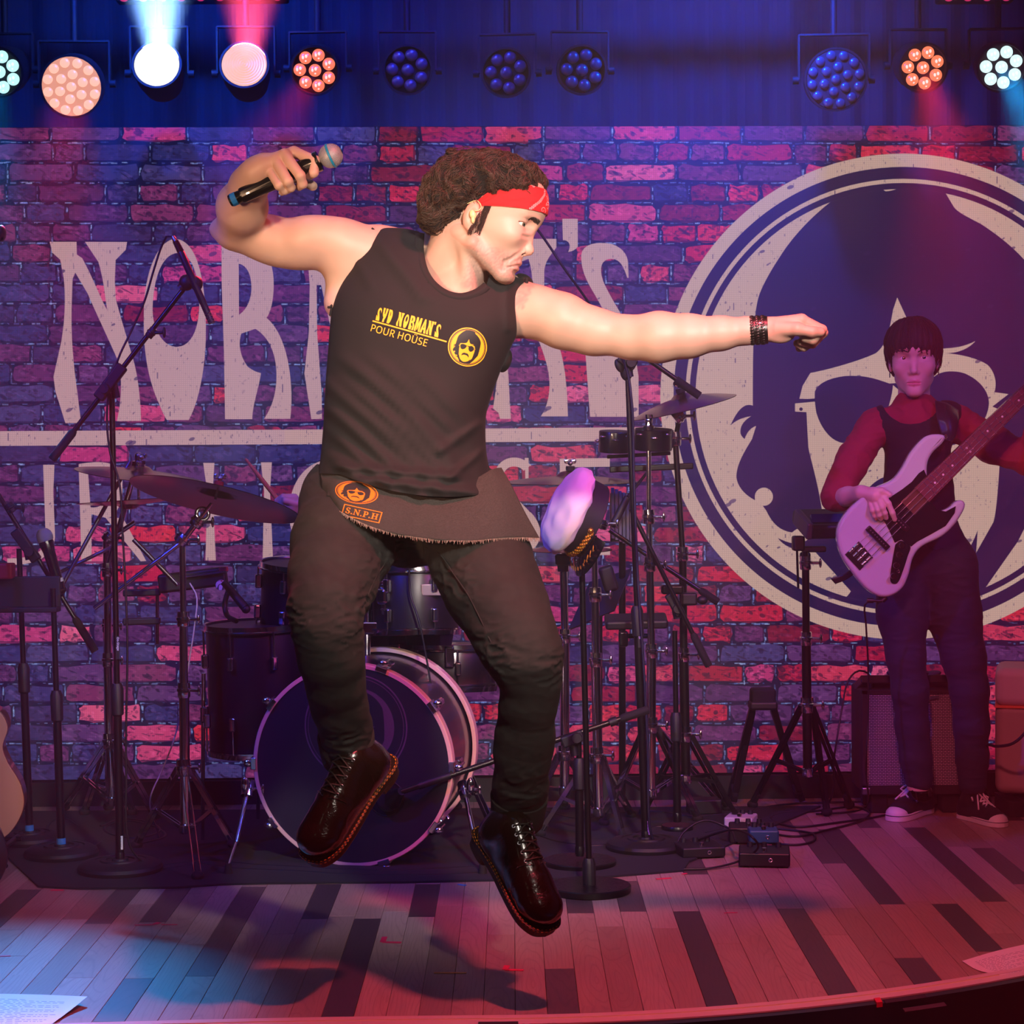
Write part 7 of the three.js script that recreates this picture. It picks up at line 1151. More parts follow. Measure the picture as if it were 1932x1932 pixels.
  drum('small black rack tom half hidden behind the man\'s knee', at(566, 1066, 6.3), V(-0.06, -1, -0.1), 0.118, 0.2, { shell: satin, head: film, lugs: 6, ph: 0.2, name: 'rack_tom' });
  const rt = drum('black rack tom with an oval badge seen between the man\'s legs', at(783, 1078, 6.3), V(0.01, -1, 0.1), 0.134, 0.19, { shell: satin, head: film, lugs: 6, ph: 0.75, badge: at(817, 1113, 6.165), name: 'rack_tom' });
  part('mount', [bar(at(716, 1125, 6.2), at(736, 1125, 6.18), 0.05, 0.05, [0, 1, 0], 0.012), rod(at(690, 1100, 6.28), at(722, 1128, 6.22), 0.012), ...joint(at(722, 1100, 6.2), 0.016, 0.04), ...joint(at(728, 1150, 6.2), 0.014, 0.03)], M.chrome, rt.t);
  part('mount_post', [rod(at(692, 1100, 6.28), at(692, 1262, 6.22), 0.013), box(at(696, 1184, 6.24), [0.058, 0.036, 0.04], [0, 0, 0], 0.005)], M.chrome, kd);
  const sn = drum('steel snare drum behind the bass drum between the man\'s legs', at(850, 1220, 6.55), V(0.0, -1, 0.06), 0.172, 0.13, { shell: std(0x8a8088, 0.22, 1), head: phy(0x8a8088, 0.6), lugs: 8, ph: 0.2, name: 'snare_drum' });
  part('strainer', [box(at(848, 1240, 6.37), [0.03, 0.07, 0.02], [0, 0, 0], 0.006), rod(at(700, 1218, 6.5), at(940, 1218, 6.5), 0.0025)], M.chrome, sn.t);
  tripodStand('low chrome stand under the snare drum', 'stand', 6.55, { kind: 'snare_stand', hub: [860, 1420], low: [862, 1500], top: [852, 1292], feet: [[800, 1570], [930, 1572], [862, 1530]], joints: [[858, 1350]] });
  single('microphone_cable', 'dark cable hanging over the rack tom between the man\'s legs', 'cable', tube([at(772, 1060, 6.12), at(774, 1120, 6.12), at(790, 1170, 6.1), at(806, 1250, 6.1), at(815, 1300, 6.1), at(828, 1335, 6.12)], 0.0035, 40, 6), M.cable);
  single('microphone_cable', 'thin pale cable running down beside the crash cymbal stand', 'cable', tube([at(358, 1100, 6.0), at(371, 1125, 6.0), at(367, 1180, 6.0), at(358, 1240, 6.02), at(345, 1320, 6.02), at(330, 1390, 6.04), at(305, 1455, 6.05), at(285, 1500, 6.05), onFloor(300, 1580, 0.006)], 0.0025, 60, 6), std(0x9a8ea8, 0.6));
  // tom microphone over the floor tom
  const tm = thing('microphone', 'short black drum microphone clipped to the rim of the floor tom', 'microphone', at(430, 1130, 6.2));
  part('body', [rod(at(422, 1098, 6.2), at(462, 1146, 6.18), 0.011, 0.014, 16), ell(at(464, 1149, 6.18), [0.014, 0.014, 0.014])], M.blackPlastic, tm); part('clip', tube([at(432, 1110, 6.2), at(424, 1140, 6.2), at(428, 1160, 6.18), at(446, 1172, 6.12)], 0.008, 20, 8), M.blackPlastic, tm);
}
// ---- right hand cluster
{
  const hs = roundStand('stand with a thin flat round foot carrying the white captain hat', [1112, 1682], [1097, 1035], 79, false, { tape: true, mid: 0.02 });
  // captain hat hung on its top
  const D = hs.d - 0.03, hc = at(1106, 978, D), up = V(-0.88, 0.42, 0.22).normalize(), fw0 = V(-0.44, -0.89, 0.12), fw = fw0.addScaledVector(up, -fw0.dot(up)).normalize(), sd = up.clone().cross(fw), hM = new THREE.Matrix4().makeBasis(sd, up, fw).setPosition(hc);
  const hat = thing('captain_hat', 'white captain hat with a dark band and gold cord hung on a stand', 'hat', hc), put = (g) => g.applyMatrix4(hM);
  const crown = new THREE.SphereGeometry(1, 56, 36), cp = crown.attributes.position; for (let i = 0; i < cp.count; i++) { let x = cp.getX(i), y = cp.getY(i), z = cp.getZ(i); const l = y > 0 ? 0.058 : 0.03, flare = 1 + 0.1 * Math.max(0, y); cp.setXYZ(i, x * 0.118 * flare + 0.0025 * nz(x * 4, y * 6, z * 4), 0.048 + y * l + 0.006 * nz(x * 3 + 2, 1, z * 3) + 0.004 * Math.sin(14 * x + 5 * z) * Math.max(0, 1 - Math.abs(y)), z * 0.125 * flare + 0.003 * nz(z * 5, y * 5, x * 5)); } crown.computeVertexNormals();
  part('crown', put(crown), phy(0xd8cfcf, 0.8, 0, { sheen: 0.2 }), hat);
  part('band', put(turned([[0.102, -0.016], [0.104, -0.014], [0.106, 0.03], [0.104, 0.033], [0.099, 0.033], [0.098, -0.016], [0.102, -0.016]], [0, 0, 0], [0, 1, 0], 56)), std(0x0a0c1c, 0.75), hat);
  const cord = []; for (let k = 0; k <= 60; k++) { const a = -1.2 + 2.4 * k / 60; for (const ph of [0, Math.PI]) cord.push(ball([Math.sin(a) * (0.109 + 0.002 * Math.sin(k * 0.9 + ph)), 0.0 + 0.005 * Math.cos(k * 0.9 + ph), Math.cos(a) * (0.109 + 0.002 * Math.sin(k * 0.9 + ph))], 0.0042, 8, 6)); }
  part('gold_cord', put(fuse(cord)), phy(0xc88a28, 0.35, 0.6), hat); for (const s of [-1, 1]) part('button', put(ball([s * 0.105, 0.004, 0.036], 0.0085)), phy(0xd8a040, 0.25, 0.9), hat);
  const vis = new THREE.BufferGeometry(); { const P = [], ix = [], n = 28, m = 6; for (let j = 0; j <= m; j++) for (let i = 0; i <= n; i++) { const a = -1.15 + 2.3 * i / n, r = 0.102 + j / m * 0.052 * Math.cos(a * 1.2) ** 0.7; P.push(Math.sin(a) * r, -0.014 - 0.03 * (j / m) ** 1.3, Math.cos(a) * r); } for (let j = 0; j < m; j++) for (let i = 0; i < n; i++) { const a = j * (n + 1) + i; ix.push(a, a + n + 1, a + 1, a + 1, a + n + 1, a + n + 2); } vis.setAttribute('position', new THREE.Float32BufferAttribute(P, 3)); vis.setIndex(ix); vis.computeVertexNormals(); const low = vis.clone().translate(0, -0.003, 0); part('visor', [put(vis.clone()), put(low)], phy(0x0a0b14, 0.2, 0, { clearcoat: 0.9, side: THREE.DoubleSide }), hat); }
  const leaves = []; for (let k = 0; k < 26; k++) { const a = (k % 13 - 6) * 0.155, r = 0.13 + (k > 12 ? 0.009 : -0.004), c = Math.cos(a * 1.2); leaves.push(ell([Math.sin(a) * r, -0.0175 - 0.012 * c, Math.cos(a) * r], [0.0032, 0.0016, 0.0085], [0.25, a + (k > 12 ? 0.7 : -0.7), 0], 8, 6)); } part('gold_leaves', put(fuse(leaves)), phy(0xd09028, 0.4, 0.6), hat);

  const rs = roundStand('tall stand with a ridged round foot whose boom crosses behind the outstretched arm', [1219, 1604], [1184, 700], 76, true, { sticker: [1221, 1562], name: [1207, 1200], mid: 0.47 });
  boomArm(rs.t, [[1090, 585, 0.03], [1318, 745, 0.03]], rs.d, 0.0); clampBody(rs.t, at(1168, 672, rs.d - 0.02), at(1200, 690, rs.d - 0.02)); part('boom_sleeve', rod(at(1275, 716, rs.d - 0.03), at(1320, 747, rs.d - 0.03), 0.0125, 0.0125, 14), M.rubber, rs.t); part('clutch_head', [ell(at(1182, 700, rs.d), [0.02, 0.03, 0.018]), ell(at(1168, 690, rs.d - 0.015), [0.012, 0.022, 0.01], [0, 0, 0.4])], M.blackPlastic, rs.t);
  single('microphone_cable', 'dark blue cable stretched behind the man\'s face above his arm', 'cable', tube([at(960, 380, 5.95), at(1005, 422, 5.95), at(1030, 455, 5.95), at(1060, 500, 5.95), at(1120, 585, 6.02), at(1180, 690, 6.1), at(1192, 760, 6.1), at(1196, 900, 6.11), at(1204, 1100, 6.1), at(1214, 1250, 6.1), at(1222, 1400, 6.1), at(1232, 1585, 6.1), onFloor(1260, 1600, 0.006)], 0.0042, 80, 6), std(0x0a0e2a, 0.5));
  // china cymbal, its stand
  const ch = tripodStand('dark stand with chrome joints under the upturned cymbal', 'stand', 6.5, { hub: [1292, 1385], low: [1294, 1478], top: [1286, 770, -0.02], joints: [[1290, 1235], [1288, 1045], [1274, 828]], feet: [[1215, 1540], [1372, 1532], [1395, 1560]], black: true });
  part('tilter', [...joint(at(1280, 785, 6.5), 0.022, 0.035, [0.8, 0.6, 0]), rod(at(1280, 788, 6.5), at(1292, 755, 6.5), 0.006)], M.chrome, ch.t);
  cymbal('upturned cymbal tilted beside the round emblem', at(1291, 768, 6.5), V(-0.24, 1, 0.08), 0.172, { bow: 0.2 });
  // two small black drums
  for (const [x, y, r, lab] of [[1160, 833, 31, 'small black hand drum with metal jingles, the left of two'], [1232, 829, 36, 'small black hand drum, the right of two by the chrome rod']]) { const w = mPx(6.45), t = thing('hand_drum', lab, 'percussion', at(x, y + 20, 6.45)), a = at(x, y + 20, 6.45), R = r * w; part('shell', turned([[R * 0.97, 0], [R, 0.003], [R, 40 * w - 0.003], [R * 0.97, 40 * w]], a, a.clone().add(V(0.03, 1, 0.1)), 40, 0.5), phy(0x0c0b10, 0.3, 0.2, { clearcoat: 0.6 }), t); part('skin', turned([[R * 0.97, 40 * w], [0, 40 * w + 0.002]], a, a.clone().add(V(0.03, 1, 0.1)), 36), M.blackPlastic, t); for (let k = 0; k < 8; k++) { const an = k / 8 * 6.283; part('jingle', ell(a.clone().add(V(Math.cos(an) * R * 1.0, 22 * w + (k % 2) * 0.012, Math.sin(an) * R)), [0.012, 0.005, 0.012]), M.chrome, t); } }
  const pm = thing('percussion_mount', 'black bar with clamps holding the two small drums', 'mount', at(1215, 880, 6.5)); part('bar', bar(at(1145, 862, 6.5), at(1265, 855, 6.5), 0.02, 0.012, [0, 1, 0], 0.003), M.blackMetal, pm); part('clamp', box(at(1257, 828, 6.47), [0.045, 0.062, 0.05], [0, 0, 0], 0.008), M.blackPlastic, pm); part('bar', bar(at(1150, 886, 6.52), at(1308, 879, 6.52), 0.02, 0.02, [0, 1, 0], 0.004), M.blackMetal, pm);
  // remote hi-hat in chrome
  const rh = tripodStand('bright chrome hi-hat stand right of the captain hat', 'stand', 6.4, { hub: [1228, 1368], low: [1228, 1505], top: [1224, 850], joints: [[1229, 1228], [1226, 1065], [1224, 975]], feet: [[1140, 1560], [1316, 1552], [1352, 1515]] });
  part('clutch', [turned([[0, 0], [0.019, 0], [0.02, 0.012], [0.012, 0.016], [0.012, 0.05], [0, 0.05]], at(1224, 812, 6.4), at(1224, 700, 6.4), 16), ball(at(1224, 793, 6.4), 0.013)], M.chrome, rh.t);
  // ride and second hi-hat pair behind the hat
  const rd = tripodStand('stand of the wide flat cymbal behind the captain hat', 'stand', 6.5, { hub: [1064, 1420], low: [1065, 1500], top: [1080, 880, -0.01], joints: [[1066, 1200], [1063, 1065]], feet: [[1000, 1548], [1130, 1545], [1066, 1530]] });
  cymbal('wide flat cymbal seen edge-on behind the captain hat', at(1076, 909, 6.5), V(0.0, 1, 0.03), 0.222, {}); void rd;
  const hp = tripodStand('hi-hat stand with a black cup below the captain hat', 'stand', 6.3, { hub: [1126, 1425], low: [1130, 1540], top: [1121, 1010], joints: [[1124, 1245], [1123, 1122]], feet: [[1020, 1580], [1175, 1590], [1190, 1545]] });
  part('joint', joint(at(1133, 988, 6.3), 0.024, 0.03, [0.3, 1, 0]), M.chrome, hp.t);
  cymbal('pair of lower hi-hat cymbals seen edge-on below the captain hat', at(1076, 1037, 6.45), V(0.0, 1, 0.03), 0.135, { bare: true }); single('hi_hat_cup', 'black rubber cup under the edge-on hi-hat cymbals', 'cup', turned([[0, -0.06], [0.016, -0.06], [0.018, -0.04], [0.024, -0.036], [0.026, -0.01], [0.02, -0.004], [0, -0.004]], at(1062, 1043, 6.45), at(1062, 900, 6.45), 20), M.rubber);
  // diagonal booms with rubber ends
  const bs = roundStand('thin boom stand with two crossing booms left of the folding guitar stand', [1278, 1568], [1273, 1190], 30, false, { mid: 0.5 });
  boomArm(bs.t, [[1150, 1000, 0], [1352, 1134, 0]], bs.d, 0.16); boomArm(bs.t, [[1190, 960, 0.06], [1336, 1254, 0.06]], bs.d, 0.2); clampBody(bs.t, at(1262, 1120, bs.d - 0.03), at(1285, 1160, bs.d - 0.03)); part('boom_clamp', [box(at(1300, 1130, bs.d), [0.05, 0.04, 0.04], [0, 0, 0], 0.008), ell(at(1325, 1132, bs.d), [0.018, 0.014, 0.014])], M.blackPlastic, bs.t);
  single('microphone', 'slim dark microphone pointing down behind the captain hat', 'microphone', [rod(at(1160, 985, 6.35), at(1184, 938, 6.35), 0.013, 0.011), ell(at(1159, 988, 6.35), [0.013, 0.013, 0.013]), rod(at(1184, 938, 6.35), at(1222, 890, 6.45), 0.005)], M.blackPlastic);
  // sheet music desk / tilted pads
  const md = thing('music_desk', 'tilted dark blue music desk among the stands under the captain hat', 'desk', at(1130, 1130, 6.75)); const pA = [[1072, 1188], [1112, 1098], [1192, 1072], [1160, 1150]].map(([x, y], i) => at(x, y, 6.75 + [0, 0.12, 0.12, 0][i]));
  { const g = new THREE.BufferGeometry(), n = V(0, 0.5, 0.86).multiplyScalar(0.012), P = []; for (const p of pA) P.push(...p.toArray()); for (const p of pA) P.push(...p.clone().sub(n).toArray()); g.setAttribute('position', new THREE.Float32BufferAttribute(P, 3)); g.setIndex([0, 2, 1, 0, 3, 2, 4, 5, 6, 4, 6, 7, 0, 1, 5, 0, 5, 4, 1, 2, 6, 1, 6, 5, 2, 3, 7, 2, 7, 6, 3, 0, 4, 3, 4, 7]); part('panel', creased(g, 0.3), std(0x121a30, 0.5), md); } part('bracket', [box(at(1148, 1092, 6.76), [0.05, 0.09, 0.04], [0, 0, 0.3], 0.012), rod(at(1130, 1150, 6.8), onFloor(1130, 1520), 0.012)], M.blackPlastic, md);
  const mp = thing('drum_module', 'black drum module on a clamp between the chrome stands', 'electronics', at(1200, 1185, 6.45)); part('case', box(at(1200, 1172, 6.45), [0.2, 0.03, 0.1], [0.2, 0, 0.02], 0.01), M.blackPlastic, mp); part('clamp', box(at(1268, 1112, 6.45), [0.07, 0.03, 0.05], [0, 0, 0], 0.008), M.blackMetal, mp); part('clamp', [box(at(1176, 1205, 6.43), [0.03, 0.05, 0.04], [0, 0, 0], 0.008), rod(at(1176, 1200, 6.45), at(1228, 1200, 6.4), 0.008)], M.blackMetal, mp);
  const gp = thing('fluted_panel', 'narrow grey fluted panel half hidden behind the tall boom stand', 'panel', at(1175, 1000, 6.8)); { const w = mPx(6.8); for (let k = 0; k < 6; k++) part('slat', box(at(1156 + k * 7, 968 + k * 3, 6.8), [6 * w, 96 * w, 0.03], [0, 0, 0], 0.002), std(0x5a5468, 0.6), gp); part('backing', [box(at(1174, 976, 6.82), [46 * w, 92 * w, 0.02]), rod(at(1174, 1010, 6.83), onFloor(1174, 1512), 0.012)], M.blackMetal, gp); }
}
// ---- sample pad stand, folding guitar stand, amplifier, beige cabinet
{
  const sp = tripodStand('dark tripod stand with chrome joints left of the bass player', 'stand', 6.66, { kind: 'pad_stand', hub: [1523, 1330], low: [1524, 1465], top: [1519, 1040], joints: [[1521, 1205], [1520, 1062]], feet: [[1420, 1526], [1602, 1526], [1560, 1540]], black: true });
  part('cable_rod', rod(at(1503, 1015, 6.7), at(1506, 1110, 6.7), 0.004), M.blackMetal, sp.t); part('clamp', box(at(1506, 1025, 6.7), [0.04, 0.05, 0.05], [0, 0, 0], 0.008), M.blackPlastic, sp.t); part('clamp', [box(at(1535, 1036, 6.7), [0.08, 0.02, 0.04], [0, 0, 0], 0.006), box(at(1519, 1050, 6.7), [0.034, 0.03, 0.034], [0, 0, 0], 0.008)], M.blackPlastic, sp.t);
  const pad = thing('sampling_pad', 'flat dark electronic pad on a stand behind the bass body', 'electronics', at(1555, 990, 6.7)), pc = at(1562, 988, 6.7); part('case', box(pc, [0.2, 0.05, 0.16], [0.35, 0.2, 0], 0.012), M.blackPlastic, pad); part('screen', box(pc.clone().add(V(-0.01, 0.019, 0.075)), [0.12, 0.03, 0.012], [-0.5, 0.2, 0]), phy(0x1a2a50, 0.15, 0, { clearcoat: 1 }), pad); part('rim', box(pc.clone().add(V(-0.086, 0.0, 0.03)), [0.022, 0.056, 0.14], [0.35, 0.2, 0], 0.006), std(0x3a3444, 0.5), pad);
  const gs = thing('guitar_stand', 'empty black folding guitar stand standing before the brick screen', 'stand', V(...at(1440, 1480, 6.75).setY(0).toArray()));
  part('head', box(at(1439, 1317, 6.75), [0.085, 0.07, 0.06], [0, 0, 0], 0.012), M.rubber, gs); { const g = box(at(1439, 1330, 6.75), [0.096, 0.03, 0.066], [0, 0, 0], 0.01); part('head_collar', g, M.blackPlastic, gs); }
  for (const [x0, x1, y1] of [[1420, 1378, 1508], [1459, 1506, 1508]]) { const f = onFloor(x1, y1); part('leg', bar(at(x0, 1335, 6.75), f.clone().add(V(0, 0.012, 0)), 0.022, 0.026, [0, 0, 1], 0.004), std(0x100c10, 0.5, 0.3), gs); part('leg', bar(at(x0, 1340, 6.82), V(f.x, 0.012, -6.93), 0.022, 0.02, [0, 0, 1], 0.004), std(0x100c10, 0.5, 0.3), gs); part('arm', [bar(f.clone().lerp(at(x0, 1335, 6.75), 0.16), f.clone().lerp(at(x0, 1335, 6.75), 0.1).add(V(0, 0, 0.1)), 0.02, 0.02, [0, 1, 0], 0.006)], M.rubber, gs); }
  // bass amplifier
  const aD = 6.72, w = mPx(aD), a0 = at(1636, 1303, aD), a1 = at(1822, 1497, aD), cx = (a0.x + a1.x) / 2, cy = (a0.y + a1.y) / 2, W = a1.x - a0.x + 0.03, Hh = a0.y - a1.y;
  const amp = thing('bass_amplifier', 'black bass amplifier with a woven grey grille cloth behind the woman\'s legs', 'amplifier', V(cx, 0, -aD - 0.12));
  part('cabinet', [box([cx, cy, -aD - 0.125], [W, Hh, 0.22], [0, 0, 0], 0.01), box([cx, a0.y - 0.006, -aD - 0.008], [W, 0.012, 0.018]), box([cx, a1.y + 0.014, -aD - 0.008], [W, 0.03, 0.018]), box([cx - W / 2 + 0.008, cy, -aD - 0.008], [0.016, Hh, 0.018]), box([cx + W / 2 - 0.008, cy, -aD - 0.008], [0.016, Hh, 0.018])], std(0x140f16, 0.8, 0, { }), amp);
  const weave = canvasTex(64, 64, (g) => { g.fillStyle = '#1a1820'; g.fillRect(0, 0, 64, 64); for (let y = 0; y < 64; y += 8) for (let x = 0; x < 64; x += 8) { g.fillStyle = (x / 8 + y / 8) % 2 ? '#d4ccd8' : '#aca4b4'; g.fillRect(x + 1, y + 1, 6, 4); } }); const pl = new THREE.BoxGeometry(W - 0.03, Hh - 0.036, 0.008).translate(cx, cy + 0.008, -aD - 0.008);
  { const uv = pl.attributes.uv; for (let i = 0; i < uv.count; i++) uv.setXY(i, uv.getX(i) * 7, uv.getY(i) * 7); } part('grille_cloth', pl, std(0xffffff, 0.8, 0, { map: weave, bumpMap: weave, bumpScale: 0.0008 }), amp);
  part('control_panel', box([cx, a0.y + 0.014, -aD - 0.1], [W, 0.028, 0.14], [-0.3, 0, 0], 0.004), std(0x1a1620, 0.4, 0.6), amp); for (let k = 0; k < 7; k++) part('knob', turned([[0, 0.014], [0.008, 0.013], [0.009, 0]], [cx - W / 2 + 0.05 + k * 0.04, a0.y + 0.024, -aD - 0.06], [cx - W / 2 + 0.05 + k * 0.04, a0.y + 1, -aD + 0.3], 14), k % 2 ? M.chrome : M.blackPlastic, amp);
  for (const x of [-1, 1]) { part('corner', box([cx + x * (W / 2 - 0.012), a1.y + 0.01, -aD - 0.003], [0.03, 0.026, 0.016], [0, 0, 0], 0.006), M.steel, amp); part('foot', box([cx + x * (W / 2 - 0.06), a1.y / 2, -aD - 0.06], [0.06, a1.y, 0.08], [0, 0, 0], 0.008), M.rubber, amp); part('foot', box([cx + x * (W / 2 - 0.06), a1.y / 2, -aD - 0.2], [0.06, a1.y, 0.05], [0, 0, 0], 0.008), M.rubber, amp); }
  part('badge', box(at(1762, 1316, aD - 0.004), [0.034, 0.012, 0.003], [0, 0, 0.15], 0.001), M.steel, amp);
  single('cloth', 'crumpled dark cloth lying on the amplifier', 'cloth', [ell([cx + 0.02, a0.y + 0.045, -aD - 0.1], [0.05, 0.014, 0.035]), ell([cx + 0.07, a0.y + 0.042, -aD - 0.1], [0.035, 0.012, 0.03], [0, 0, 0.2]), ell([cx - 0.05, a0.y + 0.043, -aD - 0.11], [0.03, 0.012, 0.03], [0, 0.5, -0.2])], std(0x3a3040, 0.9));
  single('amplifier_cable', 'cable with a yellow and blue plug arching up from the amplifier', 'cable', [tube([at(1642, 1298, aD + 0.04), at(1643, 1278, aD + 0.04), at(1634, 1268, aD + 0.03), at(1618, 1266, aD + 0.02), at(1600, 1285, aD), at(1588, 1340, aD - 0.02), at(1575, 1420, aD - 0.05), onFloor(1560, 1518, 0.006), onFloor(1480, 1530, 0.006)], 0.0034, 50, 6), rod(at(1642, 1300, aD + 0.04), at(1643, 1280, aD + 0.04), 0.008)], M.cable);
  // beige cabinet at the right edge
  const bc = at(1968, 1382, 6.62), q = mPx(6.62), cab = thing('beige_cabinet', 'beige cabinet with an orange line cut off by the right edge', 'cabinet', V(bc.x, 0, bc.z));
  part('body', box([bc.x, bc.y - 0.06, bc.z - 0.13], [140 * q, 172 * q, 0.26], [0, -0.25, 0], 0.03), phy(0x9a8078, 0.6), cab); part('upper_panel', box([bc.x, bc.y + 84 * q, bc.z - 0.13], [140 * q, 74 * q, 0.262], [0, -0.25, 0], 0.03), phy(0xb8a0a8, 0.55), cab); part('piping', box([bc.x, bc.y + 47 * q, bc.z - 0.13], [141 * q, 5 * q, 0.266], [0, -0.25, 0], 0.002), std(0xd06030, 0.5), cab); for (const x of [-0.08, 0.08]) part('foot', box([bc.x + x, 0.026, bc.z - 0.13], [0.05, 0.05, 0.2]), M.rubber, cab);
  single('cable', 'dark cable drooping beside the beige cabinet at the right', 'cable', tube([at(1960, 1340, 6.4), at(1932, 1385, 6.4), at(1912, 1402, 6.42), at(1880, 1408, 6.5), at(1862, 1406, 6.55), at(1850, 1440, 6.62), onFloor(1870, 1520, 0.006)], 0.005, 40, 8), M.cable);
}
// ---- effect pedals and cables on the floor
{
  const pedal = (label, px, py, wpx, hpx, dpx, color, yaw, kn) => { const f = onFloor(px, py), w = mPx(-f.z), t = thing('effect_pedal', label, 'pedal', f, 'effect pedals on the floor'), W = wpx * w, Hh = hpx * w, Dd = dpx, y0 = kn?.y ?? 0.004; const R = (x, y, z) => V(x, y, z).applyAxisAngle(V(0, 1, 0), yaw).add(f); part('case', box([f.x, y0 + Hh / 2, f.z], [W, Hh, Dd], [0.0, yaw, 0], 0.006), color, t); for (let k = 0; k < 3; k++) part('knob', turned([[0, 0.014], [0.0075, 0.013], [0.009, 0]], R((k - 1) * W * 0.28, y0 + Hh, -Dd * 0.28), R((k - 1) * W * 0.28, y0 + Hh + 1, -Dd * 0.28), 14), M.blackPlastic, t); part('footswitch', [turned([[0, 0.012], [0.007, 0.01], [0.008, 0]], R(0, y0 + Hh, Dd * 0.25), R(0, y0 + Hh + 1, Dd * 0.25), 14)], M.chrome, t); for (const s of [-1, 1]) part('foot', box(R(s * W * 0.36, y0 / 2, Dd * 0.3), [0.014, y0, 0.014]), M.rubber, t); part('jack_socket', ring(R(W * 0.12, y0 + Hh * 0.5, Dd / 2), [0, 0, 1], 0.005, 0.0018, 14, 6), M.chrome, t); return t; };
  pedal('low black pedal nearest the audience', 1442, 1630, 96, 26, 0.13, std(0x0b0a0e, 0.45), -0.12);
  pedal('teal pedal standing on the low black one', 1440, 1616, 56, 25, 0.08, std(0x22506a, 0.45, 0.3), -0.05, { y: onFloor(0, 0) && 0.046 });
  pedal('black pedal with three knobs behind the teal one', 1412, 1588, 74, 30, 0.11, std(0x0c0c12, 0.4, 0.2), -0.1);
  pedal('white pedal at the back of the group of pedals', 1398, 1562, 54, 22, 0.1, std(0xb0a8ae, 0.4), -0.3);
  pedal('low black pedal left of the teal one among cables', 1318, 1614, 84, 20, 0.12, std(0x09090d, 0.5), 0.2);
  const cg = 'black cables lying on the stage floor', lay = (label, pts, r = 0.0036) => single('floor_cable', label, 'cable', tube(pts.map(([x, y, h]) => onFloor(x, y, h ?? r + 0.001)), r, pts.length * 12, 6), M.cable, cg);
  lay('cable looping from the pedals toward the amplifier', [[1440, 1570], [1500, 1578], [1560, 1566], [1625, 1548], [1640, 1532], [1610, 1522], [1540, 1530], [1470, 1536], [1455, 1545], [1500, 1560], [1580, 1552], [1660, 1540], [1720, 1526]]);
  lay('long flat loop of cable right of the pedals', [[1450, 1590], [1500, 1594], [1532, 1588], [1530, 1572], [1470, 1564], [1400, 1560], [1330, 1572]]);
  lay('cable running behind the pedals to the folding stand', [[1400, 1545], [1440, 1524], [1500, 1516], [1560, 1514], [1640, 1512]]);
  lay('cable curling over the pedals in front', [[1290, 1600], [1330, 1580, 0.05], [1380, 1566, 0.09], [1420, 1580, 0.1], [1430, 1600, 0.06], [1400, 1622, 0.02], [1340, 1638, 0.006], [1290, 1640]]);
  lay('cable arching between the chrome stand and the pedals', [[1270, 1610], [1290, 1570, 0.06], [1330, 1548, 0.09], [1370, 1560, 0.07], [1390, 1590, 0.06]]);
  lay('cable lying along the front edge of the carpet left of the bass drum', [[300, 1640], [380, 1632], [460, 1640], [560, 1644], [650, 1650], [740, 1652], [860, 1650], [940, 1644]]);
  lay('second cable along the carpet under the bass drum', [[310, 1632], [400, 1625], [480, 1632], [580, 1637], [700, 1644], [820, 1640], [920, 1634]]);
  lay('bundle of cable coiled under the crash cymbal stand', [[190, 1560], [230, 1546], [280, 1552], [300, 1570], [260, 1582], [210, 1575], [200, 1560], [240, 1550], [290, 1560], [310, 1580], [260, 1594]], 0.005);
  lay('cable from the hi-hat stand to the floor at the left', [[150, 1560], [120, 1545], [100, 1550], [90, 1575], [110, 1600], [160, 1605], [190, 1590]], 0.004);
  lay('cable on the carpet between the round feet on the right', [[950, 1560], [1000, 1572], [1060, 1590], [1130, 1596], [1180, 1580], [1240, 1560], [1300, 1566]], 0.0045);
  lay('cable winding behind the chrome hi-hat stands', [[960, 1540], [1020, 1530], [1090, 1545], [1160, 1535], [1230, 1530], [1300, 1540], [1370, 1536]], 0.0045);
  single('power_strip', 'small dark power box with tiny blue and orange lights among the cables', 'power box', [box(onFloor(1328, 1520, 0.03), [0.11, 0.05, 0.07], [0, 0.1, 0], 0.006)], M.blackPlastic);
  for (const [x, c] of [[1317, 0x4060ff], [1323, 0xff8020]]) single('indicator_light', c === 0x4060ff ? 'tiny blue light on the dark power box' : 'tiny orange light on the dark power box', 'indicator light', ball(onFloor(x, 1508, 0.035).add(V(0, 0, 0.035)), 0.0035, 10, 8), std(0x111111, 0.4, 0, { emissive: c, emissiveIntensity: 1.5 }));
}
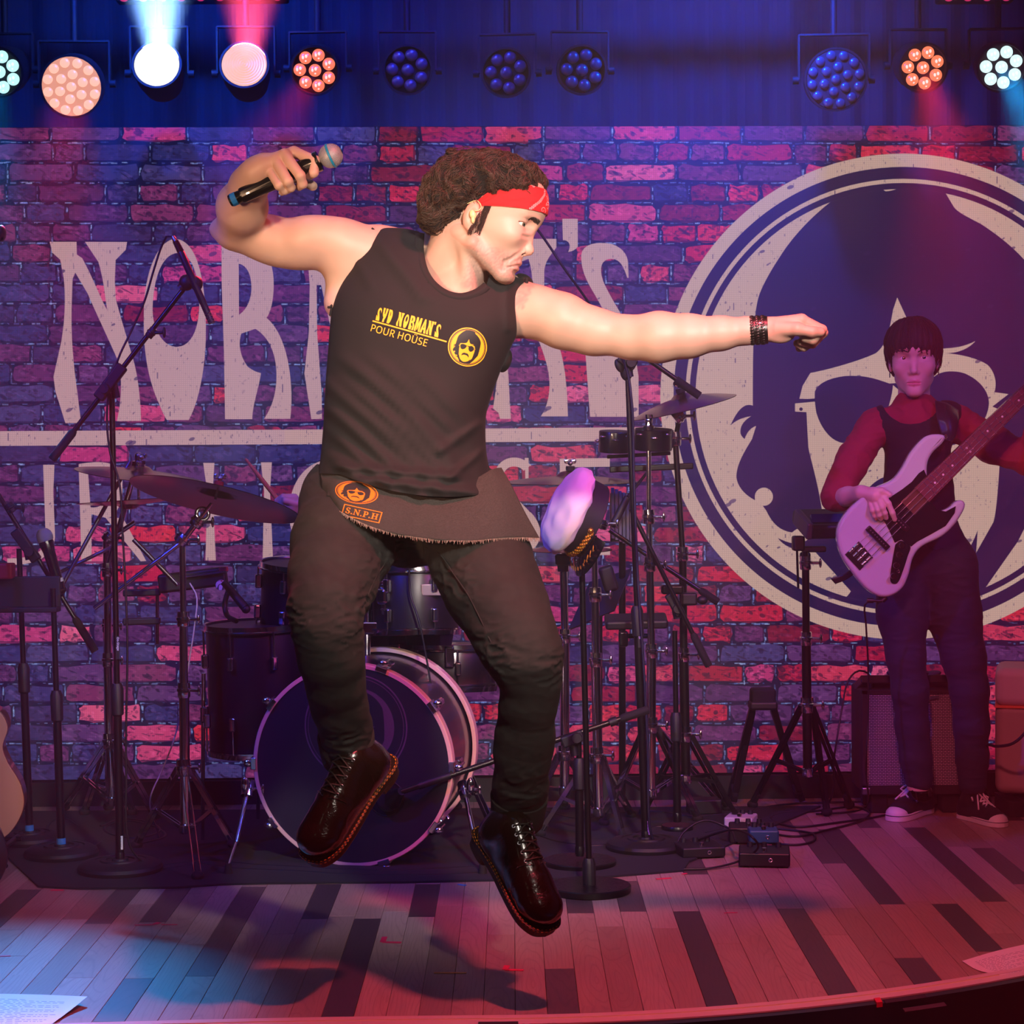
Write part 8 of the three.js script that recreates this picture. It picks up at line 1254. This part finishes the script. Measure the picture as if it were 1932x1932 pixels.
// ---- marks of tape and sheets of paper on the boards
{
  const strip = (label, pts, w, color, name = 'tape_mark') => { const g = []; for (let i = 1; i < pts.length; i++) { const a = onFloor(...pts[i - 1]), b = onFloor(...pts[i]); g.push(bar(a.add(V(0, 0.0009, 0)), b.add(V(0, 0.0009, 0)), w, 0.0008, [0, 1, 0])); } single(name, label, 'tape', g, color, 'tape marks on the boards'); };
  const pink = std(0xd01050, 0.6), yellow = std(0xd89040, 0.6);
  strip('pink tape corner left of the man\'s shadow', [[726, 1768], [722, 1778], [757, 1779]], 0.014, pink); strip('pink tape corner beside the shadow of the man', [[957, 1822], [953, 1830], [988, 1831]], 0.014, pink); strip('strip of yellow tape on the front boards', [[819, 1836], [880, 1836]], 0.009, yellow);
  strip('thin pink tape line left of the middle', [[254, 1746], [292, 1745]], 0.006, pink); strip('short thick piece of the left pink line', [[292, 1744], [300, 1741]], 0.014, pink); strip('right end of the thin left pink line', [[304, 1745], [335, 1745]], 0.006, pink); strip('pink tape line right of the middle', [[1366, 1723], [1391, 1722]], 0.006, pink); strip('pink tape at the far left', [[-5, 1805], [20, 1804]], 0.006, pink);
  strip('scrap of blue tape before the carpet', [[864, 1669], [879, 1671]], 0.01, M.blueTape); strip('red tape at the right end of the carpet', [[1238, 1659], [1266, 1657]], 0.012, pink); strip('red tape under the left drum spur', [[416, 1663], [434, 1662]], 0.02, pink); strip('blue tape under the foot of the crash stand', [[362, 1667], [394, 1666]], 0.02, M.blueTape); strip('red tape at the left end of the carpet', [[96, 1680], [120, 1680]], 0.012, pink); strip('red scrap right of the round feet', [[1288, 1650], [1295, 1648]], 0.01, pink);
  const sheetTex = canvasTex(256, 256, (g) => { g.fillStyle = '#ded8d8'; g.fillRect(0, 0, 256, 256); g.fillStyle = '#55506a'; let s = 3; for (let y = 40; y < 230; y += 11) for (let x = 30; x < 210;) { s = (s * 16807) % 2147483647; const l = 4 + s % 16; if (y % 3 !== 1 || x < 120) g.fillRect(x, y, l, 2.4); x += l + 6; } }, true, false);
  const paper = std(0xffffff, 0.45, 0, { map: sheetTex, side: THREE.DoubleSide });
  const lay = (label, rows) => { const g = sheet(rows.map((r) => r.map(([x, y, h]) => onFloor(x, y, h))), 0.0004, 16, 12); single('paper_sheet', label, 'paper', g, paper, 'sheets of paper on the boards'); };
  lay('sheet of paper with printed lines lying at the left front corner', [[[-60, 1874, 0.004], [60, 1876, 0.004], [165, 1880, 0.02]], [[-70, 1905, 0.003], [50, 1908, 0.003], [130, 1908, 0.008]], [[-80, 1945, 0.002], [30, 1945, 0.002], [80, 1945, 0.002]]]);
  lay('sheet of paper with handwriting lying at the right front edge', [[[1815, 1813, 0.002], [1880, 1794, 0.002], [1950, 1778, 0.002]], [[1850, 1832, 0.002], [1905, 1816, 0.002], [1980, 1800, 0.002]], [[1905, 1842, 0.004], [1950, 1836, 0.004], [2030, 1822, 0.004]]]);
}
// ---- the drummer, all but a hand hidden behind the singer
{
  const DD = 6.72, U = (px, py, dz = 0) => at(px, py, DD - dz), W = mPx(DD), A = (px, py, dz, r) => [...U(px, py, dz).toArray(), r * W];
  const d = thing('person', 'drummer hidden behind the leaping man, one hand with a drumstick showing', 'person', V(U(745, 1400).x, 0, -DD));
  const hand = [cap(U(575, 972, 0.27), U(552, 952, 0.31), 0.026, 0.03, 0.01), ...[0, 1, 2, 3].map((i) => chain([A(556 - i * 3, 938 + i * 9, 0.31, 6.5), A(534 - i * 1, 938 + i * 8, 0.33, 6), A(522 + i * 3, 945 + i * 8, 0.32, 5.4), A(532 + i * 2, 955 + i * 6, 0.3, 5)], 0.004)), chain([A(560, 950, 0.33, 7), A(538, 944, 0.345, 6)], 0.006)];
  const f = field([cap(U(745, 800, 0), U(745, 1130, 0), 0.13, 0.15), cap(U(690, 800, 0), U(800, 800, 0), 0.06, 0.06, 0.04), cap(U(748, 740, 0), U(748, 690, 0), 0.055, 0.05, 0.03), eld(U(750, 650, 0.02), [0.076, 0.115, 0.095], null, 0.02), cap(U(750, 655, 0.1), U(750, 665, 0.115), 0.012, 0.014, 0.02), chain([A(680, 800, 0, 30), A(640, 950, 0.1, 25), A(600, 985, 0.22, 20), A(575, 972, 0.27, 15)], 0.02), hand, chain([A(812, 800, 0, 30), A(840, 960, 0.08, 25), A(820, 1040, 0.2, 18)], 0.02), chain([A(715, 1140, 0.02, 46), A(690, 1180, 0.26, 34), A(695, 1480, 0.22, 22)], 0.03), chain([A(780, 1140, 0.02, 46), A(810, 1180, 0.24, 34), A(810, 1480, 0.2, 22)], 0.03)]);
  const hb = [[U(505, 0, 0.36).x, U(0, 1000, 0.3).y, -DD + 0.2], [U(600, 0, 0.36).x, U(0, 915, 0.3).y, -DD + 0.4]];
  bodyMesh('body', [nets(f, [U(500, 0).x, 0.04, -DD - 0.2], [U(900, 0).x, U(0, 570).y, -DD + 0.42], 0.011, [hb]), nets(f, hb[0], hb[1], 0.0034)].map((g) => tint(g, () => SKIN)), skinMat, d);
  const sf = field([cap(U(745, 810, 0), U(745, 1140, 0), 0.15, 0.17), cap(U(690, 800, 0), U(800, 800, 0), 0.078, 0.078, 0.04), chain([A(680, 802, 0, 38), A(664, 870, 0.05, 36)], 0.02), chain([A(812, 802, 0, 38), A(826, 870, 0.03, 36)], 0.02)]);
  part('shirt', nets(sf, [U(600, 0).x, U(0, 1250).y, -DD - 0.22], [U(900, 0).x, U(0, 740).y, -DD + 0.25], 0.012), std(0x12121a, 0.9), d);
  const tf = field([chain([A(715, 1140, 0.02, 54), A(690, 1180, 0.26, 42), A(695, 1470, 0.22, 30)], 0.03), chain([A(780, 1140, 0.02, 54), A(810, 1180, 0.24, 42), A(810, 1470, 0.2, 30)], 0.03)]);
  part('trousers', nets(tf, [U(600, 0).x, 0.08, -DD - 0.2], [U(900, 0).x, U(0, 1050).y, -DD + 0.42], 0.012), std(0x0e0e14, 0.9), d); for (const [x, z] of [[695, 0.25], [810, 0.23]]) part('shoe', ell(U(x, 1500, z + 0.05).setY(0.045), [0.045, 0.045, 0.12]), M.rubber, d);
  part('hair', ell(U(750, 632, -0.01), [0.084, 0.105, 0.1]), std(0x140c0a, 0.8), d);
  const st = thing('drumstick', 'wooden drumstick raised in the drummer\'s hand over the crash cymbal', 'drumstick', U(530, 945, 0.32)); const a = U(552, 978, 0.3), b = U(464, 867, 0.36), L = a.distanceTo(b); part('shaft', turned([[0, -0.01], [0.0068, -0.01], [0.0072, 0], [0.0072, L * 0.7], [0.0045, L - 0.012], [0, L - 0.012]], a, b, 14), std(0xc08050, 0.5), st); part('tip', turned([[0, L - 0.016], [0.0038, L - 0.013], [0.0056, L - 0.004], [0.004, L + 0.003], [0, L + 0.005]], a, b, 12), std(0xc08050, 0.5), st);
  const th = thing('drum_stool', 'low black drum stool under the hidden drummer', 'stool', V(U(745, 1150).x, 0, -DD)); const sc = U(745, 1215, 0); part('seat', turned([[0, 0], [0.14, 0], [0.155, 0.02], [0.15, 0.055], [0, 0.065]], sc, sc.clone().add(V(0, 1, 0)), 32), M.rubber, th); part('post', rod([sc.x, 0.1, sc.z], sc, 0.014), M.chrome, th); for (let k = 0; k < 3; k++) part('leg', rod([sc.x, sc.y * 0.55, sc.z], [sc.x + 0.2 * Math.cos(k * 2.1 + 0.5), 0.008, sc.z + 0.17 * Math.sin(k * 2.1 + 0.5)], 0.009), M.chrome, th);
}
renderer.render(scene, camera);
